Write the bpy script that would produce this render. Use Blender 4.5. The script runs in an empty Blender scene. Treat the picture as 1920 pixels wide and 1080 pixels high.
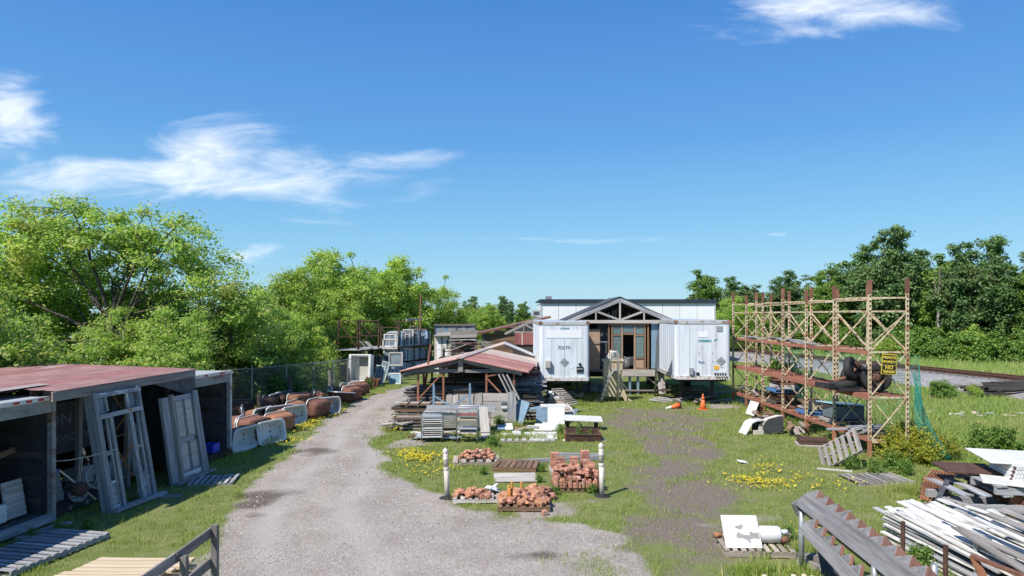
import bpy, math, random
import numpy as np
from mathutils import Vector, Matrix, Euler

random.seed(7)
SC = bpy.context.scene
COL = SC.collection

# ------------------------------------------------------------------ camera
CAM_H = 4.4
cd = bpy.data.cameras.new('camera')
cam = bpy.data.objects.new('camera', cd)
COL.objects.link(cam)
cam.location = (0, 0, CAM_H)
cam.rotation_euler = (math.radians(90), 0, 0)
cd.lens = 24
cd.sensor_width = 36
cd.shift_y = 50 / 1920
cd.clip_end = 6000
SC.camera = cam

# ------------------------------------------------------------------ sky and sun
SUN_DIR = Vector((-0.60, -0.60, 1.02)).normalized()      # towards the sun
SUN_EL = math.asin(SUN_DIR.z)
SUN_AZ = math.atan2(SUN_DIR.x, SUN_DIR.y)
w = bpy.data.worlds.new('World')
SC.world = w
w.use_nodes = True
wn, wl = w.node_tree.nodes, w.node_tree.links
wn.clear()


def wmath(op, a, b=None, c=None, clamp=False):
    n = wn.new('ShaderNodeMath')
    n.operation = op
    n.use_clamp = clamp
    for i, s in enumerate((a, b, c)):
        if s is None:
            continue
        if isinstance(s, (int, float)):
            n.inputs[i].default_value = s
        else:
            wl.new(s, n.inputs[i])
    return n.outputs[0]


sky = wn.new('ShaderNodeTexSky')
sky.sky_type = 'NISHITA'
sky.sun_disc = False
sky.sun_elevation = SUN_EL
sky.sun_rotation = SUN_AZ
sky.altitude = 100
sky.air_density = 1.0
sky.dust_density = 0.35
sky.ozone_density = 3.0
tc = wn.new('ShaderNodeTexCoord')
sep = wn.new('ShaderNodeSeparateXYZ')
wl.new(tc.outputs['Generated'], sep.inputs[0])
front = wmath('GREATER_THAN', sep.outputs[1], 0.05)
ys = wmath('MAXIMUM', sep.outputs[1], 0.05)
u0 = wmath('DIVIDE', sep.outputs[0], ys)
v0 = wmath('DIVIDE', sep.outputs[2], ys)
cmb = wn.new('ShaderNodeCombineXYZ')
wl.new(u0, cmb.inputs[0])
wl.new(wmath('MULTIPLY', v0, 3.4), cmb.inputs[1])
nz = wn.new('ShaderNodeTexNoise')
nz.inputs['Scale'].default_value = 6.5
nz.inputs['Detail'].default_value = 9
nz.inputs['Roughness'].default_value = 0.62
nz.inputs['Distortion'].default_value = 0.6
wl.new(cmb.outputs[0], nz.inputs['Vector'])
nw = wn.new('ShaderNodeTexNoise')
nw.inputs['Scale'].default_value = 3.2
nw.inputs['Detail'].default_value = 6
wl.new(cmb.outputs[0], nw.inputs['Vector'])
sw = wn.new('ShaderNodeSeparateColor')
wl.new(nw.outputs['Color'], sw.inputs[0])
u = wmath('ADD', u0, wmath('MULTIPLY', wmath('SUBTRACT', sw.outputs[0], 0.5), 0.24))
v = wmath('ADD', v0, wmath('MULTIPLY', wmath('SUBTRACT', sw.outputs[1], 0.5), 0.11))
total = None
# the clouds: centre and half-size as tangents of azimuth and height, then density
for cx, cy, rx, ry, k in (
        (-0.430, 0.205, 0.36, 0.050, 1.0), (-0.430, 0.240, 0.14, 0.060, 1.0), (-0.30, 0.232, 0.11, 0.035, .8), (-0.22, 0.215, 0.19, 0.030, .75),
        (-0.62, 0.205, 0.20, 0.045, .9), (-0.745, 0.300, 0.080, 0.065, 1.05), (-0.80, 0.26, 0.12, 0.05, .8),
        (0.48, 0.452, 0.21, 0.050, 1.15), (0.36, 0.455, 0.10, 0.03, .7), (0.10, 0.106, 0.17, 0.011, .62), (-0.05, 0.100, 0.13, 0.008, .5),
        (-0.375, 0.088, 0.075, 0.011, .7), (0.355, 0.104, 0.026, 0.008, .85), (-0.025, 0.266, 0.024, 0.012, .5),
        (0.235, 0.332, 0.045, 0.018, .35), (-0.33, 0.13, 0.2, 0.012, .4),
        (1.5, 0.35, 0.35, 0.06, .8), (-1.6, 0.45, 0.4, 0.07, .9)):
    a = wmath('DIVIDE', wmath('SUBTRACT', u, cx), rx)
    b = wmath('DIVIDE', wmath('SUBTRACT', v, cy), ry)
    d = wmath('SQRT', wmath('ADD', wmath('MULTIPLY', a, a), wmath('MULTIPLY', b, b)))
    m = wmath('MULTIPLY', wmath('SUBTRACT', 1.25, d, clamp=True), k)
    total = m if total is None else wmath('MAXIMUM', total, m)
dens = wmath('ADD', total, wmath('MULTIPLY', wmath('SUBTRACT', nz.outputs['Fac'], 0.60), 2.1))
mr = wn.new('ShaderNodeMapRange')
mr.interpolation_type = 'SMOOTHSTEP'
mr.inputs['From Min'].default_value = 0.05
mr.inputs['From Max'].default_value = 1.30
wl.new(dens, mr.inputs['Value'])
gate = wmath('MULTIPLY', wmath('GREATER_THAN', total, 0.001), front)
cmask = wmath('MULTIPLY', wmath('MULTIPLY', mr.outputs[0], gate), 0.92)
# clear-summer tint of the sky by height above the horizon, the same all round
elev = wn.new('ShaderNodeValToRGB')
for e_ in range(3):
    elev.color_ramp.elements.new(.5)
for e_, (p_, c_) in zip(elev.color_ramp.elements, ((0.0, (2.15, 3.85, 4.75)), (0.10, (1.30, 3.10, 4.70)), (0.24, (.58, 2.02, 4.35)), (0.42, (.30, 1.36, 3.85)), (1.0, (.25, .95, 3.0)))):
    e_.position = p_
    e_.color = (*c_, 1)
wl.new(sep.outputs[2], elev.inputs[0])
hsv = wn.new('ShaderNodeMix')
hsv.data_type = 'RGBA'
hsv.inputs['Factor'].default_value = 0.85
wl.new(sky.outputs[0], hsv.inputs['A'])
wl.new(elev.outputs[0], hsv.inputs['B'])
mix = wn.new('ShaderNodeMix')
mix.data_type = 'RGBA'
wl.new(cmask, mix.inputs['Factor'])
wl.new(hsv.outputs['Result'], mix.inputs['A'])
mix.inputs['B'].default_value = (6.0, 6.35, 6.8, 1)
bg = wn.new('ShaderNodeBackground')
bg.inputs['Strength'].default_value = 0.12
wl.new(mix.outputs['Result'], bg.inputs['Color'])
wo = wn.new('ShaderNodeOutputWorld')
wl.new(bg.outputs[0], wo.inputs[0])

sd = bpy.data.lights.new('sun', 'SUN')
sd.energy = 4.5
sd.angle = math.radians(0.5)
sd.color = (1.0, 0.955, 0.88)
sun = bpy.data.objects.new('sun', sd)
COL.objects.link(sun)
sun.rotation_euler = SUN_DIR.to_track_quat('Z', 'Y').to_euler()
sun.location = (-30, -10, 40)

SC.view_settings.view_transform = 'Standard'
SC.view_settings.look = 'None'
SC.view_settings.exposure = 0.6
SC.view_settings.gamma = 1.0
SC.render.engine = 'CYCLES'
SC.cycles.max_bounces = 6
SC.cycles.transparent_max_bounces = 8

# ------------------------------------------------------------------ helpers
FOC, HZN = 1280.0, 590.0
R = math.radians
V = Vector


def G(px, py, z=0.0):
    """ground point (height z) for a sight line of the survey photo"""
    Y = (CAM_H - z) * FOC / (py - HZN)
    return V(((px - 960) / FOC * Y, Y, z))


def P(px, py, Y):
    return V(((px - 960) / FOC * Y, Y, CAM_H - (py - HZN) / FOC * Y))


def frame(d, up=(0, 0, 1)):
    x = V(d).normalized()
    u_ = V(up)
    if abs(x.dot(u_.normalized())) > 0.99:
        u_ = V((0, 1, 0)) if abs(x.y) < .9 else V((1, 0, 0))
    y = u_.cross(x).normalized()
    z = x.cross(y)
    return Matrix((x, y, z)).transposed()


class MB:
    def __init__(s):
        s.v = []
        s.f = []

    def add(s, vs, fs):
        o = len(s.v)
        s.v += [tuple(p) for p in vs]
        s.f += [tuple(i + o for i in f) for f in fs]
        return s

    def box(s, c, d, rot=None):
        x, y, z = d[0] / 2, d[1] / 2, d[2] / 2
        vs = [V((a, b, e)) for a in (-x, x) for b in (-y, y) for e in (-z, z)]
        if rot is not None:
            m = rot if isinstance(rot, Matrix) else Euler(rot).to_matrix()
            vs = [m @ p for p in vs]
        c = V(c)
        return s.add([p + c for p in vs], [(0, 1, 3, 2), (4, 6, 7, 5), (0, 4, 5, 1), (2, 3, 7, 6), (0, 2, 6, 4), (1, 5, 7, 3)])

    def beam(s, p0, p1, w, h, up=(0, 0, 1)):
        p0, p1 = V(p0), V(p1)
        return s.box((p0 + p1) / 2, ((p1 - p0).length, w, h), frame(p1 - p0, up))

    def tube(s, p0, p1, r0, r1=None, n=8, cap=True):
        return s.path([p0, p1], [r0, r0 if r1 is None else r1], n, cap)

    def path(s, pts, r, n=8, cap=True, closed=False):
        pts = [V(p) for p in pts]
        k = len(pts)
        rr = r if isinstance(r, (list, tuple)) else [r] * k
        o = len(s.v)
        for i, p in enumerate(pts):
            a = pts[(i - 1) % k] if closed else pts[max(i - 1, 0)]
            b = pts[(i + 1) % k] if closed else pts[min(i + 1, k - 1)]
            m = frame(b - a)
            for j in range(n):
                t = 2 * math.pi * j / n
                s.v.append(tuple(p + m @ V((0, math.cos(t) * rr[i], math.sin(t) * rr[i]))))
        for i in range(k if closed else k - 1):
            i2 = (i + 1) % k
            for j in range(n):
                j2 = (j + 1) % n
                s.f.append((o + i * n + j, o + i * n + j2, o + i2 * n + j2, o + i2 * n + j))
        if cap and not closed:
            s.f.append(tuple(o + j for j in range(n))[::-1])
            s.f.append(tuple(o + (k - 1) * n + j for j in range(n)))
        return s

    def prism(s, poly, off):
        n = len(poly)
        off = V(off)
        a = [V(p) for p in poly]
        return s.add(a + [p + off for p in a], [tuple(range(n))[::-1], tuple(range(n, 2 * n))] + [(i, (i + 1) % n, (i + 1) % n + n, i + n) for i in range(n)])

    def lathe(s, prof, n=16, c=(0, 0, 0), m=None, cap=True):
        o = len(s.v)
        c = V(c)
        for r, z in prof:
            for j in range(n):
                t = 2 * math.pi * j / n
                p = V((r * math.cos(t), r * math.sin(t), z))
                if m is not None:
                    p = m @ p
                s.v.append(tuple(p + c))
        for i in range(len(prof) - 1):
            for j in range(n):
                j2 = (j + 1) % n
                s.f.append((o + i * n + j, o + i * n + j2, o + (i + 1) * n + j2, o + (i + 1) * n + j))
        if cap:
            s.f.append(tuple(o + j for j in range(n))[::-1])
            s.f.append(tuple(o + (len(prof) - 1) * n + j for j in range(n)))
        return s

    def mesh(s, name, mat, smooth=False):
        me = bpy.data.meshes.new(name)
        me.from_pydata(s.v, [], s.f)
        if mat:
            me.materials.append(mat)
        if smooth:
            me.polygons.foreach_set('use_smooth', [True] * len(me.polygons))
        me.update()
        return me

    def build(s, name, mat, parent=None, smooth=False, world=True):
        return link(name, s.mesh(name, mat, smooth), parent, world)


def link(name, me, parent=None, world=False, M4=None):
    o = bpy.data.objects.new(name, me)
    COL.objects.link(o)
    if parent is not None:
        o.parent = parent
        if world:
            o.matrix_parent_inverse = parent.matrix_basis.inverted()
    if M4 is not None:
        o.matrix_basis = M4
    return o


_groups = None


def tag(o, label, cat, group=None, kind=None):
    if label:
        o['label'] = label
    if cat:
        o['category'] = cat
    if group:
        o['group'] = group
    if kind or cat:
        o['kind'] = kind or 'thing'
    return o


def thing(name, label, cat, loc=(0, 0, 0), rz=0.0, group=None, rot=None):
    o = bpy.data.objects.new(name, None)
    COL.objects.link(o)
    o.empty_display_size = .2
    o.location = loc
    o.rotation_euler = rot if rot is not None else (0, 0, rz)
    o.matrix_basis = Matrix.LocRotScale(V(loc), Euler(o.rotation_euler), None)
    return tag(o, label, cat, group)


def copy_tree(o, parent=None):
    c = o.copy()
    COL.objects.link(c)
    if parent is not None:
        c.parent = parent
    for ch in KIDS(o):
        copy_tree(ch, c)
    return c


def KIDS(o):
    return [x for x in bpy.data.objects if x.parent == o]


_boxes = {}


def boxmesh(l, w_, t, mat, cham=0.0):
    key = (round(l, 2), round(w_, 3), round(t, 3), mat.name, round(cham, 3))
    if key in _boxes:
        return _boxes[key]
    l, w_, t = key[0], key[1], key[2]
    m = MB()
    if cham <= 0 and l > .9 and t <= .07 and w_ <= .4:
        rb_ = random.Random(hash((key[0], key[1], key[2])) & 0xffff)
        bow, sweep, tw = rb_.uniform(-.007, .007) * l, rb_.uniform(-.004, .004) * l, rb_.uniform(-.05, .05)
        sk = [rb_.uniform(-.12, .12) * w_, rb_.uniform(-.12, .12) * w_]
        ns = 4
        for i in range(ns + 1):
            f = i / ns * 2 - 1
            for sy, sz in ((-1, -1), (1, -1), (1, 1), (-1, 1)):
                y_, z_ = sy * w_ / 2, sz * t / 2
                a_ = tw * f
                x_ = f * l / 2 + (sk[0] * sy if i == 0 else sk[1] * sy if i == ns else 0)
                m.v.append((x_, y_ * math.cos(a_) - z_ * math.sin(a_) + sweep * (1 - f * f), y_ * math.sin(a_) + z_ * math.cos(a_) + bow * (1 - f * f)))
        for i in range(ns):
            for j in range(4):
                j2 = (j + 1) % 4
                m.f.append((i * 4 + j, i * 4 + j2, i * 4 + 4 + j2, i * 4 + 4 + j))
        m.f.append((3, 2, 1, 0))
        m.f.append(tuple(ns * 4 + j for j in range(4)))
        # faces above run clockwise seen from outside
        m.f = [f_[::-1] for f_ in m.f]
    elif cham <= 0:
        m.box((0, 0, 0), (l, w_, t))
    else:
        c = min(cham, t * .45, w_ * .45, l * .45)
        hx, hy, hz = l / 2, w_ / 2, t / 2
        vs = []
        idx = {}
        for sx in (-1, 1):
            for sy in (-1, 1):
                for sz in (-1, 1):
                    for ax in range(3):
                        p = [sx * hx, sy * hy, sz * hz]
                        for k in range(3):
                            if k != ax:
                                p[k] -= (sx, sy, sz)[k] * c
                        idx[(sx, sy, sz, ax)] = len(vs)
                        vs.append(p)
        fs = []
        for ax in range(3):
            for sg in (-1, 1):
                o1, o2 = [k for k in range(3) if k != ax]
                q = []
                for a, b in ((-1, -1), (1, -1), (1, 1), (-1, 1)):
                    s3 = [0, 0, 0]
                    s3[ax] = sg
                    s3[o1] = a
                    s3[o2] = b
                    q.append(idx[(s3[0], s3[1], s3[2], ax)])
                fs.append(q)
        for ax in range(3):
            o1, o2 = [k for k in range(3) if k != ax]
            for a in (-1, 1):
                for b in (-1, 1):
                    q = []
                    for e, axx in ((-1, o1), (-1, o2), (1, o2), (1, o1)):
                        s3 = [0, 0, 0]
                        s3[ax] = e
                        s3[o1] = a
                        s3[o2] = b
                        q.append(idx[(s3[0], s3[1], s3[2], axx)])
                    fs.append(q)
        for sx in (-1, 1):
            for sy in (-1, 1):
                for sz in (-1, 1):
                    fs.append([idx[(sx, sy, sz, k)] for k in range(3)])
        m.add(vs, fs)
        import bmesh
        me = m.mesh('piece', mat)
        bm = bmesh.new()
        bm.from_mesh(me)
        bmesh.ops.recalc_face_normals(bm, faces=bm.faces)
        bm.to_mesh(me)
        bm.free()
        _boxes[key] = me
        return me
    _boxes[key] = m.mesh('piece', mat)
    return _boxes[key]


def bar(name, p0, p1, w_, t, mat, parent=None, up=(0, 0, 1), cham=0.0):
    """one straight piece of w_ x t from p0 to p1 (in the parent's space), grain along its length"""
    p0, p1 = V(p0), V(p1)
    me = boxmesh((p1 - p0).length, w_, t, mat, cham)
    return link(name, me, parent, False, Matrix.Translation((p0 + p1) / 2) @ frame(p1 - p0, up).to_4x4())


def slab(name, c, size, mat, parent=None, rot=(0, 0, 0), cham=0.0):
    return link(name, boxmesh(size[0], size[1], size[2], mat, cham), parent, False, Matrix.Translation(V(c)) @ Euler(rot).to_matrix().to_4x4())


# ------------------------------------------------------------------ materials
def new_mat(name):
    m = bpy.data.materials.new(name)
    m.use_nodes = True
    nt = m.node_tree
    return m, nt.nodes, nt.links, nt.nodes['Principled BSDF']


def nnoise(N, L, vec, scale, detail=5, rough=.6):
    n = N.new('ShaderNodeTexNoise')
    n.inputs['Scale'].default_value = scale
    n.inputs['Detail'].default_value = detail
    n.inputs['Roughness'].default_value = rough
    L.new(vec, n.inputs['Vector'])
    return n


def nramp(N, L, fac, stops):
    r = N.new('ShaderNodeValToRGB')
    while len(r.color_ramp.elements) < len(stops):
        r.color_ramp.elements.new(.5)
    for e, (p, c) in zip(r.color_ramp.elements, stops):
        e.position = p
        e.color = (*c, 1) if len(c) == 3 else c
    L.new(fac, r.inputs[0])
    return r


def nmix(N, L, fac, a, b, mode='MIX'):
    m = N.new('ShaderNodeMix')
    m.data_type = 'RGBA'
    m.blend_type = mode
    for s, val in ((m.inputs['Factor'], fac), (m.inputs['A'], a), (m.inputs['B'], b)):
        if isinstance(val, (int, float)):
            s.default_value = val
        elif isinstance(val, (tuple, list)):
            s.default_value = (*val, 1)
        else:
            L.new(val, s)
    return m.outputs['Result']


def surf(name, c1, c2, rough=.8, metal=0.0, scale=3.0, stretch=(1, 1, 1), bump=.3, bscale=25, objvar=.25,
         patch=None, pscale=2.5, pth=.55, psoft=.06, spec=.4, pstretch=None):
    """weathered surface: two base tones in noise, optional patches (rust, bare wood, lichen, painted leaf shade) with a shape of their own, per-piece variation"""
    m, N, L, B = new_mat(name)
    t = N.new('ShaderNodeTexCoord')
    oi = N.new('ShaderNodeObjectInfo')
    mp = N.new('ShaderNodeMapping')
    mp.inputs['Scale'].default_value = stretch
    sc = N.new('ShaderNodeVectorMath')
    sc.operation = 'SCALE'
    sc.inputs[0].default_value = (37.0, 21.0, 13.0)
    L.new(oi.outputs['Random'], sc.inputs['Scale'])
    L.new(t.outputs['Object'], mp.inputs['Vector'])
    L.new(sc.outputs[0], mp.inputs['Location'])
    n1 = nnoise(N, L, mp.outputs[0], scale, 7, .65)
    r1 = nramp(N, L, n1.outputs['Fac'], [(.3, c1), (.7, c2)])
    col = r1.outputs[0]
    if patch:
        mp2 = mp
        if pstretch:
            mp2 = N.new('ShaderNodeMapping')
            mp2.inputs['Scale'].default_value = pstretch
            L.new(t.outputs['Object'], mp2.inputs['Vector'])
            L.new(sc.outputs[0], mp2.inputs['Location'])
        n2 = nnoise(N, L, mp2.outputs[0], pscale, 8, .68)
        r2 = nramp(N, L, n2.outputs['Fac'], [(pth - psoft, (0, 0, 0)), (pth + psoft, (1, 1, 1))])
        col = nmix(N, L, r2.outputs[0], col, patch)
    if objvar:
        h = N.new('ShaderNodeHueSaturation')
        mr_ = N.new('ShaderNodeMapRange')
        mr_.inputs['To Min'].default_value = 1 - objvar
        mr_.inputs['To Max'].default_value = 1 + objvar
        L.new(oi.outputs['Random'], mr_.inputs['Value'])
        L.new(mr_.outputs[0], h.inputs['Value'])
        L.new(col, h.inputs['Color'])
        col = h.outputs[0]
    L.new(col, B.inputs['Base Color'])
    B.inputs['Roughness'].default_value = rough
    B.inputs['Metallic'].default_value = metal
    B.inputs['Specular IOR Level'].default_value = spec
    if bump:
        n3 = nnoise(N, L, mp.outputs[0], bscale, 4, .6)
        bp = N.new('ShaderNodeBump')
        bp.inputs['Strength'].default_value = bump
        bp.inputs['Distance'].default_value = .02
        L.new(n3.outputs['Fac'], bp.inputs['Height'])
        L.new(bp.outputs[0], B.inputs['Normal'])
    return m


LONG = (.12, 1.6, 1.6)
M = {}
M['wood_grey'] = surf('weathered_grey_wood', (.13, .115, .105), (.33, .30, .27), .9, 0, 9, LONG, .4, 18, .3)
M['wood_pale'] = surf('pale_weathered_wood', (.30, .27, .24), (.50, .46, .42), .9, 0, 9, LONG, .4, 18, .2)
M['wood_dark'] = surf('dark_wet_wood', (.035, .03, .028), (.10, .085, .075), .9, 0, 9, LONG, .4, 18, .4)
M['wood_brown'] = surf('brown_wood', (.13, .075, .045), (.26, .16, .095), .85, 0, 9, LONG, .3, 18, .3)
M['wood_new'] = surf('fresh_pine', (.52, .39, .25), (.66, .53, .37), .75, 0, 8, LONG, .2, 18, .12)
M['wood_pallet'] = surf('pallet_wood', (.21, .175, .145), (.42, .36, .30), .9, 0, 9, LONG, .4, 18, .3)
M['wood_orange'] = surf('orange_stained_wood', (.42, .17, .035), (.56, .26, .06), .6, 0, 9, LONG, .2, 18, .15)
M['wood_white'] = surf('flaking_white_wood', (.54, .53, .50), (.74, .73, .70), .8, 0, 6, LONG, .3, 20, .12, (.30, .27, .24), 5, .55, .06, .4, (.35, 2.5, 2.5))
M['wood_blue'] = surf('blue_pallet_paint', (.05, .14, .33), (.10, .22, .45), .8, 0, 9, LONG, .3, 18, .2, (.2, .17, .15), 5, .6)
M['wood_silver'] = surf('silver_grey_planks', (.16, .16, .165), (.40, .40, .41), .9, 0, 8, LONG, .5, 16, .2)
M['white_enamel'] = surf('white_enamel', (.58, .58, .55), (.72, .72, .70), .22, 0, 3, (1, 1, 1), .03, 30, .06, (.34, .25, .17), 3, .68, .06)
M['white_slab'] = surf('white_stone', (.50, .49, .465), (.66, .65, .62), .5, 0, 4, (1, 1, 1), .1, 30, .06, (.50, .47, .43), 3.5, .66, .05)
M['pink_stone'] = surf('pinkish_stone', (.42, .33, .29), (.58, .49, .44), .8, 0, 6, (1, 1, 1), .3, 30, .2)
M['grey_stone'] = surf('grey_stone', (.16, .17, .19), (.30, .31, .33), .7, 0, 5, (1, 1, 1), .3, 30, .2)
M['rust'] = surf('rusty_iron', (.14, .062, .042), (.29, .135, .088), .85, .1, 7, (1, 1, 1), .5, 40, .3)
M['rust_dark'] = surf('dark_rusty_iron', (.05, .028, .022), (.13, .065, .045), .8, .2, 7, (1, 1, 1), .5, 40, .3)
M['rust_orange'] = surf('orange_rust', (.24, .10, .052), (.38, .175, .095), .9, .05, 6, (1, 1, 1), .5, 40, .2)
M['rack_paint'] = surf('rack_cream_paint', (.50, .42, .27), (.60, .52, .36), .65, 0, 6, (1, 1, 1), .3, 40, .1, (.34, .15, .075), 5.5, .54, .06)
M['rack_rust'] = surf('rack_rusty_beam', (.24, .085, .055), (.36, .15, .10), .85, 0, 6, (1, 1, 1), .4, 40, .15, (.50, .40, .30), 6, .68, .03)
M['steel'] = surf('galvanised_steel', (.30, .32, .34), (.46, .48, .50), .45, .55, 8, (1, 1, 1), .1, 40, .15)
M['steel_blue'] = surf('blue_grey_frame_paint', (.13, .21, .28), (.21, .31, .40), .6, .1, 8, (1, 1, 1), .2, 40, .1, (.20, .12, .08), 7, .66)
M['stainless'] = surf('stained_stainless', (.38, .36, .32), (.55, .54, .51), .38, .6, 3, (1, 1, 3), .1, 30, .05, (.28, .17, .08), 1.6, .6, .12)
M['alu'] = surf('aluminium', (.55, .56, .57), (.68, .69, .70), .4, .5, 6, (1, 1, 1), .05, 30, .1)
M['black_rubber'] = surf('tyre_rubber', (.012, .012, .013), (.035, .034, .033), .8, 0, 8, (1, 1, 1), .3, 30, .1)
M['black_metal'] = surf('black_paint_metal', (.015, .016, .018), (.05, .05, .052), .55, .2, 6, (1, 1, 1), .2, 30, .2, (.12, .05, .03), 6, .66)
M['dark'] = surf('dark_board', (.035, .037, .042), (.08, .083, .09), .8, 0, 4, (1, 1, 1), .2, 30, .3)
M['trailer'] = surf('trailer_white_paint', (.60, .645, .70), (.67, .71, .755), .38, 0, 1.2, (1, 1, .25), .03, 6, .03, (.40, .42, .44), 1.3, .62, .14, .5, (2.2, 2.2, .22))
M['trailer_rail'] = surf('trailer_rail', (.42, .42, .41), (.55, .54, .52), .5, .3, 5, (1, 1, 1), .1, 30, .1, (.25, .14, .09), 4, .58)
M['rust_white'] = surf('chipped_white_rust', (.50, .48, .46), (.62, .60, .57), .7, 0, 5, (1, 1, 1), .4, 40, 0, (.22, .10, .06), 6, .56, .05)
M['header_paint'] = surf('grey_header_paint', (.20, .20, .19), (.32, .31, .29), .7, 0, 4, (1, 1, 1), .3, 40, .05, (.16, .075, .045), 2.2, .58, .08, .4, (.7, 1, 2.5))
M['wood_string'] = surf('grey_stair_wood', (.085, .083, .085), (.235, .23, .23), .85, 0, 8, LONG, .5, 16, .1)
M['roof_red'] = surf('red_brown_roof', (.23, .098, .085), (.37, .175, .152), .6, .1, 1.6, (1, 1, 1), .2, 30, .1, (.56, .47, .42), 1.1, .62, .03, .4, (.28, 1.6, 1))
M['roof_salmon'] = surf('leaf_shaded_roof', (.26, .125, .11), (.43, .245, .215), .6, .1, 1.6, (1, 1, 1), .2, 30, .12, (.17, .09, .08), 1.0, .60, .05, .4, (.22, 2.2, 1))  # dark stretched streaks are leaf shadows painted into the sheet colour
M['roof_pale'] = surf('bleached_roof_sheet', (.33, .26, .23), (.46, .38, .34), .55, .2, 1.6, (1, 1, 1), .2, 30, .08, (.33, .15, .12), 1.2, .60, .05, .4, (.3, 1.6, 1))
M['roof_grey'] = surf('grey_roof_sheet', (.36, .37, .38), (.52, .53, .54), .5, .3, 2, (1, 1, 1), .2, 30, .1, (.30, .14, .10), 1.5, .66, .05)
M['siding_red'] = surf('red_siding', (.20, .07, .065), (.28, .10, .09), .7, 0, 3, (1, 1, 1), .2, 30, .1)
M['siding_white'] = surf('warehouse_panel', (.70, .71, .72), (.75, .76, .77), .5, 0, .8, (1, 1, .3), .02, 10, .02)
M['dark_trim'] = surf('dark_blue_trim', (.018, .026, .040), (.03, .04, .055), .5, 0, 2, (1, 1, 1), .05, 20, .1)
M['brick'] = surf('reclaimed_brick', (.30, .122, .078), (.47, .232, .165), .92, 0, 7, (1, 1, 1), .6, 30, .28, (.52, .40, .34), 6, .62, .06)
M['brick_orange'] = surf('orange_clay', (.38, .17, .09), (.52, .28, .17), .9, 0, 6, (1, 1, 1), .5, 30, .22, (.30, .12, .08), 5, .62, .06)
M['pvc'] = surf('dirty_pvc', (.46, .40, .34), (.66, .61, .55), .5, 0, 3, (1, 1, .6), .05, 30, .05)
M['cone'] = surf('cone_orange', (.72, .13, .035), (.82, .19, .06), .55, 0, 5, (1, 1, 1), .1, 30, .05)
M['cone_white'] = surf('cone_sleeve', (.68, .62, .58), (.78, .73, .70), .5, 0, 5, (1, 1, 1), .1, 30, .05)
M['plastic_blue'] = surf('blue_plastic', (.012, .045, .42), (.02, .07, .55), .4, 0, 4, (1, 1, 1), .05, 30, .05)
M['glass_dark'] = surf('dirty_pane', (.10, .13, .15), (.20, .24, .27), .12, 0, 3, (1, 1, 1), .02, 20, .2)
M['glass_blue'] = surf('blue_pane', (.20, .32, .42), (.30, .44, .54), .15, 0, 1.5, (1, 1, 1), .02, 20, .1)
M['tan_paint'] = surf('tan_duct_paint', (.40, .34, .22), (.52, .45, .31), .55, .1, 3, (1, 1, .5), .1, 30, .05, (.30, .16, .10), 3, .62)
M['plywood'] = surf('plywood', (.28, .185, .125), (.38, .26, .18), .85, 0, 5, (1, 1, .2), .2, 30, .05)
M['tarp_blue'] = surf('light_blue_lid', (.30, .52, .62), (.40, .62, .70), .4, 0, 3, (1, 1, 1), .05, 30, .05)
M['tarp'] = surf('pale_blue_tarp', (.22, .28, .36), (.40, .46, .54), .6, 0, 5, (1, 1, 1), .6, 9, .1)
M['sign_yellow'] = surf('sign_yellow', (.58, .44, .04), (.66, .50, .06), .5, 0, 3, (1, 1, 1), 0, 30, 0)
M['sign_black'] = surf('sign_black', (.012, .012, .012), (.02, .02, .02), .5, 0, 3, (1, 1, 1), 0, 30, 0)
M['ink'] = surf('grey_lettering', (.10, .11, .13), (.16, .17, .19), .6, 0, 5, (1, 1, 1), 0, 30, 0)
M['ink_teal'] = surf('teal_lettering', (.03, .22, .25), (.06, .30, .32), .6, 0, 5, (1, 1, 1), 0, 30, 0)
M['ink_blue'] = surf('blue_lettering', (.08, .10, .30), (.12, .14, .36), .6, 0, 5, (1, 1, 1), 0, 30, 0)
M['tape_red'] = surf('red_tape', (.45, .02, .03), (.55, .04, .05), .4, 0, 5, (1, 1, 1), 0, 30, 0)
M['tape_white'] = surf('white_tape', (.65, .65, .66), (.72, .72, .73), .4, 0, 5, (1, 1, 1), 0, 30, 0)
M['net'] = surf('green_net', (.015, .24, .19), (.03, .34, .28), .6, 0, 5, (1, 1, 1), 0, 30, 0)
M['wire'] = surf('fence_wire', (.26, .28, .28), (.40, .42, .42), .5, .5, 5, (1, 1, 1), 0, 30, 0)
M['rope'] = surf('rope', (.45, .40, .32), (.55, .50, .42), .9, 0, 5, (1, 1, 1), .2, 60, 0)
M['bark'] = surf('bark', (.04, .034, .028), (.13, .108, .085), .95, 0, 6, (1, 1, .3), .7, 14, .2)
M['bark_pale'] = surf('pale_bark', (.22, .20, .17), (.36, .33, .29), .95, 0, 6, (1, 1, .3), .5, 14, .2)
M['stained_glass'] = surf('leaded_glass', (.03, .06, .07), (.20, .28, .27), .12, 0, 22, (1, 1, 1), .1, 20, .1)
M['box_grey'] = surf('beige_grey_box', (.36, .35, .31), (.44, .43, .39), .6, 0, 4, (1, 1, 1), .05, 30, .05)
M['placard'] = surf('placard_grey', (.30, .32, .34), (.42, .44, .45), .45, .4, 12, (1, 1, 6), .1, 30, .05)
M['orange_sticker'] = surf('orange_sticker', (.68, .36, .05), (.74, .42, .07), .5, 0, 3, (1, 1, 1), 0, 30, 0)


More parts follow.
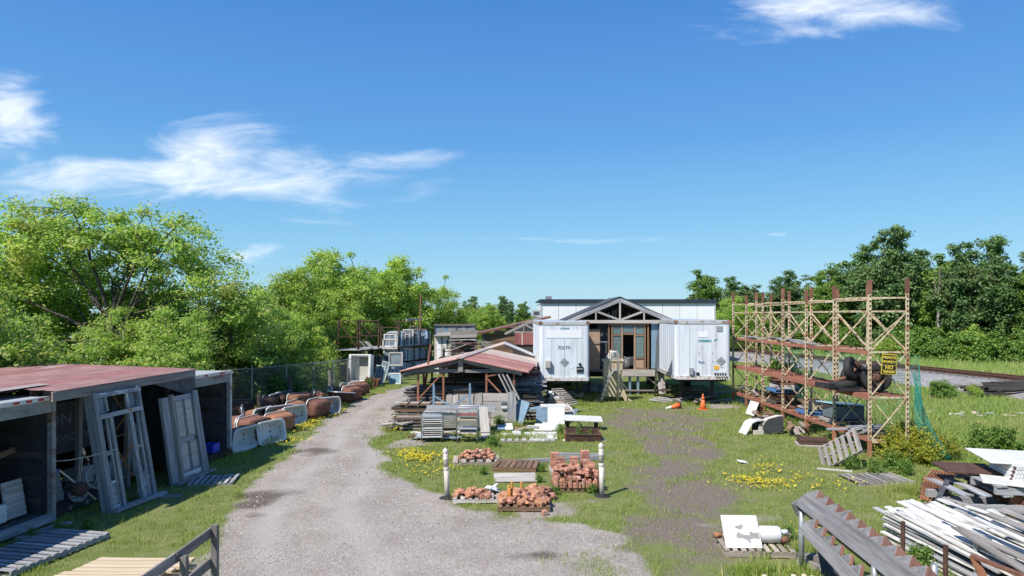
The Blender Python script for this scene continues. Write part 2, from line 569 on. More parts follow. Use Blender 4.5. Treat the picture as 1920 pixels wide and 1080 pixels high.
def text_mesh(body, size, mat, bold=0.0, width=1.0):
    cu = bpy.data.curves.new('lettering', 'FONT')
    cu.body = body
    cu.size = size
    cu.align_x = 'CENTER'
    cu.align_y = 'CENTER'
    cu.extrude = .002
    cu.offset = bold
    cu.resolution_u = 3
    tmp = bpy.data.objects.new('lettering', cu)
    COL.objects.link(tmp)
    dg = bpy.context.evaluated_depsgraph_get()
    me = bpy.data.meshes.new_from_object(tmp.evaluated_get(dg))
    bpy.data.objects.remove(tmp)
    if width != 1.0:
        me.transform(Matrix.Diagonal((width, 1, 1, 1)))
    me.materials.clear()
    me.materials.append(mat)
    return me


def letters(body, c, size, mat, parent, face='-Y', bold=0.0, width=1.0, rz=0.0, name='lettering'):
    """raised flat print; face -Y reads from the camera side"""
    me = text_mesh(body, size, mat, bold, width)
    m = Matrix.Translation(V(c)) @ Matrix.Rotation(rz, 4, 'Z') @ Matrix.Rotation(R(90), 4, 'X')
    return link(name, me, parent, False, m)

# ================================================================== ground
rng = np.random.default_rng(11)


def poly_w(pix):
    return np.array([tuple(G(x, y))[:2] for x, y in pix])


def sdist(px, py, poly):
    """signed distance to a polygon, positive inside"""
    d = np.full(px.shape, 1e9)
    ins = np.zeros(px.shape, bool)
    n = len(poly)
    for i in range(n):
        ax, ay = poly[i]
        bx, by = poly[(i + 1) % n]
        ex, ey = bx - ax, by - ay
        t = np.clip(((px - ax) * ex + (py - ay) * ey) / (ex * ex + ey * ey + 1e-9), 0, 1)
        d = np.minimum(d, np.hypot(px - ax - t * ex, py - ay - t * ey))
        c = ((ay > py) != (by > py)) & (px < (bx - ax) * (py - ay) / (by - ay + 1e-12) + ax)
        ins ^= c
    return np.where(ins, d, -d)


def vnoise(x, y, s, seed=0):
    """cheap smooth value noise"""
    x, y = x / s + seed * 17.3, y / s + seed * 9.1
    xi, yi = np.floor(x).astype(np.int64), np.floor(y).astype(np.int64)
    fx, fy = x - xi, y - yi
    fx, fy = fx * fx * (3 - 2 * fx), fy * fy * (3 - 2 * fy)

    def h(a, b):
        k = (a * 374761393 + b * 668265263 + seed * 974711) & 0x7fffffff
        k = ((k ^ (k >> 13)) * 1274126177) & 0x7fffffff
        return (k ^ (k >> 16)) % 10007 / 10007.0
    return (h(xi, yi) * (1 - fx) + h(xi + 1, yi) * fx) * (1 - fy) + (h(xi, yi + 1) * (1 - fx) + h(xi + 1, yi + 1) * fx) * fy


DRIVE = poly_w([(300, 1400), (372, 1080), (398, 1010), (425, 960), (470, 905), (530, 858), (580, 815), (640, 765), (700, 742), (745, 729),
                (772, 722), (792, 722), (778, 742), (752, 768), (722, 798), (706, 845), (712, 872), (745, 895), (800, 920), (830, 943),
                (880, 962), (1000, 980), (1080, 985), (1140, 1000), (1190, 1025), (1240, 1070), (1260, 1100), (1330, 1400)])
DIRT = poly_w([(1148, 768), (1250, 764), (1328, 772), (1345, 830), (1352, 890), (1420, 915), (1400, 960), (1380, 1020), (1340, 1090), (1230, 1090), (1190, 1020), (1170, 965),
               (1190, 900), (1175, 840), (1132, 795)])
GAPS = [poly_w([(985, 945), (1100, 940), (1110, 962), (990, 968)]), poly_w([(730, 825), (800, 822), (815, 834), (720, 840)]),
        poly_w([(1330, 755), (1400, 748), (1392, 764), (1335, 768)]), poly_w([(1290, 985), (1420, 955), (1500, 980), (1400, 1010)])]
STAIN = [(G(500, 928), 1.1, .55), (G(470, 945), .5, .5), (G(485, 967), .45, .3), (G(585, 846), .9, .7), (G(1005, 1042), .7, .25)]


LEFT_EDGE = poly_w([(330, 1200), (372, 1080), (398, 1010), (425, 960), (470, 905), (530, 858), (580, 815), (640, 765), (700, 742), (745, 729)])


def ruts(x, y):
    # the two worn wheel lines that follow the lane
    d = np.full(x.shape, 1e9)
    for (ax, ay), (bx_, by_) in zip(LEFT_EDGE[:-1], LEFT_EDGE[1:]):
        ex, ey = bx_ - ax, by_ - ay
        t = np.clip(((x - ax) * ex + (y - ay) * ey) / (ex * ex + ey * ey), 0, 1)
        d = np.minimum(d, np.hypot(x - ax - t * ex, y - ay - t * ey))
    d = d + (vnoise(x, y, 2.0, 51) - .5) * .5
    return np.maximum(np.exp(-((d - 1.15) / .28) ** 2), np.exp(-((d - 2.75) / .30) ** 2)) * (.55 + .45 * vnoise(x, y, .8, 52))


def masks(x, y):
    nz_ = (vnoise(x, y, 1.1, 1) - .5) * 1.2 + (vnoise(x, y, .35, 2) - .5) * .5
    g = np.clip((sdist(x, y, DRIVE) + nz_ * .55) / .5 + .5, 0, 1)
    dr = np.clip((sdist(x, y, DIRT) + nz_ * 1.3) / 1.3 + .5, 0, 1)
    for p in GAPS:
        g = np.maximum(g, .75 * np.clip((sdist(x, y, p) + nz_ * .5) / .4 + .5, 0, 1))
    # green strip between the wheel tracks where the lane narrows
    c0, c1 = G(690, 850), G(715, 752)
    ex, ey = c1.x - c0.x, c1.y - c0.y
    t = ((x - c0.x) * ex + (y - c0.y) * ey) / (ex * ex + ey * ey)
    dd = np.abs(x - (c0.x + t * ex) + 1.0 * np.exp(-((t - .2) / .4) ** 2) * 0)
    strip = np.exp(-(dd / .35) ** 2) * ((t > .05) & (t < 1.0)) * np.clip(vnoise(x, y, .8, 5) * 1.6 - .5, 0, 1)
    g = g * (1 - .5 * strip)
    # weeds creeping into the lower right of the gravel
    wz = np.clip((x + .3) / 2.6, 0, 1) * np.clip((vnoise(x, y, .7, 6) - .38) * 3, 0, 1) * (y < 17)
    g = g * (1 - .7 * wz)
    dr = dr * (1 - .5 * np.clip((vnoise(x, y, .7, 7) - .55) * 4, 0, 1)) * (.75 + .5 * vnoise(x, y, .22, 9))
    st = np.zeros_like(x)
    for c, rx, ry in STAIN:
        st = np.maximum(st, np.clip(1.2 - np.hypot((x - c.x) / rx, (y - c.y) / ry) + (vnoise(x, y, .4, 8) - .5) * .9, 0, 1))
    return g, dr, st


def axis(lo, fine0, fine1, step, hi):
    a = list(np.arange(fine0, fine1, step))
    s, p = step, fine0
    left = []
    while p > lo:
        s *= 1.35
        p -= s
        left.append(p)
    s, p = step, a[-1]
    right = []
    while p < hi:
        s *= 1.35
        p += s
        right.append(p)
    return np.array(left[::-1] + a + right)


gx = axis(-1500, -17, 17, .16, 1500)
gy = axis(-60, 9, 44, .16, 3500)
XX, YY = np.meshgrid(gx, gy)
fx_, fy_ = XX.ravel(), YY.ravel()
near = (np.abs(fx_) < 60) & (fy_ > -5) & (fy_ < 90)
gm = np.zeros_like(fx_)
dm = np.zeros_like(fx_)
sm = np.zeros_like(fx_)
a_, b_, c_ = masks(fx_[near], fy_[near])
gm[near], dm[near], sm[near] = a_, b_, c_
zz = np.where(near, (vnoise(fx_, fy_, 2.2, 3) - .5) * .03 + (vnoise(fx_, fy_, .5, 4) - .5) * .016, 0)
nx, ny = len(gx), len(gy)
me = bpy.data.meshes.new('ground')
me.vertices.add(nx * ny)
me.vertices.foreach_set('co', np.stack([fx_, fy_, zz], 1).ravel())
ii = (np.arange(ny - 1)[:, None] * nx + np.arange(nx - 1)[None, :]).ravel()
quads = np.stack([ii, ii + 1, ii + 1 + nx, ii + nx], 1)
me.loops.add(quads.size)
me.loops.foreach_set('vertex_index', quads.ravel())
me.polygons.add(len(quads))
me.polygons.foreach_set('loop_start', np.arange(len(quads)) * 4)
me.polygons.foreach_set('loop_total', np.full(len(quads), 4))
me.polygons.foreach_set('use_smooth', np.ones(len(quads), bool))
me.update()
at = me.color_attributes.new('cover', 'FLOAT_COLOR', 'POINT')
rm = np.zeros_like(fx_)
rm[near] = ruts(fx_[near], fy_[near])
at.data.foreach_set('color', np.stack([gm, dm, sm, rm], 1).ravel())

m, N, L, B = new_mat('yard_ground')
t = N.new('ShaderNodeTexCoord')
att = N.new('ShaderNodeAttribute')
att.attribute_name = 'cover'
sp = N.new('ShaderNodeSeparateColor')
L.new(att.outputs['Color'], sp.inputs[0])
ob = t.outputs['Object']
nA = nnoise(N, L, ob, 1.3, 8, .7)
nB = nnoise(N, L, ob, 22, 5, .7)
nC = nnoise(N, L, ob, .35, 4, .6)
grass = nramp(N, L, nA.outputs['Fac'], [(.25, (0.094, 0.114, 0.031)), (.5, (0.149, 0.176, 0.052)), (.62, (0.187, 0.193, 0.078)), (.8, (0.242, 0.221, 0.126))])
vor = N.new('ShaderNodeTexVoronoi')
vor.inputs['Scale'].default_value = 34
L.new(ob, vor.inputs['Vector'])
stones = nramp(N, L, vor.outputs['Color'], [(.0, (0.233, 0.206, 0.183)), (.5, (0.312, 0.279, 0.250)), (1, (0.409, 0.371, 0.335))])
nG = nnoise(N, L, ob, .8, 7, .62)
vor2 = N.new('ShaderNodeTexVoronoi')
vor2.inputs['Scale'].default_value = 13
L.new(ob, vor2.inputs['Vector'])
bigst = nramp(N, L, vor2.outputs['Color'], [(.0, (.92, .91, .90)), (.7, (1.08, 1.07, 1.07)), (.97, (1.25, 1.24, 1.24))])
stm = nmix(N, L, .6, stones.outputs[0], bigst.outputs[0], 'MULTIPLY')
gtone = nramp(N, L, nG.outputs['Fac'], [(.3, (.78, .75, .73)), (.55, (1, .985, .97)), (.75, (1.12, 1.10, 1.08))])
grav = nmix(N, L, 1.0, stm, gtone.outputs[0], 'MULTIPLY')
rutm = N.new('ShaderNodeMath')
rutm.operation = 'MULTIPLY'
rutm.inputs[1].default_value = .75
L.new(att.outputs['Alpha'], rutm.inputs[0])
grav = nmix(N, L, rutm.outputs[0], grav, (.385, .352, .325))
dirt = nramp(N, L, nB.outputs['Fac'], [(.3, (0.106, 0.085, 0.067)), (.55, (0.185, 0.152, 0.124)), (.75, (0.307, 0.258, 0.216))])


def edge(src, lo, hi):
    a = N.new('ShaderNodeMath')
    a.operation = 'MULTIPLY_ADD'
    a.inputs[1].default_value = .7
    s_ = N.new('ShaderNodeMath')
    s_.operation = 'SUBTRACT'
    s_.inputs[1].default_value = .5
    L.new(nB.outputs['Fac'], s_.inputs[0])
    L.new(s_.outputs[0], a.inputs[0])
    L.new(src, a.inputs[2])
    r = nramp(N, L, a.outputs[0], [(lo, (0, 0, 0)), (hi, (1, 1, 1))])
    return r.outputs[0]


c0 = nmix(N, L, edge(sp.outputs[1], .22, .78), grass.outputs[0], dirt.outputs[0])
c1 = nmix(N, L, edge(sp.outputs[0], .30, .66), c0, grav)
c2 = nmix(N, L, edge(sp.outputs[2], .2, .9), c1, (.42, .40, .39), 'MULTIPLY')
L.new(c2, B.inputs['Base Color'])
B.inputs['Roughness'].default_value = .95
B.inputs['Specular IOR Level'].default_value = .15
bp = N.new('ShaderNodeBump')
bp.inputs['Strength'].default_value = .55
bp.inputs['Distance'].default_value = .03
bh = N.new('ShaderNodeMath')
bh.operation = 'ADD'
L.new(vor.outputs['Distance'], bh.inputs[0])
L.new(nB.outputs['Fac'], bh.inputs[1])
L.new(bh.outputs[0], bp.inputs['Height'])
L.new(bp.outputs[0], B.inputs['Normal'])
M['ground'] = m
me.materials.append(m)
tag(link('ground', me), None, None, None, 'structure')


# ------------------------------------------------------------------ leaf and blade materials
def leafmat(name, cols, trans=.35, rough=.55, tint=None, tscale=.9, tth=.55):
    m, N, L, B = new_mat(name)
    g_ = N.new('ShaderNodeNewGeometry')
    oi = N.new('ShaderNodeObjectInfo')
    r = nramp(N, L, g_.outputs['Random Per Island'], cols)
    h = N.new('ShaderNodeHueSaturation')
    mr_ = N.new('ShaderNodeMapRange')
    mr_.inputs['To Min'].default_value = .85
    mr_.inputs['To Max'].default_value = 1.15
    L.new(oi.outputs['Random'], mr_.inputs['Value'])
    L.new(mr_.outputs[0], h.inputs['Value'])
    src = r.outputs[0]
    if tint:
        tco = N.new('ShaderNodeTexCoord')
        tn = nnoise(N, L, tco.outputs['Object'], tscale, 5, .6)
        tr2 = nramp(N, L, tn.outputs['Fac'], [(tth - .10, (0, 0, 0)), (tth + .16, (1, 1, 1))])
        src = nmix(N, L, tr2.outputs[0], src, tint)
    L.new(src, h.inputs['Color'])
    L.new(h.outputs[0], B.inputs['Base Color'])
    B.inputs['Roughness'].default_value = rough
    B.inputs['Specular IOR Level'].default_value = .25
    tr = N.new('ShaderNodeBsdfTranslucent')
    h2 = N.new('ShaderNodeHueSaturation')
    h2.inputs['Saturation'].default_value = 1.15
    h2.inputs['Value'].default_value = 1.5
    L.new(h.outputs[0], h2.inputs['Color'])
    L.new(h2.outputs[0], tr.inputs['Color'])
    ms = N.new('ShaderNodeMixShader')
    ms.inputs[0].default_value = trans
    L.new(B.outputs[0], ms.inputs[1])
    L.new(tr.outputs[0], ms.inputs[2])
    L.new(ms.outputs[0], N['Material Output'].inputs[0])
    return m


M['blade'] = leafmat('grass_blade', [(0, (0.130, 0.211, 0.035)), (.45, (0.218, 0.312, 0.054)), (.8, (0.308, 0.362, 0.087)), (1, (0.454, 0.429, 0.175))], .3, .6, (0.360, 0.337, 0.140), .75, .58)
M['blade_tall'] = leafmat('tall_grass_blade', [(0, (0.145, 0.253, 0.051)), (.5, (0.244, 0.354, 0.080)), (1, (0.389, 0.438, 0.146))], .3, .6, (0.396, 0.362, 0.162), .35, .58)
M['leaf_bright'] = leafmat('bright_leaf', [(0, (0.180, 0.291, 0.053)), (.5, (0.318, 0.441, 0.091)), (.85, (0.444, 0.525, 0.130)), (1, (0.571, 0.543, 0.201))], .48, .5, (0.163, 0.289, 0.067), .6, .56)
M['leaf_maple'] = leafmat('maple_leaf', [(0, (0.165, 0.290, 0.061)), (.5, (0.287, 0.422, 0.101)), (.85, (0.401, 0.486, 0.135)), (1, (0.523, 0.486, 0.189))], .48, .5, (0.443, 0.390, 0.145), .55, .62)
M['leaf_dark'] = leafmat('dark_leaf', [(0, (0.058, 0.128, 0.042)), (.5, (0.114, 0.218, 0.066)), (.85, (0.176, 0.288, 0.099)), (1, (0.267, 0.339, 0.156))], .3, .55, (0.192, 0.235, 0.095), .4, .55)
M['leaf_mid'] = leafmat('mid_leaf', [(0, (0.077, 0.154, 0.029)), (.5, (0.139, 0.239, 0.046)), (.85, (0.208, 0.308, 0.069)), (1, (0.277, 0.339, 0.108))], .35)
M['leaf_yellow'] = leafmat('yellow_green_leaf', [(0, (0.141, 0.217, 0.032)), (.5, (0.250, 0.293, 0.043)), (.85, (0.412, 0.358, 0.055)), (1, (0.496, 0.412, 0.065))], .4)
M['petal'] = leafmat('yellow_petal', [(0, (.62, .47, .02)), (1, (.80, .66, .05))], .2)


def tri_mesh(name, P3, F3, mat, parent=None):
    me = bpy.data.meshes.new(name)
    k = F3.shape[1]
    me.vertices.add(len(P3))
    me.vertices.foreach_set('co', P3.astype(np.float32).ravel())
    me.loops.add(F3.size)
    me.loops.foreach_set('vertex_index', F3.astype(np.int32).ravel())
    me.polygons.add(len(F3))
    me.polygons.foreach_set('loop_start', np.arange(len(F3)) * k)
    me.polygons.foreach_set('loop_total', np.full(len(F3), k))
    me.update()
    me.materials.append(mat)
    return me


def blades(x, y, h, wd, z=0.0, lean=.5):
    n = len(x)
    a = rng.uniform(0, 2 * np.pi, n)
    b = rng.uniform(0, 2 * np.pi, n)
    l = rng.uniform(0, lean, n) * h
    dx, dy = np.cos(a) * wd / 2, np.sin(a) * wd / 2
    p = np.empty((n, 3, 3))
    p[:, 0] = np.stack([x - dx, y - dy, np.full(n, -.01) + z], 1)
    p[:, 1] = np.stack([x + dx, y + dy, np.full(n, -.01) + z], 1)
    p[:, 2] = np.stack([x + np.cos(b) * l, y + np.sin(b) * l, h + z], 1)
    return p.reshape(-1, 3), np.arange(n * 3).reshape(n, 3)


# mown and trodden grass of the yard
n0 = 900000
yy_ = 9.5 + (46 - 9.5) * rng.random(n0) ** 1.15
xx_ = (rng.random(n0) * 2 - 1) * .80 * yy_
gM, dM, _ = masks(xx_, yy_)
tuft = vnoise(xx_, yy_, .22, 21) * .55 + vnoise(xx_, yy_, .9, 22) * .45
keep = (1 - gM) * (1 - .72 * dM) * np.clip((tuft - .22) * 2.3, .06, 1)
bare = np.clip((vnoise(xx_, yy_, 1.3, 24) - .62) * 5, 0, 1) * (vnoise(xx_, yy_, .3, 25) > .35)
keep = keep * (1 - .75 * bare)
keep = keep + .012 * gM * (tuft > .62)
sel = rng.random(n0) < keep * .62
x, y = xx_[sel], yy_[sel]
tf = tuft[sel]
dist = y / 14
h = (.025 + .085 * rng.random(len(x)) * np.clip(tf * 1.6, .35, 1.2)) * np.where(rng.random(len(x)) < .04, 1.9, 1)
wd = .014 * np.clip(dist, .9, 2.6) * (.7 + .6 * rng.random(len(x)))
P3, F3 = blades(x, y, h, wd, 0, .9)
tag(link('grass', tri_mesh('grass', P3, F3, M['blade'])), 'short patchy green grass over the yard', 'grass', None, 'stuff')

# loose stones lying on the gravel
ns_ = 26000
ys_ = 9.5 + 22 * rng.random(ns_) ** 1.3
xs_ = (rng.random(ns_) * 2 - 1) * .75 * ys_
sg_, sd2, _ = masks(xs_, ys_)
ks_ = rng.random(ns_) < sg_ * (.25 + .6 * (vnoise(xs_, ys_, .6, 71) > .55))
xs_, ys_ = xs_[ks_], ys_[ks_]
rs_ = rng.uniform(.008, .024, len(xs_)) * np.clip(ys_ / 12, 1, 2)
base = np.array([(1, 0, 0), (0, 1, 0), (-1, 0, 0), (0, -1, 0), (0, 0, .8)])
pv = base[None] * rs_[:, None, None] * rng.uniform(.6, 1.3, (len(xs_), 5, 1))
pv[:, :, 0] += xs_[:, None]
pv[:, :, 1] += ys_[:, None]
fi = np.array([(0, 1, 4), (1, 2, 4), (2, 3, 4), (3, 0, 4)])
fs_ = (fi[None] + (np.arange(len(xs_)) * 5)[:, None, None]).reshape(-1, 3)
M['pebble'] = leafmat('loose_stone', [(0, (.22, .20, .185)), (.6, (.31, .285, .265)), (1, (.42, .39, .365))], 0.0, .9)
tag(link('gravel_stones', tri_mesh('gravel_stones', pv.reshape(-1, 3), fs_, M['pebble'])), 'loose grey stones scattered over the gravel drive', 'gravel', None, 'stuff')

# ------------------------------------------------------------------ railway
TR = lambda yv: 30.3 - .17 * (yv - 40)
nrm = V((1, .17, 0)).normalized()


def strip(name, prof, mat, y0=10, y1=420, n=30):
    mb = MB()
    ks = len(prof)
    for i in range(n + 1):
        yv = y0 + (y1 - y0) * i / n
        for off, z in prof:
            mb.v.append((TR(yv) + nrm.x * off, yv + nrm.y * off, z))
    for i in range(n):
        for k in range(ks - 1):
            mb.f.append((i * ks + k, i * ks + k + 1, (i + 1) * ks + k + 1, (i + 1) * ks + k))
    return mb.mesh(name, mat)


mB, N, L, B = new_mat('ballast_stone')
t = N.new('ShaderNodeTexCoord')
vo = N.new('ShaderNodeTexVoronoi')
vo.inputs['Scale'].default_value = 11
L.new(t.outputs['Object'], vo.inputs['Vector'])
rr = nramp(N, L, vo.outputs['Color'], [(0, (0.153, 0.149, 0.145)), (.5, (0.281, 0.272, 0.264)), (1, (0.425, 0.416, 0.408))])
nn = nnoise(N, L, t.outputs['Object'], .4, 5, .6)
rr2 = nramp(N, L, nn.outputs['Fac'], [(.35, (.8, .76, .72)), (.7, (1.1, 1.1, 1.1))])
L.new(nmix(N, L, 1, rr.outputs[0], rr2.outputs[0], 'MULTIPLY'), B.inputs['Base Color'])
B.inputs['Roughness'].default_value = .95
bp = N.new('ShaderNodeBump')
bp.inputs['Distance'].default_value = .06
L.new(vo.outputs['Distance'], bp.inputs['Height'])
L.new(bp.outputs[0], B.inputs['Normal'])
tag(link('ballast', strip('ballast', [(-5.0, -.02), (-3.8, .26), (-1.9, .45), (1.9, .45), (2.6, .28), (3.4, -.02)], mB)), None, None, None, 'structure')
trk = thing('railway_track', 'rusty steel railway track on grey ballast beyond the racks', 'railway', (TR(40), 40, 0))
for s_ in (-.75, .75):
    mb = strip('rail', [(s_ - .07, 0.535), (s_ - .07, 0.550), (s_ - .012, 0.570), (s_ - .012, 0.670), (s_ - .036, 0.680), (s_ - .036, 0.715), (s_ + .036, 0.715),
                        (s_ + .036, 0.680), (s_ + .012, 0.670), (s_ + .012, 0.570), (s_ + .07, 0.550), (s_ + .07, 0.535)], M['rust_dark'], 10, 420, 4)
    link('rail', mb, trk, True)
sl = boxmesh(2.5, .22, .16, M['wood_grey'])
for i in range(110):
    yv = 34 + i * .58
    link('sleeper', sl, trk, True, Matrix.Translation((TR(yv), yv, .385)) @ Matrix.Rotation(math.atan(.17), 4, 'Z'))

# tall meadow grass towards and beyond the railway and along the left fence
def tall(name, label, n, fn, hmin, hmax, wd, mat='blade_tall'):
    x, y = fn(n)
    h = hmin + (hmax - hmin) * rng.random(len(x)) * (.4 + .6 * vnoise(x, y, 2.5, 31))
    P3, F3 = blades(x, y, h, np.full(len(x), wd) * (.6 + .8 * rng.random(len(x))), 0, .7)
    tag(link(name, tri_mesh(name, P3, F3, M[mat])), label, 'grass', None, 'stuff')


def f_right(n):
    y = 14 + 75 * rng.random(n) ** 1.2
    tr_ = 30.3 - .17 * (y - 40)
    lo = np.maximum(12.6 + vnoise(y, y * 0, 3, 33), 12.6)
    x = lo + (tr_ - 5.0 - lo) * rng.random(n)
    k = (vnoise(x, y, 1.6, 34) > .25) & (x < .82 * y) & (x > lo)
    return x[k], y[k]


def f_beyond(n):
    y = 30 + 110 * rng.random(n)
    x = 30.3 - .17 * (y - 40) + 3.2 + 14 * rng.random(n)
    k = x < .85 * y
    return x[k], y[k]


def f_left(n):
    y = 20 + 30 * rng.random(n)
    x = -.44 * y + .9 - 2.2 - 7 * rng.random(n)
    k = (x > -.82 * y) & ~((y < 22.5) & (x > -14))
    return x[k], y[k]


tall('meadow_grass', 'tall green grass between the steel rack and the railway', 120000, f_right, .08, .34, .03)
tall('verge_grass', 'tall pale green grass beyond the railway track', 70000, f_beyond, .3, .95, .06)
tall('hedge_grass', 'long grass growing under the trees behind the bathtubs', 40000, f_left, .2, .8, .035)


# longer growth along the feet of walls and piles
EDGES = [((-9.4, 13.5), (-8.4, 21.5), .25), ((10.7, 20.6), (10.9, 34), .3), ((12.2, 20.5), (12.5, 34), .5), ((-4.6, 25.8), (-3.2, 28.2), .5), ((-2.7, 26.6), (.3, 26.8), .3), ((8.9, 14.0), (11.5, 14.2), .4), ((6.6, 13.2), (8.6, 13.0), .4),
         ((6.9, 9.5), (7.0, 12.6), .3), ((4.6, 9), (5.0, 11.9), .4), ((1.2, 33.6), (4, 33.3), .5), ((7, 33), (10, 33.6), .6), ((-10.5, 22), (-9.2, 37), .9), ((-8.2, 22), (-8.2, 36), .3), ((9.3, 16.6), (10.4, 16.9), .4), ((-.6, 24.0), (3.0, 24.1), .3), ((3.9, 11.5), (5.4, 12.6), .3)]


def f_edges(n):
    k = rng.integers(0, len(EDGES), n)
    a = np.array([e[0] for e in EDGES])[k]
    c = np.array([e[1] for e in EDGES])[k]
    s_ = np.array([e[2] for e in EDGES])[k]
    t = rng.random(n)[:, None]
    p = a + (c - a) * t + rng.normal(0, .5, (n, 2)) * s_[:, None]
    q = vnoise(p[:, 0], p[:, 1], .5, 61) > .42
    return p[q, 0], p[q, 1]


tall('edge_grass', 'longer grass growing along the feet of sheds and piles', 42000, f_edges, .06, .38, .02, 'blade')


# little yellow flowers in patches
def flowers(px, py, rx, ry, n):
    c = G(px, py)
    a = rng.normal(0, .5, (n, 2))
    x = c.x + a[:, 0] * rx
    y = c.y + a[:, 1] * ry
    k = vnoise(x, y, .25, 41) > .36
    x, y = x[k], y[k]
    z = .07 + .09 * rng.random(len(x))
    s_ = .022 + .018 * rng.random(len(x))
    p = np.empty((len(x), 4, 3))
    tz = rng.normal(0, .012, (len(x), 4))
    for q, (ax, ay) in enumerate(((-1, 0), (0, -1), (1, 0), (0, 1))):
        p[:, q] = np.stack([x + ax * s_, y + ay * s_, z + tz[:, q]], 1)
    return p


pp = [flowers(795, 862, .75, .6, 420), flowers(770, 852, .5, .6, 110), flowers(1425, 908, .9, .8, 330), flowers(1500, 900, .9, .5, 110), flowers(1436, 883, .3, .5, 60),
      flowers(575, 800, .5, 1.6, 260), flowers(640, 775, .8, 1.5, 120), flowers(745, 803, .35, .9, 170), flowers(1440, 880, .8, 1, 60), flowers(1560, 915, 1, .6, 50),
      flowers(820, 880, 1, 1.2, 90), flowers(700, 745, 1, 3, 80), flowers(560, 830, .7, 1, 60), flowers(1530, 1005, .8, .4, 30)]
pp = np.concatenate(pp)
tag(link('yellow_wildflowers', tri_mesh('yellow_wildflowers', pp.reshape(-1, 3), np.arange(len(pp) * 4).reshape(-1, 4), M['petal'])),
    'scattered patches of tiny yellow wildflowers in the grass', 'flowers', None, 'stuff')

# ================================================================== trees
def crown_mesh(name, lobes, nclump, per, leaf, clump_r, mat, seed, inner=.45, flat=.7):
    """leaf-sized faces in clumps spread through overlapping lobes (x, y, z, rx, ry, rz)"""
    r_ = np.random.default_rng(seed)
    lobes = np.array(lobes, float)
    vol = lobes[:, 3] * lobes[:, 4] * lobes[:, 5]
    pick = r_.choice(len(lobes), nclump, p=vol / vol.sum())
    d = r_.normal(0, 1, (nclump, 3))
    d /= np.linalg.norm(d, axis=1)[:, None]
    rad = r_.random(nclump) ** inner
    C = lobes[pick, :3] + d * rad[:, None] * lobes[pick, 3:]
    C += r_.normal(0, .12, C.shape)
    cr = clump_r * r_.uniform(.55, 1.35, nclump)
    cnt = np.maximum((per * r_.uniform(.5, 1.5, nclump)).astype(int), 3)
    ci = np.repeat(np.arange(nclump), cnt)
    n = len(ci)
    off = r_.normal(0, .5, (n, 3))
    off[:, 2] *= flat
    pos = C[ci] + off * cr[ci][:, None]
    nrm_ = off * .8 + r_.normal(0, .55, (n, 3)) + np.array([0, 0, .75])
    nrm_ /= np.linalg.norm(nrm_, axis=1)[:, None]
    a = r_.normal(0, 1, (n, 3))
    tx = np.cross(nrm_, a)
    tx /= np.linalg.norm(tx, axis=1)[:, None]
    ty = np.cross(nrm_, tx)
    s_ = leaf * r_.uniform(.6, 1.4, n)[:, None]
    p = np.empty((n, 4, 3))
    p[:, 0] = pos - tx * s_
    p[:, 1] = pos - ty * s_ * .55 + nrm_ * s_ * .12
    p[:, 2] = pos + tx * s_ - nrm_ * s_ * .25
    p[:, 3] = pos + ty * s_ * .55 + nrm_ * s_ * .12
    return tri_mesh(name, p.reshape(-1, 3), np.arange(n * 4).reshape(n, 4), mat), C


def limbs_mesh(name, base_r, fork, C, seed, mat, nlimb=14, ntwig=120, lean=(0, 0), stems=1):
    rr_ = random.Random(seed)
    mb = MB()
    pts = [V(c) for c in C]
    starts = []
    for s_ in range(stems):
        ox, oy = (0, 0) if stems == 1 else (rr_.uniform(-.5, .5), rr_.uniform(-.5, .5))
        tp = []
        for i in range(6):
            f = i / 5
            tp.append(V((ox + lean[0] * f + rr_.uniform(-.06, .06) * fork * .3 * (i > 0), oy + lean[1] * f + rr_.uniform(-.05, .05) * fork * .3 * (i > 0), fork * f - .1)))
        mb.path(tp, [base_r * (1.25 - .5 * (i / 5)) / (stems ** .5) for i in range(6)], 9)
        starts.append(tp)
    order = sorted(pts, key=lambda p: -p.z)
    chosen = [order[int(len(order) * (k / nlimb) ** 1.2)] for k in range(nlimb)]
    nodes = [p for t_ in starts for p in t_[3:]]
    for k, e in enumerate(chosen):
        st = rr_.choice(starts)
        s0 = st[rr_.choice((3, 4, 5, 5))]
        mid = s0.lerp(e, .45) + V((rr_.uniform(-.4, .4), rr_.uniform(-.4, .4), .18 * (e - s0).length))
        path = []
        for i in range(8):
            f = i / 7
            q = s0.lerp(mid, f).lerp(mid.lerp(e, f), f)
            path.append(q + V((rr_.uniform(-1, 1), rr_.uniform(-1, 1), rr_.uniform(-1, 1))) * .06 * (0 < i))
        rb = base_r * rr_.uniform(.24, .46)
        mb.path(path, [rb * (1 - .88 * (i / 7)) + .008 for i in range(8)], 6, False)
        nodes += path[2:]
    for e in rr_.sample(pts, min(ntwig, len(pts))):
        s0 = min(rr_.sample(nodes, min(50, len(nodes))), key=lambda q: (q - e).length)
        mb.path([s0, s0.lerp(e, .5) + V((0, 0, .12)), e], [base_r * .09 + .006, base_r * .06 + .005, .005], 4, False)
    return mb.mesh(name, mat, True)


TREE_PROTO = {}


def proto(key, lobes, nclump, per, leaf, cr, lm, seed, base_r, fork, nlimb, ntwig, bark='bark', lean=(0, 0), stems=1, inner=.45, flat=.7):
    cm, C = crown_mesh('crown', lobes, nclump, per, leaf, cr, M[lm], seed, inner, flat)
    tm = limbs_mesh('trunk', base_r, fork, C, seed, M[bark], nlimb, ntwig, lean, stems)
    TREE_PROTO[key] = (cm, tm)


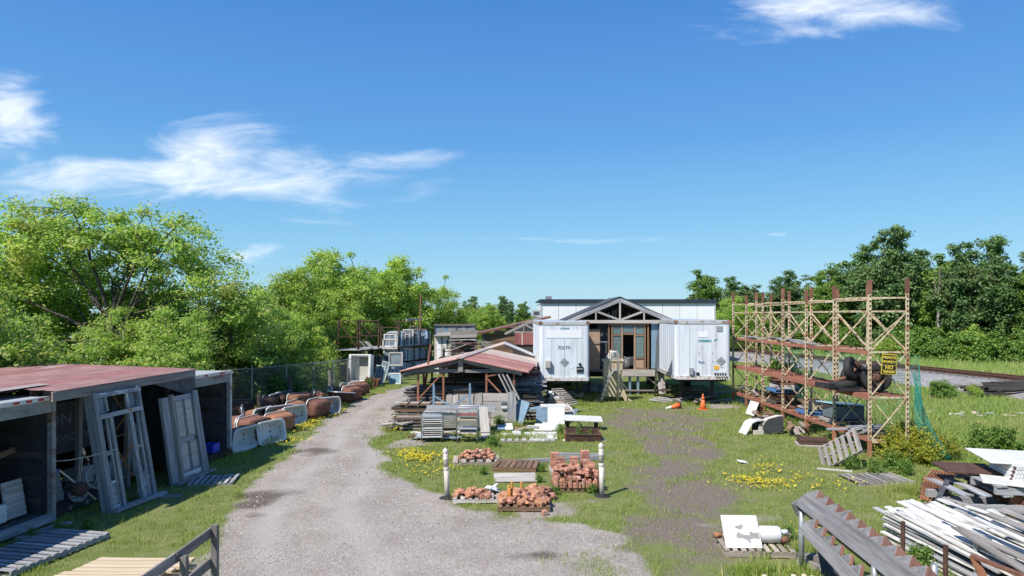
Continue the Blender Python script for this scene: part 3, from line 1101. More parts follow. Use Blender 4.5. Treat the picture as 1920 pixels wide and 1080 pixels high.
def tree(name, key, label, loc, sc=1.0, rz=0.0, cat='tree', group=None, zs=None):
    cm, tm = TREE_PROTO[key]
    o = thing(name, label, cat, loc, rz, group)
    o.scale = (sc, sc, sc if zs is None else zs)
    link('trunk' if cat == 'tree' else 'stems', tm, o)
    link('crown' if cat == 'tree' else 'foliage', cm, o)
    return o


# the spreading maple behind the open shed
proto('maple', [(-1.4, .2, 7.2, 2.4, 2.2, 1.5), (1.0, .6, 6.9, 2.4, 2.2, 1.3), (-3.2, 0, 7.2, 1.4, 1.4, 1.1), (2.9, .4, 5.6, 2.0, 1.8, 1.5), (0, 1.6, 4.6, 3.0, 1.6, 1.8),
                (-2.9, .6, 5.0, 1.9, 1.7, 1.7), (4.6, .4, 4.3, 1.3, 1.4, 1.3), (2.2, 1.2, 3.0, 3.0, 1.5, 1.5), (-2.9, .8, 2.6, 2.0, 1.6, 1.3), (5.3, .2, 3.0, 1.1, 1.1, 1.2)],
      400, 135, .064, .50, 'leaf_maple', 3, .155, 3.6, 22, 260, 'bark', (.15, 0), 1, .5, .62)
proto('round', [(0, 0, 4.9, 2.6, 2.6, 2.2), (-1.8, .3, 3.6, 2.0, 2.0, 1.9), (1.9, -.2, 3.7, 2.1, 2.1, 2.0), (.2, 0, 2.4, 2.9, 2.6, 1.9), (.6, 0, 6.4, 1.3, 1.3, 1.0), (-.9, 0, 5.9, 1.3, 1.3, 1.1)],
      240, 135, .085, .52, 'leaf_bright', 5, .22, 2.0, 10, 120, 'bark', (0, 0), 2, .36)
proto('round_b', [(0, 0, 4.4, 2.9, 2.4, 2.0), (1.5, .3, 5.6, 1.5, 1.5, 1.3), (-1.7, -.2, 5.0, 1.6, 1.6, 1.4), (.2, 0, 2.2, 3.1, 2.6, 1.9), (2.4, 0, 3.6, 1.5, 1.5, 1.5)],
      230, 135, .085, .50, 'leaf_bright', 6, .2, 2.0, 10, 120, 'bark', (0, 0), 2, .36)
proto('maple_bush', [(0, 0, 2.6, 2.1, 1.9, 1.7), (-1.0, .2, 3.8, 1.4, 1.4, 1.2), (1.2, .1, 2.0, 1.6, 1.5, 1.4), (0, 0, 1.2, 2.2, 1.8, 1.2)],
      190, 125, .060, .38, 'leaf_maple', 8, .10, 1.2, 10, 90, 'bark', (0, 0), 3, .4, .6)
proto('poplar', [(0, 0, 10.6, 1.3, 1.3, 2.4), (-.9, .2, 8.0, 2.0, 2.0, 2.4), (1.1, 0, 8.4, 1.8, 1.9, 2.0), (0, 0, 5.4, 2.5, 2.4, 2.6), (.9, 0, 11.8, .8, .8, 1.4), (-1.0, 0, 11.4, .7, .7, 1.2), (-.6, 0, 3.2, 2.2, 2.2, 1.8)],
      260, 78, .15, .52, 'leaf_dark', 9, .2, 6.0, 12, 110, 'bark_pale', (0, 0), 1, .42)
proto('broad', [(0, 0, 8.8, 2.6, 2.6, 2.2), (1.8, .2, 7.0, 2.2, 2.2, 2.0), (-1.8, 0, 6.8, 2.2, 2.2, 2.2), (0, 0, 4.4, 3.1, 2.8, 2.4), (.6, 0, 10.4, 1.4, 1.4, 1.2)],
      270, 84, .15, .58, 'leaf_dark', 10, .24, 4.5, 12, 110, 'bark', (0, 0), 1, .42)
proto('broad_b', [(0, 0, 8.0, 2.4, 2.4, 2.6), (1.5, .2, 6.0, 2.2, 2.2, 2.0), (-1.4, 0, 5.6, 2.2, 2.2, 2.4), (0, 0, 3.4, 3.0, 2.8, 2.2), (-.5, 0, 10.0, 1.5, 1.5, 1.3)],
      260, 84, .15, .56, 'leaf_mid', 12, .22, 4.0, 12, 110, 'bark_pale', (0, 0), 1, .42)
proto('conifer', [(0, 0, 9.2, .6, .6, 1.6), (0, 0, 7.4, 1.2, 1.2, 1.4), (0, 0, 5.4, 1.7, 1.7, 1.6), (0, 0, 3.2, 2.1, 2.1, 1.7)],
      300, 46, .14, .5, 'leaf_dark', 13, .18, 8.0, 10, 80, 'bark', (0, 0), 1, .5, .4)
proto('bush', [(0, 0, 1.1, 1.5, 1.3, 1.0), (-.8, .2, 1.6, .9, .9, .8), (.9, 0, 1.4, .9, .9, .8), (0, 0, .6, 1.7, 1.4, .7)],
      170, 50, .095, .36, 'leaf_mid', 14, .05, .6, 6, 40, 'bark', (0, 0), 4, .4)
proto('bush_bright', [(0, 0, 1.0, 1.4, 1.2, .9), (.6, .2, 1.6, .8, .8, .7), (-.7, 0, 1.2, .9, .9, .8), (0, 0, .5, 1.5, 1.2, .6)],
      170, 54, .075, .34, 'leaf_bright', 15, .04, .6, 6, 40, 'bark', (0, 0), 4, .4)
proto('vine', [(0, 0, .7, .9, .6, .7), (.5, .1, 1.1, .5, .4, .5), (-.5, 0, .5, .6, .5, .5)],
      120, 34, .055, .26, 'leaf_yellow', 16, .025, .5, 8, 50, 'bark', (0, 0), 5, .5)
proto('weed', [(0, 0, .35, .35, .35, .35), (.2, .1, .2, .35, .3, .22)],
      46, 24, .042, .16, 'leaf_mid', 17, .012, .2, 4, 16, 'bark', (0, 0), 3, .6)
proto('dead', [(0, 0, 6.5, 1.4, 1.4, 2.4), (0, 0, 9.0, .7, .7, 1.0)],
      60, 5, .10, .5, 'leaf_mid', 18, .16, 5.5, 16, 60, 'bark_pale', (0, 0), 1, .6)

tree('maple_tree', 'maple', 'tall spreading maple with dark trunk rising behind the red roofed shed', (-18.2, 30.5, 0), 1.28, 0, zs=1.12)
tree('maple_sapling', 'maple_bush', 'yellow tinged maple sapling at left edge overhanging the shed roof', (-15.3, 18.9, 0), 1.1, .4, zs=1.2)
tree('maple_sapling', 'maple_bush', 'maple sapling filling the gap left of the tall maple trunk', (-20.5, 26, 0), 1.25, 2.0, zs=1.2)
tree('maple_sapling', 'maple_bush', 'bushy maple sapling beside the far end of the shed trailer', (-14.9, 33.5, 0), 1.15, 3.4, zs=1.1)
tree('maple_sapling', 'maple_bush', 'low maple growth behind the far trailer roof', (-13.2, 26.5, 0), .95, 5.0, zs=.95)
tree('maple_sapling', 'maple_bush', 'leafy maple sapling before the foot of the tall maple', (-16.2, 27.5, 0), 1.1, 4.2, zs=.95)
tree('shade_tree', 'round', 'leafy tree deep behind the tall maple at the left edge', (-24, 33, 0), 1.25, 1.0)
tree('shade_tree', 'round_b', 'leafy tree between the tall maple and the wire fence', (-18.5, 36, 0), .9, 2.2)
tree('maple_sapling', 'maple_bush', 'slender maple at the near end of the wire fence', (-13.6, 37.5, 0), 1.15, 1.2, zs=1.15)
LT = [(-15.4, 46, 1.0, 'round', 'bright green tree at left end of the grove behind the wire fence'),
      (-15.4, 53, 1.2, 'round_b', 'bright green tree behind the middle of the wire fence'),
      (-14.4, 55, 1.3, 'round', 'tallest bright green tree of the grove behind the white shower stall'),
      (-12.4, 60, 1.34, 'round_b', 'bright green tree behind the bare rack frames'),
      (-10.8, 63, 1.3, 'round', 'bright green tree behind the tall rusty pole'),
      (-8.4, 68, 1.15, 'round_b', 'rounded tree at the right end of the grove above the grey container'),
      (-13.6, 42, .72, 'round_b', 'smaller leafy tree leaning over the wire fence'),
      (-13.2, 50.5, .85, 'round', 'dense lower tree behind the stacked doors')]
for i, (x, y, s_, k, lb) in enumerate(LT):
    tree('grove_tree', k, lb, (x, y, 0), s_, i * 1.3, 'tree', 'bright green grove left of the lane')
tree('distant_tree', 'round', 'small distant tree above the plank barn roof', (-3.4, 92, 0), .78, .3)
tree('distant_tree', 'round_b', 'small distant tree right of the grey container', (-5.9, 100, 0), .85, 1.3)
tree('distant_tree', 'conifer', 'tiny dark conifer on the horizon above the plank barn', (-1.9, 120, 0), .75, 1.3)
tree('distant_tree', 'broad_b', 'distant tree at the right corner of the white warehouse', (25.5, 90, 0), .92, .3)
tree('distant_tree', 'round', 'light green distant tree behind the right trailer', (24.0, 74, 0), .86, .7)
tree('distant_tree', 'broad', 'distant dark tree behind the far end of the steel rack', (32.0, 98, 0), .84, 1.7)
tree('distant_tree', 'round_b', 'light green distant tree left of the wood beyond the railway', (29.0, 80, 0), .72, 2.7)
tree('distant_tree', 'broad_b', 'far tree closing the view behind the rack and railway', (37, 105, 0), .8, 2.2)
# the wood beyond the railway
RT = [(37.5, 86, .92, 'conifer', 'thin dark spruce at the left end of the wood'), (39.0, 84, .95, 'broad_b', 'mid green tree right of the thin spruce'),
      (41.0, 80, 1.06, 'broad', 'dark tree left of the tallest poplar'), (39.8, 72, 1.08, 'poplar', 'tallest dark poplar of the wood beyond the railway'),
      (42.4, 74, 1.0, 'broad', 'dark broad tree right behind the tallest poplar'), (42.5, 68, .98, 'dead', 'bare grey tree standing at the edge of the wood'),
      (45.0, 70, .95, 'broad_b', 'dense tree in front of the wood with pale trunk'), (44.5, 66, .97, 'broad', 'big round dark tree right of the bare grey tree'),
      (48.5, 69, .96, 'poplar', 'dark poplar in the middle of the wood right of the round tree'), (48.0, 64, .80, 'broad_b', 'lower tree in the dip right of the round dark tree'),
      (49.0, 62, .90, 'broad', 'dark tree at the right edge of the photograph'), (52.0, 66, .90, 'broad_b', 'tree at the far right edge behind the dark one'),
      (36.0, 78, .78, 'broad_b', 'shorter tree at the front left of the wood'), (56, 72, .95, 'broad', 'tree off the right end of the wood'),
      (46.0, 78, 1.0, 'broad', 'dark tree deep in the middle of the wood'), (38.0, 95, .9, 'broad', 'dark tree far back at the left of the wood')]
for i, (x, y, s_, k, lb) in enumerate(RT):
    tree('wood_tree', k, lb, (x, y, 0), s_, i * 2.1, 'tree', 'wood beyond the railway')
BU = [(38.6, 62, 1.2), (40.8, 60, 1.5), (43.3, 58.5, 1.3), (45.5, 57.5, 1.6), (36.4, 66, 1.2), (34.5, 71, 1.3), (32.0, 78, 1.4), (42.2, 62, 1.6), (46.5, 60, 1.7), (39.0, 66, 1.7), (29.6, 88, 1.6), (35.8, 74, 1.6)]
ORD = ['first', 'second', 'third', 'fourth', 'fifth', 'sixth', 'seventh', 'eighth', 'ninth', 'tenth', 'eleventh', 'twelfth', 'thirteenth', 'fourteenth', 'fifteenth', 'sixteenth', 'seventeenth', 'eighteenth']
BU.sort(key=lambda q: q[0] / q[1])
for i, (x, y, s_) in enumerate(BU):
    tree('edge_bush', 'bush' if i % 4 else 'bush_bright', ORD[i] + ' undergrowth bush from the left along the wood beyond the railway', (x, y, 0), s_ * .85, i * 1.7, 'bush', 'undergrowth along the wood')
FT = [(-9, 150, .9), (-5, 160, .8), (-1.5, 150, .9), (2.5, 165, .85), (47, 120, .95), (55, 135, 1.0), (62, 150, 1.0)]
for i, (x, y, s_) in enumerate(FT):
    tree('horizon_tree', 'broad_b' if i % 2 else 'broad', ORD[i] + ' from the left of the far trees along the horizon', (x, y, 0), s_ * .8, i * 1.1, 'tree', 'far trees on the horizon')
# bushes near the rack and the fence
tree('railside_bush', 'bush', 'round bush at the foot of the ballast right of the rack', (22.6, 35.8, 0), .42, .5, 'bush')
tree('railside_bush', 'bush_bright', 'low weed bush beside the pile of old sleepers', (24.6, 36.2, 0), .28, 1.5, 'bush')
for i, (x, y, s_, lb) in enumerate([(11.3, 20.1, .5, 'yellow green vine between the front feet of the steel rack'), (12.2, 20.2, .62, 'yellow leaved vine at the right foot of the steel rack'),
                                    (13.0, 20.9, .6, 'yellow leaved bush under the torn green netting'), (11.7, 20.9, .6, 'green vine inside the near end of the rack'),
                                    (12.6, 22.2, .6, 'vine behind the netting of the rack')]):
    tree('rack_vine', 'vine', lb, (x, y, 0), s_, i * 1.3, 'vine')
tree('rack_vine', 'bush', 'green climber on the back of the rack far bays', (12.6, 31.2, 0), .5, .3, 'vine', zs=1.1)
for i, (x, y, s_, lb) in enumerate([(14.6, 18.8, .5, 'low leafy weeds behind the radiator stack'), (16.2, 19.8, .55, 'leafy weed bush right of the netting'), (15.2, 21.6, .5, 'small weed bush in the meadow behind the netting'), (18.2, 22.5, .5, 'weed bush in the meadow at the right edge')]):
    tree('meadow_bush', 'bush', lb, (x, y, 0), s_ * .8, i * 1.1, 'bush')
tree('fence_bush', 'bush_bright', 'bright sapling growing through the wire fence', (-10.7, 38.6, 0), .6, .4, 'bush', zs=1.2)
tree('fence_bush', 'bush', 'green bush behind the near wire fence panel', (-12.4, 34.5, 0), 1.1, 1.4, 'bush')
tree('fence_bush', 'bush', 'dark bush between the trailer and the dark fence post', (-13.6, 28.2, 0), .8, 2.9, 'bush')
tree('fence_bush', 'bush_bright', 'green bush behind the middle of the wire fence', (-11.6, 37.6, 0), .8, .9, 'bush')

# ================================================================== shared builders
def ribbed(l, wd, mat, rib=.2, hgt=.025, thick=.004):
    """roof or wall sheet lying in XY: ribs run along x, rib spacing across y"""
    mb = MB()
    n = max(int(round(wd / rib)), 1)
    prof = []
    for i in range(n):
        y0 = -wd / 2 + i * wd / n
        st = wd / n
        prof += [(y0, 0), (y0 + st * .55, 0), (y0 + st * .68, hgt), (y0 + st * .86, hgt)]
    prof.append((wd / 2, 0))
    xs = [-l / 2, -l / 6, l / 6, l / 2]
    k = len(prof)
    for x in xs:
        for y, z in prof:
            mb.v.append((x, y, z))
    for i in range(len(xs) - 1):
        for j in range(k - 1):
            mb.f.append((i * k + j, (i + 1) * k + j, (i + 1) * k + j + 1, i * k + j + 1))
    o = len(mb.v)
    mb.v += [(x, y, z - thick) for x, y, z in mb.v]
    mb.f += [tuple(i + o for i in f[::-1]) for f in list(mb.f)]
    return mb.mesh('sheet', mat)


def sheet_on(name, p00, p10, p01, mat, parent, rib=.2, hgt=.025):
    """sheet with corner p00, length edge to p10 (ribs along it) and width edge to p01"""
    p00, p10, p01 = V(p00), V(p10), V(p01)
    ex, ey = p10 - p00, p01 - p00
    me = ribbed(ex.length, ey.length, mat, rib, hgt)
    x = ex.normalized()
    z = ex.cross(ey).normalized()
    y = z.cross(x)
    m = Matrix((x, y, z)).transposed().to_4x4()
    return link(name, me, parent, False, Matrix.Translation(p00 + ex / 2 + ey / 2) @ m)


def pallet(label, loc, rz=0.0, mat='wood_pallet', L_=1.2, W_=1.0, n=7, rot=None, group=None, name='pallet', cat='pallet', h=.14, gap=.62):
    t_ = thing(name, label, cat, loc, rz, group, rot)
    fill_pallet(t_, mat, L_, W_, n, h, gap)
    return t_


def fill_pallet(t_, mat='wood_pallet', L_=1.2, W_=1.0, n=7, h=.14, gap=.62, z0=0.0):
    bw = W_ / n * gap if gap < 1 else W_ / n * .96
    bw = L_ / n * (gap if gap < 1 else .96)
    for i in range(n):
        x = -L_ / 2 + bw / 2 + (L_ - bw) * i / (n - 1)
        bar('deck_board', (x + random.uniform(-.01, .01), -W_ / 2, z0 + h - .011 + random.uniform(-.002, .004)), (x + random.uniform(-.015, .015), W_ / 2, z0 + h - .011), bw, .02, M[mat], t_)
    for y in (-W_ / 2 + .025, 0, W_ / 2 - .025):
        bar('stringer', (-L_ / 2, y, z0 + h / 2), (L_ / 2, y, z0 + h / 2), .04, h - .045, M[mat], t_)
    for x in (-L_ / 2 + .06, 0, L_ / 2 - .06):
        bar('base_board', (x, -W_ / 2, z0 + .01), (x, W_ / 2, z0 + .01), .09, .02, M[mat], t_)


# ================================================================== the open shed on the left
A_ = V((-9.7, 14.4, 0))
SHED_RZ = math.atan2(.993, .119)


def open_trailer(name, label, x0, x1, top, depth, tapes, near):
    t_ = thing(name, label, 'trailer', A_, SHED_RZ)
    w_ = x1 - x0
    fl = .22
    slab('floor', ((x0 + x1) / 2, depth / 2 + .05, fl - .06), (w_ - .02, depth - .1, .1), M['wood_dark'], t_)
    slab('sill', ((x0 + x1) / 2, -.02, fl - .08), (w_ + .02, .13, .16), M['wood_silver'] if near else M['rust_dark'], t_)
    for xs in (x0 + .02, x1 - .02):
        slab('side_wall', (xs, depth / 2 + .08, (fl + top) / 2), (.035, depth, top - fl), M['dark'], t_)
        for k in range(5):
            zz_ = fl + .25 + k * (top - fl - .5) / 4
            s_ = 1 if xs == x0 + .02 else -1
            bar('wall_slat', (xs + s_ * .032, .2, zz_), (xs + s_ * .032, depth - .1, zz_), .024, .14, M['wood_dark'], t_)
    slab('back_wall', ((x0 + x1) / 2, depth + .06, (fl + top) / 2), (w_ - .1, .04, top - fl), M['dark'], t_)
    slab('roof', ((x0 + x1) / 2, depth / 2 + .12, top + .012), (w_, depth, .025), M['roof_grey'], t_)
    slab('header', ((x0 + x1) / 2, -.03, top - .17), (w_ - .2, .09, .26), M['header_paint'], t_)
    tr_ = slab('top_rail', ((x0 + x1) / 2, -.035, top - .005), (w_ + .04, .12, .09), M['alu'], t_)
    for xs in (x0 + .05, x1 - .05):
        slab('corner_post', (xs, -.03, (fl + top) / 2 - .05), (.1, .12, top - fl - .02), M['header_paint'] if near else M['trailer_rail'], t_)
    for k, (tx, cm) in enumerate(tapes):
        slab('reflective_tape', (tx, -.1, top - .005), (.14, .004, .05), M[cm], t_)
    return t_


open_trailer('open_trailer', 'rusty open ended trailer body at the left edge of the shed row', -2.5, 0, 2.66, 5.5,
             [(-1.0 + .15 * i, 'tape_red' if i % 2 == 0 else 'tape_white') for i in range(7)], True)
open_trailer('open_trailer', 'open trailer body whose shade falls across the lower left corner', -5.1, -2.62, 2.66, 5.5, [], True)
open_trailer('open_trailer', 'open ended trailer body at the far end of the shed beside the bathtubs', 4.72, 7.05, 2.62, 6.0,
             [(4.82, 'tape_red'), (4.97, 'tape_red'), (5.6, 'tape_red'), (5.76, 'tape_white'), (6.4, 'tape_red'), (6.55, 'tape_red')], False)

sh = thing('lean_to_shed', 'open timber lean-to with red brown metal roof between two trailer bodies', 'shed', A_, SHED_RZ)
zf = lambda x: 2.80 + .012 * x
mats = ['roof_salmon', 'roof_red', 'roof_salmon', 'roof_salmon', 'roof_red', 'roof_salmon']
sheet_on('roof_sheet', (-2.4, .44, zf(-2.4) + .075), (.5, .46, zf(.5) + .075), (-2.4, .8, zf(-2.4) + .08), M['roof_pale'], sh, .3, .010)
for i in range(6):
    x0 = -.25 if i == 0 else -2.4
    y0 = -.32 + i * .76
    sheet_on('roof_sheet', (x0, y0, zf(x0) + .02 * i + .02), (4.85, y0 + .05, zf(4.85) + .02 * i + .02), (x0, y0 + .79, zf(x0) + .02 * i + .04), M[mats[i]], sh, .38, .010)
bar('fascia', (-.35, -.30, zf(-.3) - .09), (4.75, -.27, zf(4.75) - .09), .04, .2, M['wood_grey'], sh)
for x in (.15, 1.25, 2.9, 4.55):
    bar('post', (x, .42 if x > 1 else .25, 0), (x + .02, .42 if x > 1 else .25, zf(x) - .02), .11, .11, M['wood_grey'], sh, (0, 1, 0))
for y in (.42, 2.2, 4.0):
    bar('rafter', (-.1, y, zf(0) - .04), (4.7, y, zf(4.7) - .04), .05, .13, M['wood_dark'], sh)
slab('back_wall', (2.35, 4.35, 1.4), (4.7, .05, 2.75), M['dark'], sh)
for i in range(4):
    bar('floor_board', (.05, .35 + i * .26, .2), (2.3, .35 + i * .26, .2), .24, .03, M['wood_dark'], sh)
bar('floor_edge', (.05, .2, .12), (2.35, .2, .12), .05, .14, M['wood_dark'], sh)
for i in range(5):
    bar('floor_edge_block', (.2 + i * .5, .15, .12), (.2 + i * .5, .23, .12), .08, .1, M['wood_grey'], sh)
# gusset of dark metal under the roof end
MB().prism([(4.5, -.28, zf(4.5) - .2), (4.75, -.28, zf(4.5) - .2), (4.75, -.28, 2.1), (3.0, -.24, zf(3) - .2)], (0, .02, 0)).build('end_flashing', M['dark'], sh, world=False)

sg = thing('sign_panel', 'dark lettered sign panel standing inside the lean-to shed', 'sign', A_, SHED_RZ)
slab('panel', (2.62, 1.16, 1.72), (4.1, .03, 1.2), M['dark'], sg)
for (tx, x, z, s_) in (('SION  INTERIOR', 2.6, 1.92, .40), ('SERVICE  INSTALLATION', 2.7, 1.46, .23)):
    me_ = text_mesh(tx, s_, M['ink'], .004, 1.25)
    link('lettering', me_, sg, False, Matrix.Translation((x, 1.14, z)) @ Matrix.Rotation(R(90), 4, 'X'))


def shed_item(name, label, cat, group=None):
    return thing(name, label, cat, A_, SHED_RZ, group)


# recycling bin, pole, baskets, wheel, ropes
o = shed_item('blue_bin', 'tall blue plastic bin behind the rusty trailer corner post', 'bin')
MB().prism([(.12, .24, .22), (.34, .24, .22), (.40, .24, 1.02), (.08, .24, 1.02)], (0, .3, 0)).build('body', M['plastic_blue'], o, world=False)
MB().box((.24, .39, 1.03), (.40, .36, .03)).build('rim', M['plastic_blue'], o, world=False)
for zz_ in (.45, .7):
    MB().box((.24, .232, zz_), (.26, .012, .02)).build('rib', M['plastic_blue'], o, world=False)
tag(bar('wooden_pole', A_ + V((-.05, .30, 1.05)), A_ + V((.35, .95, .24)), .035, .035, M['wood_new']), 'bare wooden pole leaning beside the blue bin', 'pole')
o = thing('wire_basket', 'white wire basket standing on the shed floor', 'basket', G(147, 940, .22), 0)
for zz_, rr_ in ((.02, .10), (.09, .16), (.17, .20)):
    pts = [(rr_ * math.cos(2 * math.pi * k / 18), rr_ * math.sin(2 * math.pi * k / 18), zz_) for k in range(18)]
    MB().path(pts, .006, 5, closed=True).build('hoop', M['tape_white'], o, world=False)
for k in range(14):
    a = 2 * math.pi * k / 14
    MB().path([(.05 * math.cos(a), .05 * math.sin(a), .005), (.10 * math.cos(a), .10 * math.sin(a), .02), (.16 * math.cos(a), .16 * math.sin(a), .09), (.2 * math.cos(a), .2 * math.sin(a), .18)], .005, 4).build('wire', M['tape_white'], o, world=False)
r0, r1 = P(88, 866, 14.5), P(219, 842, 15.15)
tag(MB().path([r0, r0.lerp(r1, .3) + V((0, 0, -.05)), r0.lerp(r1, .6) + V((0, 0, -.05)), r1], .011, 6).build('rope', M['rope']), 'pale rope tied from the trailer post to the door frame', 'rope')
b_ = r0.lerp(r1, .52)
o = thing('hanging_bucket', 'dull brass bucket hanging on two cords in the shed', 'bucket', b_ + V((-.1, 0, -.72)))
MB().lathe([(.07, -.16), (.14, -.12), (.17, 0), (.12, .1), (.03, .14)], 16).build('pot', M['rust_dark'], o, True, False)
for s_ in (-.02, .03):
    MB().tube((s_ - .02, 0, .13), (s_ + .05, 0, .70), .006, None, 5).build('cord', M['rope'], o, world=False)
o = thing('spoked_wheel', 'dark spoked cart wheel leaning inside the shed', 'wheel', P(182, 893, 16.0), 0, None, (R(78), 0, R(70)))
MB().path([(.28 * math.cos(k * math.pi / 12), .28 * math.sin(k * math.pi / 12), 0) for k in range(24)], .025, 6, closed=True).build('rim', M['steel'], o, True, False)
for k in range(6):
    a = k * math.pi / 3
    MB().tube((0, 0, 0), (.27 * math.cos(a), .27 * math.sin(a), 0), .014, None, 6).build('spoke', M['steel'], o, world=False)
MB().lathe([(.05, -.05), (.05, .05)], 12).build('hub', M['rust_dark'], o, world=False)

# junk on the floor of shed and near trailer
o = shed_item('work_bench', 'broken wooden bench frame inside the near open trailer', 'bench')
bar('leg', (-1.08, .5, .22), (-1.05, .5, 1.42), .13, .05, M['wood_brown'], o, (0, 1, 0))
bar('leg', (-1.04, .43, .22), (-1.02, .43, .98), .15, .04, M['wood_silver'], o, (0, 1, 0))
bar('rail', (-1.2, .6, 1.45), (-.2, .7, 1.58), .05, .12, M['wood_brown'], o)
bar('shelf', (-2.2, .7, .98), (-.95, .6, 1.0), .4, .04, M['wood_pale'], o)
bar('shelf', (-2.2, .7, .55), (-1.0, .6, .56), .4, .04, M['wood_silver'], o)
bar('brace', (-1.9, .5, 1.15), (-1.1, .5, 1.5), .04, .08, M['wood_brown'], o)
for i, (x, y, z, l_, c_) in enumerate([(-.55, 1.3, .45, .7, 'glass_dark'), (-.5, 1.6, .75, .6, 'wood_silver'), (-1.6, .5, 1.9, .6, 'wood_pale'), (-1.7, .9, .4, .8, 'dark')]):
    tag(slab('crate_panel', A_ + Euler((0, 0, SHED_RZ)).to_matrix() @ V((x, y, z)), (l_, .05, .42), M[c_], None, (R(-8), 0, SHED_RZ + .05 * i)),
        ['dirty glazed sash', 'grey board', 'pale plank', 'dark panel'][i] + ' standing inside the near open trailer', ['window', 'board', 'plank', 'panel'][i])
o = shed_item('plank_heap', 'low heap of old planks on the shed floor behind the door frame', 'planks')
for i in range(14):
    x, y = 1.0 + random.random() * 1.2, .6 + random.random() * .5
    bar('plank', (x, y, .26 + .035 * i), (x + random.uniform(1.2, 2.0), y + random.uniform(-.3, .4), .26 + .035 * i + random.uniform(-.02, .1)), random.uniform(.08, .18), .03, M[random.choice(['wood_grey', 'wood_silver', 'wood_dark'])], o)
o = shed_item('metal_cart', 'blue grey metal trough lying in the shed behind the door frame', 'trough')
MB().prism([(2.5, .5, .3), (3.6, .5, .3), (3.8, .5, .75), (2.3, .5, .75)], (0, .5, 0)).build('body', M['steel_blue'], o, world=False)
MB().box((3.05, .75, .78), (1.6, .56, .03)).build('lid', M['grey_stone'], o, world=False)
o = shed_item('crossed_strips', 'thin orange wooden strips crossed inside the tall door frame', 'strips')
for a, b in (((212, 742), (248, 795)), ((247, 765), (217, 806)), ((216, 818), (249, 812)), ((219, 843), (250, 893)), ((248, 832), (222, 886))):
    p0, p1 = P(a[0], a[1], 16.0), P(b[0], b[1], 16.5)
    q = bar('strip', p0, p1, .03, .012, M['wood_orange'])
    q.parent = o
    q.matrix_parent_inverse = o.matrix_basis.inverted()

for i, (x, y, z, w_, h_, c_, rt, nm, lb) in enumerate([
        (.75, .55, .55, .5, .7, 'wood_pale', -12, 'old_shutter', 'pale louvred shutter leaning in the shed behind the wire basket'), (.45, .75, .8, .1, 1.1, 'alu', -10, 'metal_strip', 'bright metal strips leaning behind the blue bin'),
        (1.7, .6, .5, .6, .55, 'box_grey', -4, 'cardboard_box', 'grey box on the shed floor beside the spoked wheel'), (3.3, .35, .9, .45, 1.3, 'wood_silver', -9, 'plank_shutter', 'grey plank door standing behind the tall door frame'),
        (-.5, .35, .62, .5, .75, 'wood_pale', -10, 'old_shutter', 'pale shutter leaning just inside the near open trailer'), (-.95, .3, .42, .3, .36, 'white_enamel', 0, 'enamel_bin', 'white enamel bin just inside the near open trailer'),
        (5.3, .5, .7, .5, .9, 'wood_grey', -8, 'plank_shutter', 'grey plank door just inside the far open trailer'), (6.4, .9, .75, .7, 1.0, 'wood_brown', -6, 'old_cupboard', 'brown cupboard standing inside the far open trailer')]):
    o = shed_item(nm, lb, nm.split('_')[-1])
    o.matrix_basis = o.matrix_basis @ Matrix.Translation((x, y, z - h_ / 2 + .02)) @ Matrix.Rotation(R(rt), 4, 'X')
    dp = .3 if nm in ('cardboard_box', 'enamel_bin', 'old_cupboard') else .04
    slab('body', (0, dp / 2, h_ / 2), (w_, dp, h_), M[c_], o, (0, 0, 0), .008)
    for k in range(3):
        slab('batten', (0, -.014, h_ * (.2 + .3 * k)), (w_ - .04, .02, .05), M[c_], o)

# tall weathered entrance frame leaning on the roof edge
b0, b1 = V((-8.86, 15.0, 0)), V((-8.60, 16.47, 0))
rz = math.atan2(b1.y - b0.y, b1.x - b0.x)
o = thing('door_frame', 'tall weathered grey entrance frame with empty sidelights leaning on the shed roof', 'door frame', b0, 0, None, Euler((R(-10.5), 0, rz), 'XYZ'))
W0 = 1.5
m_ = M['wood_silver']
mw = surf('flaked_frame_paint', (.16, .17, .18), (.34, .35, .36), .9, 0, 7, LONG, .4, 18, .2, (.62, .62, .60), 6, .60, .04, .4, (.5, 2, 2))
bar('jamb', (.06, .05, 0), (.06, .05, 2.70), .26, .10, m_, o, (1, 0, 0))
bar('jamb', (W0 - .06, 0, .03), (W0 - .06, 0, 2.72), .14, .10, mw, o, (1, 0, 0))
bar('head', (.1, -.012, 2.62), (W0, -.012, 2.64), .13, .10, mw, o)
bar('transom', (.1, -.02, 2.14), (W0 - .05, -.02, 2.18), .14, .10, m_, o)
bar('sill', (.05, -.06, .05), (W0 + .18, -.06, .05), .26, .08, m_, o)
bar('inner_jamb', (.46, -.01, .09), (.46, -.01, 2.1), .10, .09, m_, o, (1, 0, 0))
bar('inner_jamb', (W0 - .44, -.01, .09), (W0 - .44, -.01, 2.12), .10, .09, mw, o, (1, 0, 0))
for xc in (.27, W0 - .26):
    bar('sidelight_stile', (xc - .09, 0, .1), (xc - .09, 0, 2.1), .05, .045, mw, o, (1, 0, 0))
    bar('sidelight_stile', (xc + .09, 0, .1), (xc + .09, 0, 2.1), .05, .045, m_, o, (1, 0, 0))
    slab('sidelight_panel', (xc, .01, .38), (.16, .02, .5), mw, o)
    for zz_ in (.12, .66, 1.3):
        bar('sidelight_rail', (xc - .07, -.004, zz_), (xc + .07, -.004, zz_), .045, .06, mw, o)
    slab('pane', (xc, .012, 2.39), (.24, .006, .36), M['glass_dark'], o)
for x in (.42, W0 - .42):
    bar('transom_mullion', (x, 0, 2.24), (x, 0, 2.58), .06, .05, mw, o, (1, 0, 0))

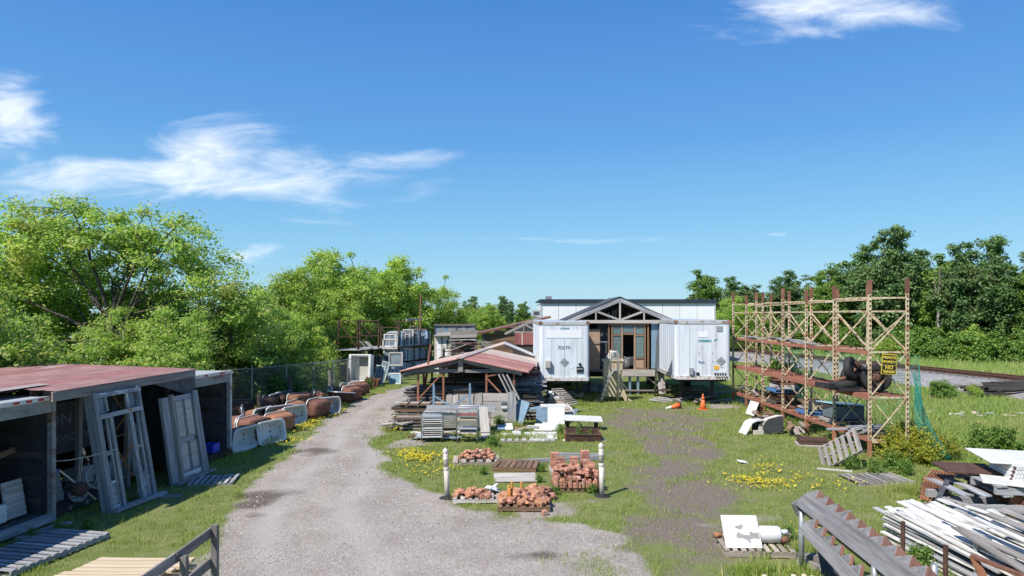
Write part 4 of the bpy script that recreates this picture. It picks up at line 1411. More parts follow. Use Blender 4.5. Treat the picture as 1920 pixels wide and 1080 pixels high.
# panelled door with casing beside it
b0, b1 = V((-8.62, 17.5, 0)), V((-8.46, 19.1, 0))
rz = math.atan2(b1.y - b0.y, b1.x - b0.x)
o = thing('panelled_door', 'pale grey panelled door and casing boards leaning against the shed front', 'door', b0, 0, None, Euler((R(-8), 0, rz), 'XYZ'))
bar('casing_board', (.12, .09, .03), (.10, .09, 2.28), .3, .09, M['wood_silver'], o, (0, 1, 0))
bar('casing_strip', (.32, .0, .0), (.30, .0, 2.33), .06, .1, M['wood_pale'], o, (0, 1, 0))
dr_ = slab('door_leaf', (.80, .03, 1.17), (.84, .045, 2.2), M['wood_silver'], o)
for (x, z, w_, h_) in ((.58, 1.65, .30, .95), (1.0, 1.65, .30, .95), (.58, .65, .30, .7), (1.0, .65, .30, .7)):
    slab('panel', (x - .80, -.036, z - 1.17), (w_, .016, h_), M['wood_pale'], dr_, (0, 0, 0), .012)
    for s_ in (-1, 1):
        slab('moulding', (x - .80 + s_ * (w_ / 2 + .02), -.034, z - 1.17), (.022, .022, h_ + .06), M['wood_grey'], dr_)
slab('bottom_rail', (0, -.030, -1.0), (.8, .02, .12), M['wood_white'], dr_)
MB().lathe([(.03, 0), (.03, .03), (.045, .05), (.02, .07)], 10, (.36, -.03, -.1), Euler((R(90), 0, 0)).to_matrix()).build('knob', M['rust_dark'], dr_, world=False)
bar('casing_strip', (1.28, .0, .05), (1.25, .0, 2.25), .07, .09, M['wood_silver'], o, (0, 1, 0))
bar('casing_board', (1.52, .04, .02), (1.47, .04, 2.33), .22, .05, M['wood_silver'], o, (0, 1, 0))
bar('threshold', (.0, -.02, .04), (1.75, -.02, .04), .2, .06, M['wood_grey'], o)

c_ = V((-8.62, 21.0, .24))
o = thing('blue_crate', 'bright blue plastic crate in the mouth of the far open trailer', 'crate', c_ + V((-.45, -.35, 0)), SHED_RZ)
MB().prism([(-.24, -.17, 0), (.24, -.17, 0), (.24, .17, 0), (-.24, .17, 0)], (0, 0, .03)).build('base', M['plastic_blue'], o, world=False)
for (x, y, w_, d_) in ((0, -.19, .52, .02), (0, .19, .52, .02), (-.27, 0, .02, .38), (.27, 0, .02, .38)):
    MB().box((x, y, .17), (w_, d_, .30)).build('side', M['plastic_blue'], o, world=False)
MB().box((0, -.205, .33), (.58, .03, .03)).box((0, .205, .33), (.58, .03, .03)).box((-.285, 0, .33), (.03, .38, .03)).box((.285, 0, .33), (.03, .38, .03)).build('rim', M['plastic_blue'], o, world=False)
o.scale = (.68, .68, .78)

# pallets and planks on the grass in the shed's shade
pallet('long grey slatted pallet on shaded grass at the lower left', (-8.75, 12.55, .0), R(78), 'wood_silver', 2.1, 1.25, 13, h=.12)
pallet('grey pallet half sunk in grass before the panelled door', (-7.85, 18.0, -.03), R(12), 'wood_silver', 1.1, 1.0, 8, h=.1)
tag(bar('plank', G(298, 934) + V((0, 0, .03)), G(342, 931) + V((0, 0, .03)), .1, .04, M['wood_silver']), 'short grey plank on the grass beside the door frame sill', 'plank')
tag(bar('plank', (-9.5, 13.2, .06), (-9.3, 14.3, .05), .2, .06, M['wood_silver']), 'grey board under the near trailer sill', 'plank')

o = thing('lumber_stack', 'stack of fresh pale pine boards at the lower left corner', 'lumber', (-6.3, 10.5, 0))
for lv in range(4):
    for i in range(9):
        y = -.62 + i * .152
        dx = random.uniform(-.05, .05) + (.04 * i)
        bar('board', (-.75 + dx, y, .07 + lv * .115), (.80 + dx, y + random.uniform(-.01, .01), .07 + lv * .115), .125, .045, M['wood_new'], o)
    if lv < 3:
        for x in (-.5, .45):
            bar('spacer', (x, -.65, .125 + lv * .115), (x, .62, .125 + lv * .115), .06, .055, M['wood_brown'], o)
o = thing('wooden_railing', 'weathered plank railing with square posts at the bottom left', 'fence', (-4.68, 10.6, 0))
for i, (y, hh) in enumerate(((10.62, 1.13), (9.62, 1.0), (8.4, 1.0))):
    bar('post', (.06, y - 10.6, 0), (.06, y - 10.6, hh), .09, .09, M['wood_grey'], o, (0, 1, 0))
for z in (1.02, .55):
    bar('rail', (0, .12, z), (-.02, -1.05, z - .02), .03, .15, M['wood_grey'], o)
    bar('rail', (-.04, -.95, z - .03), (-.05, -2.6, z - .02), .03, .15, M['wood_grey'], o)


# ================================================================== bathtubs
def tub_loop(L_, W_, r, z, n=7, taper=0.0):
    pts = []
    for cx, cy, a0 in ((L_ / 2 - r, W_ / 2 - r, 0), (-L_ / 2 + r, W_ / 2 - r, 90), (-L_ / 2 + r, -W_ / 2 + r, 180), (L_ / 2 - r, -W_ / 2 + r, 270)):
        for k in range(n):
            a = R(a0 + 90 * k / (n - 1))
            pts.append(V((cx + r * math.cos(a) + taper, cy + r * math.sin(a), z)))
    return pts


def loft(loops, capend=True, capstart=False):
    mb = MB()
    k = len(loops[0])
    for lp in loops:
        mb.v += [tuple(p) for p in lp]
    for i in range(len(loops) - 1):
        for j in range(k):
            j2 = (j + 1) % k
            mb.f.append((i * k + j, i * k + j2, (i + 1) * k + j2, (i + 1) * k + j))
    if capend:
        mb.f.append(tuple((len(loops) - 1) * k + j for j in range(k)))
    if capstart:
        mb.f.append(tuple(range(k))[::-1])
    return mb


TUBL, TUBW, TUBD = 1.42, .80, .5
_in = loft([tub_loop(TUBL, TUBW, .2, .0), tub_loop(TUBL + .01, TUBW + .01, .2, .03), tub_loop(TUBL - .03, TUBW - .03, .2, .045), tub_loop(TUBL - .10, TUBW - .10, .18, .035),
            tub_loop(TUBL - .14, TUBW - .14, .18, .0), tub_loop(TUBL - .20, TUBW - .19, .18, -.22, 7, .02), tub_loop(TUBL - .30, TUBW - .26, .17, -.37, 7, .04), tub_loop(TUBL - .48, TUBW - .40, .14, -.41, 7, .05)])
_in.f = [f[::-1] for f in _in.f]
_out = loft([tub_loop(TUBL - .02, TUBW - .02, .2, .0), tub_loop(TUBL - .10, TUBW - .10, .18, -.03), tub_loop(TUBL - .16, TUBW - .15, .18, -.25, 7, .02), tub_loop(TUBL - .26, TUBW - .22, .17, -.41, 7, .04), tub_loop(TUBL - .45, TUBW - .38, .14, -.45, 7, .05)])
TUB_IN = _in.mesh('basin', M['white_enamel'], True)
TUB_OUT = {k: _out.mesh('shell', M[k], True) for k in ('rust', 'rust_dark', 'rust_orange', 'white_enamel')}
HOLE = MB().lathe([(.035, 0), (.035, .012), (.02, .014)], 12).mesh('drain_hole', M['rust_dark'])
FOOT = MB().box((0, 0, -.03), (.09, .09, .12)).box((0, 0, -.1), (.06, .06, .06)).mesh('foot', M['rust_dark'])


def bathtub(label, px, py, yaw, side, shell='rust', s_=1.0, tilt=0.0, lift=0.0, group='old cast iron bathtubs beside the lane'):
    """side 'open': lying on its long edge, basin facing away from local -x; 'up': standing on its feet; 'down': upside down"""
    p = G(px, py)
    if side == 'open':
        rot = Matrix.Rotation(yaw, 4, 'Z') @ Matrix.Rotation(R(90) - tilt, 4, 'Y') @ Matrix.Rotation(R(90), 4, 'Z')
        z = TUBW / 2
    elif side == 'end':
        rot = Matrix.Rotation(yaw, 4, 'Z') @ Matrix.Rotation(R(78) - tilt, 4, 'Y')
        z = TUBL / 2 * .98
    elif side == 'up':
        rot = Matrix.Rotation(yaw, 4, 'Z') @ Matrix.Rotation(tilt, 4, 'Y')
        z = .55
    else:
        rot = Matrix.Rotation(yaw, 4, 'Z') @ Matrix.Rotation(R(180) + tilt, 4, 'Y')
        z = .05
    o = thing('bathtub', label, 'bathtub', (p.x, p.y, 0), 0, group)
    o.matrix_basis = Matrix.Translation((p.x, p.y, z * s_ + lift)) @ rot @ Matrix.Scale(s_, 4)
    link('basin', TUB_IN, o)
    link('shell', TUB_OUT[shell], o)
    link('drain_hole', HOLE, o, False, Matrix.Translation((TUBL / 2 - .30, 0, -.405)))
    link('tap_hole', HOLE, o, False, Matrix.Translation((TUBL / 2 - .125, .07, -.12)) @ Matrix.Rotation(R(-80), 4, 'Y') @ Matrix.Scale(.7, 4))
    link('tap_hole', HOLE, o, False, Matrix.Translation((TUBL / 2 - .125, -.07, -.12)) @ Matrix.Rotation(R(-80), 4, 'Y') @ Matrix.Scale(.7, 4))
    for sx in (-.45, .45):
        for sy in (-.22, .22):
            link('foot', FOOT, o, False, Matrix.Translation((sx, sy, -.43)))
    return o


TB = [(462, 845, 'open', -14, 'rust_orange', 'white bathtub nearest the trailer with its basin facing the lane', 1.0),
      (509, 832, 'open', -20, 'rust', 'second white bathtub in the front row with drain holes showing', 1.0),
      (518, 812, 'down', 75, 'rust_orange', 'orange rusted bathtub with its bottom turned to the lane in the front row', 1.0),
      (552, 798, 'open', -24, 'rust', 'third white basin of the front row standing before a dark shell', 1.0),
      (590, 782, 'down', 80, 'rust', 'dark brown bathtub with its bottom towards the lane', 1.05),
      (611, 779, 'open', -48, 'rust_dark', 'white bathtub turned square to the camera in the middle of the row', 1.0),
      (640, 757, 'up', 60, 'rust_dark', 'bathtub standing upright showing its flat white rim', 1.0),
      (655, 752, 'down', 75, 'rust', 'rusty tipped bathtub near the far end of the row', 1.0),
      (447, 822, 'open', 10, 'rust', 'white rimmed bathtub tucked behind the first one by the trailer', 1.0),
      (468, 822, 'down', 80, 'rust', 'red rusted tipped bathtub between the first two white basins', 1.0),
      (492, 802, 'open', -10, 'rust', 'white bathtub in the second row behind the orange tipped one', 1.0),
      (525, 797, 'open', -34, 'rust_dark', 'white bathtub with its rim upright in the second row', 1.0),
      (548, 786, 'down', 85, 'rust_orange', 'dark tipped bathtub in the second row behind the third basin', 1.0),
      (560, 768, 'down', 70, 'rust', 'dull brown tipped bathtub in the second row', 1.0),
      (588, 762, 'open', 200, 'rust', 'bathtub facing the fence with brown bottom to the lane', 1.0),
      (620, 752, 'open', 205, 'rust_dark', 'dark bathtub facing the fence near the dark post', 1.0),
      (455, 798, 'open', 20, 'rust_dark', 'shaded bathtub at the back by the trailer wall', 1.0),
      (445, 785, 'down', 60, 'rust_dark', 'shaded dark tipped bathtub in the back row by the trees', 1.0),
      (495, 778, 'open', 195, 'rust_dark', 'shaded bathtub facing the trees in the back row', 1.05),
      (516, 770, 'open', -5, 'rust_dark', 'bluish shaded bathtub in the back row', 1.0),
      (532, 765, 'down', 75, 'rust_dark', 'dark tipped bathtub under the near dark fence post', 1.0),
      (655, 738, 'open', -60, 'rust', 'small rusty tub with white rim by the far fence post', .8),
      (638, 745, 'open', 190, 'rust_orange', 'orange rusty tub behind the upright bathtub', .85),
      (670, 742, 'down', 65, 'rust', 'last tipped rusty bathtub at the far end of the row', .95)]
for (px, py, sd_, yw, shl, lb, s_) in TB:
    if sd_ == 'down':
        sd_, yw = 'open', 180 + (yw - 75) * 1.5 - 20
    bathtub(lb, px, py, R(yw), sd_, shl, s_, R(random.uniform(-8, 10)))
for i, (a, b, lb) in enumerate([((474, 838), (478, 834), 'plank under the first white bathtub'), ((530, 818), (552, 808), 'dark timber beam lying before the orange bathtub'),
                                ((540, 797), (562, 789), 'grey timber lying before the third basin'), ((552, 786), (572, 780), 'grey timber lying under the dark shells'), ((622, 772), (636, 768), 'short plank beside the square turned bathtub')]):
    tag(bar('timber', G(*a) + V((0, 0, .05)), G(*b) + V((0, 0, .05)), .12, .09, M['wood_silver' if i != 1 else 'wood_dark']), lb, 'timber')

# rusty box tub at the end of the row
o = thing('rusty_trough', 'rusty iron trough tipped on its side before the shower stall', 'trough', G(692, 726), R(20))
MB().prism([(-.5, -.3, 0), (.45, -.3, 0), (.62, -.3, .5), (-.1, -.3, .62)], (0, .05, 0)).build('side', M['rust'], o, world=False)
MB().prism([(-.5, .3, 0), (.45, .3, 0), (.62, .3, .5), (-.1, .3, .62)], (0, .05, 0)).build('side', M['rust'], o, world=False)
MB().prism([(-.5, -.25, 0), (-.5, .3, 0), (-.1, .3, .62), (-.1, -.25, .62)], (.05, 0, 0)).build('bottom', M['rust_dark'], o, world=False)
MB().prism([(-.5, -.25, 0), (-.5, .3, 0), (.45, .3, 0), (.45, -.25, 0)], (0, 0, .04)).build('base', M['rust_dark'], o, world=False)
MB().prism([(.45, -.25, .0), (.45, .3, .0), (.62, .3, .5), (.62, -.25, .5)], (.04, 0, 0)).build('end_plate', M['rust_orange'], o, world=False)
for s_ in (-.1, .1, .3):
    bar('rib', (s_ + .1, -.32, .02), (s_ + .2, -.32, .5), .03, .03, M['rust_orange'], o)

# ================================================================== wire fence
fp = [V((-14.2, 29.6, 0)), V((-12.3, 32.3, 0)), V((-11.3, 34.2, 0)), V((-10.45, 36.0, 0)), V((-9.75, 37.4, 0)), V((-9.3, 38.6, 0)), V((-9.2, 41, 0))]
fn = thing('wire_fence', 'chain link fence with thin steel posts behind the bathtubs', 'fence', fp[0])
for i, p in enumerate(fp):
    MB().tube(p, p + V((0, 0, 1.92)), .028, None, 8).build('post', M['wire'], fn)
for a, b in zip(fp[:-1], fp[1:]):
    MB().tube(a + V((0, 0, 1.86)), b + V((0, 0, 1.86)), .02, None, 6).build('top_rail', M['wire'], fn)
    mb = MB()
    d = b - a
    L_ = d.length
    d.normalize()
    n_ = int((L_ + 1.8) / .13)
    for k in range(n_):
        s0 = -1.8 + k * .13
        for sg in (1, -1):
            u0_, z0_, u1_, z1_ = s0, 0, s0 + 1.8, 1.8
            if u0_ < 0:
                z0_ -= u0_
                u0_ = 0
            if u1_ > L_:
                z1_ -= u1_ - L_
                u1_ = L_
            if u1_ <= u0_:
                continue
            if sg < 0:
                z0_, z1_ = 1.8 - z0_, 1.8 - z1_
            mb.tube(a + d * u0_ + V((0, 0, z0_ + .04)), a + d * u1_ + V((0, 0, z1_ + .04)), .0042, None, 3, False)
    mb.build('wire_mesh', M['wire'], fn)
for (px, py, Y, hh, lb) in ((487, 752, 27.5, 1.2, 'dark timber post beside the shaded bathtubs'), (543, 742, 33.2, 1.45, 'charred timber post before the wire fence'),
                            (619, 735, 36.2, 1.45, 'grey timber post at the middle of the wire fence'), (653, 728, 39.6, 1.3, 'dark timber post beside the white shower stall')):
    p = P(px, py, Y)
    o = tag(MB().path([(p.x, p.y, -.05), (p.x + .02, p.y, hh * .5), (p.x - .02, p.y, hh)], [.12, .115, .10], 10).build('timber_post', M['wood_dark'] if 'grey' not in lb else M['wood_grey']), lb, 'post')

# ================================================================== things along the lane behind the fence
# white shower stall leaning upright
o = thing('shower_stall', 'white moulded shower stall standing on end beside the fence', 'shower stall', G(673, 725), R(-6), None, Euler((R(-7), 0, R(-6)), 'XYZ'))
W_, H_ = 1.42, 1.98
slab('back', (0, .55, H_ / 2), (W_ - .04, .04, H_ - .03), M['white_enamel'], o)
slab('back_liner', (.02, .52, H_ / 2 + .15), (W_ - .34, .012, H_ - .62), M['box_grey'], o)
for s_ in (-1, 1):
    slab('side', (s_ * (W_ / 2 - .04), .27, H_ / 2), (.06, .56, H_), M['white_enamel'], o, (0, 0, 0), .02)
    slab('side_rim', (s_ * (W_ / 2 - .09), -.02, H_ / 2), (.16, .05, H_), M['white_enamel'], o, (0, 0, 0), .02)
slab('top_rim', (0, .22, H_ - .05), (W_, .5, .1), M['white_enamel'], o, (0, 0, 0), .03)
slab('ledge', (0, .2, .2), (W_ - .1, .42, .36), M['white_enamel'], o, (0, 0, 0), .03)
slab('ledge_recess', (-.12, -.018, .25), (.8, .02, .22), M['box_grey'], o)


def sash(label, c, w_, h_, rot, nx=1, nz=1, fm='steel', pm='glass_dark', name='old_window', cat='window', group=None, t=.05, fw=.07):
    o = thing(name, label, cat, c, 0, group, rot)
    for s_ in (-1, 1):
        slab('stile', (s_ * (w_ / 2 - fw / 2), 0, h_ / 2), (fw, t, h_), M[fm], o)
    for z in (fw / 2, h_ - fw / 2):
        slab('rail', (0, 0, z), (w_ - 2 * fw, t - .006, fw), M[fm], o)
    for i in range(1, nx):
        slab('muntin', (-w_ / 2 + w_ * i / nx, 0, h_ / 2), (.03, t - .012, h_ - 2 * fw), M[fm], o)
    for i in range(1, nz):
        slab('muntin', (0, 0, h_ * i / nz), (w_ - 2 * fw, t - .015, .03), M[fm], o)
    if pm:
        slab('pane', (0, 0, h_ / 2), (w_ - fw, .006, h_ - fw), M[pm], o)
    return o


wb = surf('grey_green_frame', (.24, .30, .30), (.36, .42, .41), .6, 0, 6, (1, 1, 1), .1, 30, .1)
M['frame_green'] = wb
sash('grey green window sash leaning beside the shower stall', G(707, 722), .62, 1.25, Euler((R(-12), R(8), R(-15)), 'XYZ'), 3, 2, 'frame_green', 'glass_dark')
sash('second grey green sash tucked behind the first', G(713, 719), .55, 1.45, Euler((R(-8), R(14), R(-20)), 'XYZ'), 2, 3, 'frame_green', 'glass_dark')
o = sash('white framed cabinet with blue glass front on the grass', G(740, 720), .80, .70, Euler((R(-3), 0, R(-8)), 'XYZ'), 1, 1, 'white_enamel', 'glass_blue', 'glass_cabinet', 'cabinet')
slab('cabinet_back', (0, .3, .35), (.78, .5, .68), M['white_enamel'], o)
slab('door_handle', (-.36, -.05, .35), (.03, .05, .5), M['alu'], o)

# ------------------------------------------------------------------ the door rack
RA, RB = V((-10.05, 44.5, 0)), V((-6.55, 53.5, 0))
RZ = math.atan2((RB - RA).y, (RB - RA).x)
RL = (RB - RA).length
rk = thing('storage_rack', 'rusted steel rack crowded with doors and window frames left of the lane', 'rack', RA, RZ)
for i, (x, hh) in enumerate(((0, 4.1), (2.5, 4.1), (5.2, 3.6), (7.4, 4.0), (9.5, 3.4))):
    for y in (0, 1.5):
        MB().box((x, y, hh / 2), (.08, .08, hh)).build('upright', M['rust_dark'], rk, world=False)
    bar('end_rail', (x, 0, hh - .12), (x, 1.5, hh - .12), .04, .05, M['rust_dark'], rk)
    bar('end_rail', (x, 0, 2.95), (x, 1.5, 2.95), .04, .05, M['rust_dark'], rk)
    bar('brace', (x, 0.05, 2.2), (x, 1.45, hh - .2), .03, .04, M['rust_dark'], rk)
for z in (1.0, 2.08):
    for y in (-.02, 1.52):
        bar('beam', (-.1, y, z - .06), (RL, y, z - .06), .05, .1, M['wood_dark'] if z < 2 else M['rust_dark'], rk)
    for i in range(13):
        x = .1 + i * (RL - .2) / 12
        bar('deck_plank', (x, -.25, z + random.uniform(-.01, .02)), (x + random.uniform(-.1, .1), 1.7, z + random.uniform(-.01, .03)), .6, .035, M['wood_silver' if z > 2 else 'wood_dark'], rk)
bar('brace', (.04, -.03, 2.2), (2.45, -.03, 3.9), .03, .05, M['rust_dark'], rk)
bar('brace', (.04, -.03, 3.9), (2.45, -.03, 2.2), .03, .05, M['rust_dark'], rk)
bar('top_rail', (0, -.03, 3.95), (2.5, -.03, 3.95), .03, .05, M['rust_dark'], rk)
bar('top_rail', (0, -.03, 3.1), (2.5, -.03, 3.1), .03, .05, M['rust_dark'], rk)
bar('top_board', (6.6, .2, 4.02), (9.0, .2, 4.04), .1, .16, M['wood_pale'], rk)
bar('top_rail', (5.2, -.03, 2.75), (9.4, -.03, 2.75), .03, .04, M['rust'], rk)


def rackpt(x, y, z):
    return RA + Euler((0, 0, RZ)).to_matrix() @ V((x, y, z))


random.seed(21)
FM = ['white_enamel', 'wood_white', 'alu', 'frame_green', 'wood_pale', 'white_enamel', 'wood_silver']
for i in range(15):     # upper deck: row of window units seen nearly edge on
    x = 4.4 + i * .36
    h_ = random.uniform(.85, 1.2)
    sash(ORD[i] + ' window unit from the left in the row on the upper rack deck', rackpt(x, random.uniform(.15, .35), 2.12), random.uniform(.7, .95), h_, Euler((R(random.uniform(-10, 0)), 0, RZ - R(62) + random.uniform(-.15, .15)), 'XYZ'),
         random.choice((1, 2)), random.choice((1, 2)), FM[i % 7], random.choice(('glass_dark', 'glass_blue', 'glass_dark')), 'window_unit', 'window', 'window units on the upper rack deck', .09)
for i in range(15):     # middle deck
    x = 4.0 + i * .37
    sash(ORD[i] + ' old sash from the left in the row on the middle rack deck', rackpt(x, random.uniform(.05, .3), 1.04), random.uniform(.6, .8), random.uniform(.72, .95), Euler((R(random.uniform(-12, 0)), 0, RZ - R(60) + random.uniform(-.2, .2)), 'XYZ'),
         random.choice((1, 2, 3)), random.choice((1, 2)), FM[(i * 3 + 1) % 7], random.choice(('glass_dark', 'glass_dark', 'glass_blue')), 'old_window', 'window', 'sashes on the middle rack deck', .07)
for i in range(15):     # bottom row
    x = 3.3 + i * .40
    sash(ORD[i] + ' white door from the left in the row along the rack foot', rackpt(x, random.uniform(-.25, .0), .04), random.uniform(.6, .75), random.uniform(.75, .92), Euler((R(random.uniform(-16, -2)), 0, RZ - R(58) + random.uniform(-.2, .2)), 'XYZ'),
         1, random.choice((1, 2)), ['white_enamel', 'wood_white', 'wood_white', 'frame_green', 'white_enamel'][i % 5], random.choice(('glass_blue', 'glass_dark', 'white_enamel')), 'reclaimed_doorset', 'door', 'doors along the foot of the rack', .07)
sash('beige framed glazed panel facing the lane on the middle rack deck', P(742, 686, 45.5), .95, .92, Euler((R(-4), 0, R(-4)), 'XYZ'), 1, 1, 'wood_pale', 'glass_dark', 'glazed_window', 'window', None, .12, .09)
sash('pale open rectangular frame standing on the upper rack deck', P(731, 655, 46.5), 1.05, .72, Euler((R(-14), 0, R(-6)), 'XYZ'), 1, 1, 'wood_pale', None, 'window_surround', 'frame', None, .2, .1)
o = thing('bent_sheet', 'bent pale metal sheet lying across the upper rack deck', 'sheet', P(695, 655, 45.5), R(-5))
for (a, b) in (((-.75, 0, .55), (-.3, .1, .1)), ((-.3, .1, .1), (.5, 0, .06)), ((-.5, .6, .5), (0, .5, .05))):
    bar('fold', a, b, .5, .02, M['wood_pale'], o)
for i in range(9):      # dark junk on the lower shelves at the left bays
    tag(slab('stored_board', rackpt(.5 + i * .36, .5 + .06 * (i % 3), .45 + (.62 if i % 2 else 0) * 1.0 + (.1 if i % 2 else 0)), (.05, 1.0, .8), M[['dark', 'wood_silver', 'wood_dark'][i % 3]], None, (R(8), R(random.uniform(-8, 8)), RZ)),
        ORD[i] + ' dark board from the left stored on edge in the rack', 'board', 'boards in the left rack bays')
for (px, py, Y, lb) in ((712, 700, 45.2, 'cluttered white box low in the left rack bay'), (728, 712, 45.8, 'pale crate at the foot of the rack beside the green sashes')):
    o = thing('junk_box', lb, 'box', P(px, py, Y) * 1.0, R(15))
    slab('body', (0, 0, .15), (.4, .4, .3), M['box_grey'], o, (0, 0, 0), .02)
    slab('lid', (0, 0, .32), (.44, .44, .04), M['white_enamel'], o)
tag(MB().path([P(788, 655, 52), P(788, 600, 52), P(789, 551, 52)], [.06, .06, .05], 10).build('rusty_pole', M['rust']), 'tall rusty pole rising behind the door rack', 'pole')
tag(MB().path([P(789, 566, 52.2), P(789, 560, 52.2)], .1, 10).build('pole_clamp', M['rust_dark']), 'dark clamp collar on the tall rusty pole', 'clamp')
sash('small chair back frame on top of the rack', P(776, 625, 50), .6, .55, Euler((0, 0, .1)), 2, 2, 'wood_grey', None, 'old_chair', 'chair', None, .05, .05)

# ------------------------------------------------------------------ small grey sheds behind
o = thing('board_shed', 'narrow pale grey shed of upright boards behind the door rack', 'shed', P(832, 700, 51), R(-4))
for i in range(8):
    slab('wall_board', (-.62 + i * .165, 0, 1.42), (.16, .03, 2.85), M['siding_white'] if i % 3 else M['wood_pale'], o)
slab('window_slot', (.28, -.02, 2.2), (.12, .02, .55), M['dark'], o)
slab('side_wall', (.72, 1.5, 1.42), (.03, 3, 2.85), M['siding_white'], o)
for y, z in ((.6, 2.2), (1.5, 2.3)):
    slab('side_window', (.74, y, z), (.02, .25, .5), M['dark'], o)
slab('corner_board', (.70, -.01, 1.4), (.12, .05, 2.8), M['wood_grey'], o)
slab('roof_board', (.8, 1.2, 2.92), (3.0, 3.2, .06), M['wood_grey'], o, (R(3), R(-1), 0))
o = thing('grey_container', 'dented grey blue metal container raised behind the sheds', 'container', P(853, 690, 58), R(1))
slab('core', (0, 1.2, 1.85), (3.36, 2.2, 3.6), M['grey_stone'], o)
for i in range(12):
    slab('wall_panel', (-1.6 + i * .29, .05 + .012 * (i % 2), 2.85), (.285, .04, 1.45), [M['steel_blue'], M['grey_stone'], M['steel']][i % 3], o, (0, 0, 0))
slab('top_rail', (0, .0, 3.66), (3.5, .16, .14), M['wood_grey'], o)
slab('corner_post', (-1.72, .03, 1.85), (.1, .1, 3.7), M['wood_dark'], o)
slab('corner_post', (1.72, .03, 1.85), (.1, .1, 3.7), M['wood_dark'], o)
slab('door_bar', (.1, -.01, 2.85), (.06, .06, 1.5), M['rust'], o)
o = thing('lumber_lean_to', 'low open lean-to with plank roof before the grey container', 'shed', P(869, 690, 50), 0)
bar('roof_board', (-1.0, -.3, 2.05), (.95, -.25, 2.1), .5, .04, M['wood_pale'], o)
bar('roof_board', (-1.0, .2, 2.3), (.95, .25, 2.35), .6, .04, M['wood_grey'], o, (0, -.4, 1))
slab('fascia', (0, .5, 2.6), (2.0, .05, .35), M['wood_grey'], o)
for x in (-.9, .9):
    bar('post', (x, -.2, 0), (x, -.2, 2.05), .1, .1, M['wood_grey'], o, (0, 1, 0))
slab('back', (0, .8, 1.2), (1.9, .05, 2.4), M['dark'], o)
for i in range(9):
    bar('stored_plank', (-.85, -.05 + .03 * i, .3 + .16 * i), (.8, .0 + .03 * i, .3 + .16 * i + random.uniform(-.05, .05)), .3, .05, M['wood_grey' if i % 2 else 'wood_dark'], o)
o = thing('debris_heap', 'heap of broken boards and red scraps behind the lumber shed roof', 'debris', P(868, 700, 43), 0)
for i in range(26):
    a = random.uniform(-.5, .5)
    x, y, z = random.uniform(-1.4, 1.6), random.uniform(-1, 1), random.uniform(.9, 2.0)
    bar('board', (x - .6, y, z + a * .4), (x + .7, y + a, z - a * .4 + .1), random.uniform(.1, .25), .03, M[random.choice(['wood_grey', 'wood_pale', 'siding_red', 'wood_silver', 'rust'])], o)
for x in (-1.2, 0, 1.3):
    bar('post', (x, 0, 0), (x, 0, 1.6), .12, .12, M['wood_dark'], o, (0, 1, 0))
slab('base', (0, .5, .5), (3, 1.6, 1.0), M['wood_dark'], o)

# ------------------------------------------------------------------ plank barn
BY = 52.0
bl, br_ = P(905, 650, BY), P(1030, 650, BY)
o = thing('plank_barn', 'brown weathered plank barn with sloping rusty roof edge', 'barn', (bl.x, BY, 0), 0)
Wb = br_.x - bl.x
n_ = 17
for i in range(n_):
    z = .12 + i * .245
    zl = 3.02
    xr = Wb
    x0 = 0.0
    # boards stop below the sloping roof line
    x_lim = (z + .15 - 3.0) / (1.25) * Wb
    if x_lim > 0:
        x0 = x_lim
    if x0 > Wb - .4:
        continue
    half = (x0 + xr) / 2 + random.uniform(-.6, .6)
    bar('wall_plank', (x0, 0, z), (half - .006, 0, z), .03, .238, M['wood_brown'] if i % 4 else M['wood_grey'], o)
    bar('wall_plank', (half + .006, .004, z), (xr, .004, z), .03, .238, M['wood_brown'] if i % 3 else M['wood_pale'], o)
bar('corner_board', (0, -.03, 0), (0, -.03, 3.0), .14, .04, M['wood_grey'], o, (0, 1, 0))
bar('batten', (Wb * .55, -.03, 0), (Wb * .55, -.03, 3.65), .1, .04, M['wood_brown'], o, (0, 1, 0))
slab('back_wall', (Wb / 2, .3, 1.4), (Wb, .3, 2.8), M['wood_dark'], o)
sheet_on('roof_sheet', (-1.0, -.35, 2.86), (-1.0, 7, 2.86), (Wb + .1, -.35, 4.28), M['roof_red'], o, .25, .03)
bar('roof_edge', (-1.0, -.36, 2.80), (Wb + .1, -.36, 4.22), .04, .14, M['rust'], o)
o = thing('roof_truss_shed', 'low gabled shed with open timber truss beside the left trailer', 'shed', P(985, 690, 43), 0)
bar('rafter', (-1.3, 0, 2.15), (.9, 0, 3.2), .06, .16, M['wood_grey'], o)
bar('tie', (-.7, .02, 2.25), (1.0, .02, 2.25), .05, .12, M['wood_grey'], o)
bar('strut', (-.1, .01, 2.25), (-.1, .01, 2.7), .05, .08, M['wood_grey'], o, (0, 1, 0))
bar('strut', (-.05, .01, 2.75), (.8, .01, 2.3), .05, .08, M['wood_pale'], o)
slab('gable_back', (.2, .5, 2.45), (1.5, .04, .7), M['dark'], o)
for i in range(7):
    slab('red_wall_board', (-.55 + i * .24, -.02, 1.85), (.235, .03, .75), M['siding_red'], o)
for x in (-.2, .65):
    slab('pale_batten', (x, -.045, 1.85), (.07, .02, .78), M['pink_stone'], o)
slab('white_panel', (1.15, -.1, 1.8), (.5, .03, .75), M['siding_white'], o)
slab('base_wall', (.2, .2, .75), (2.0, .3, 1.5), M['wood_dark'], o)

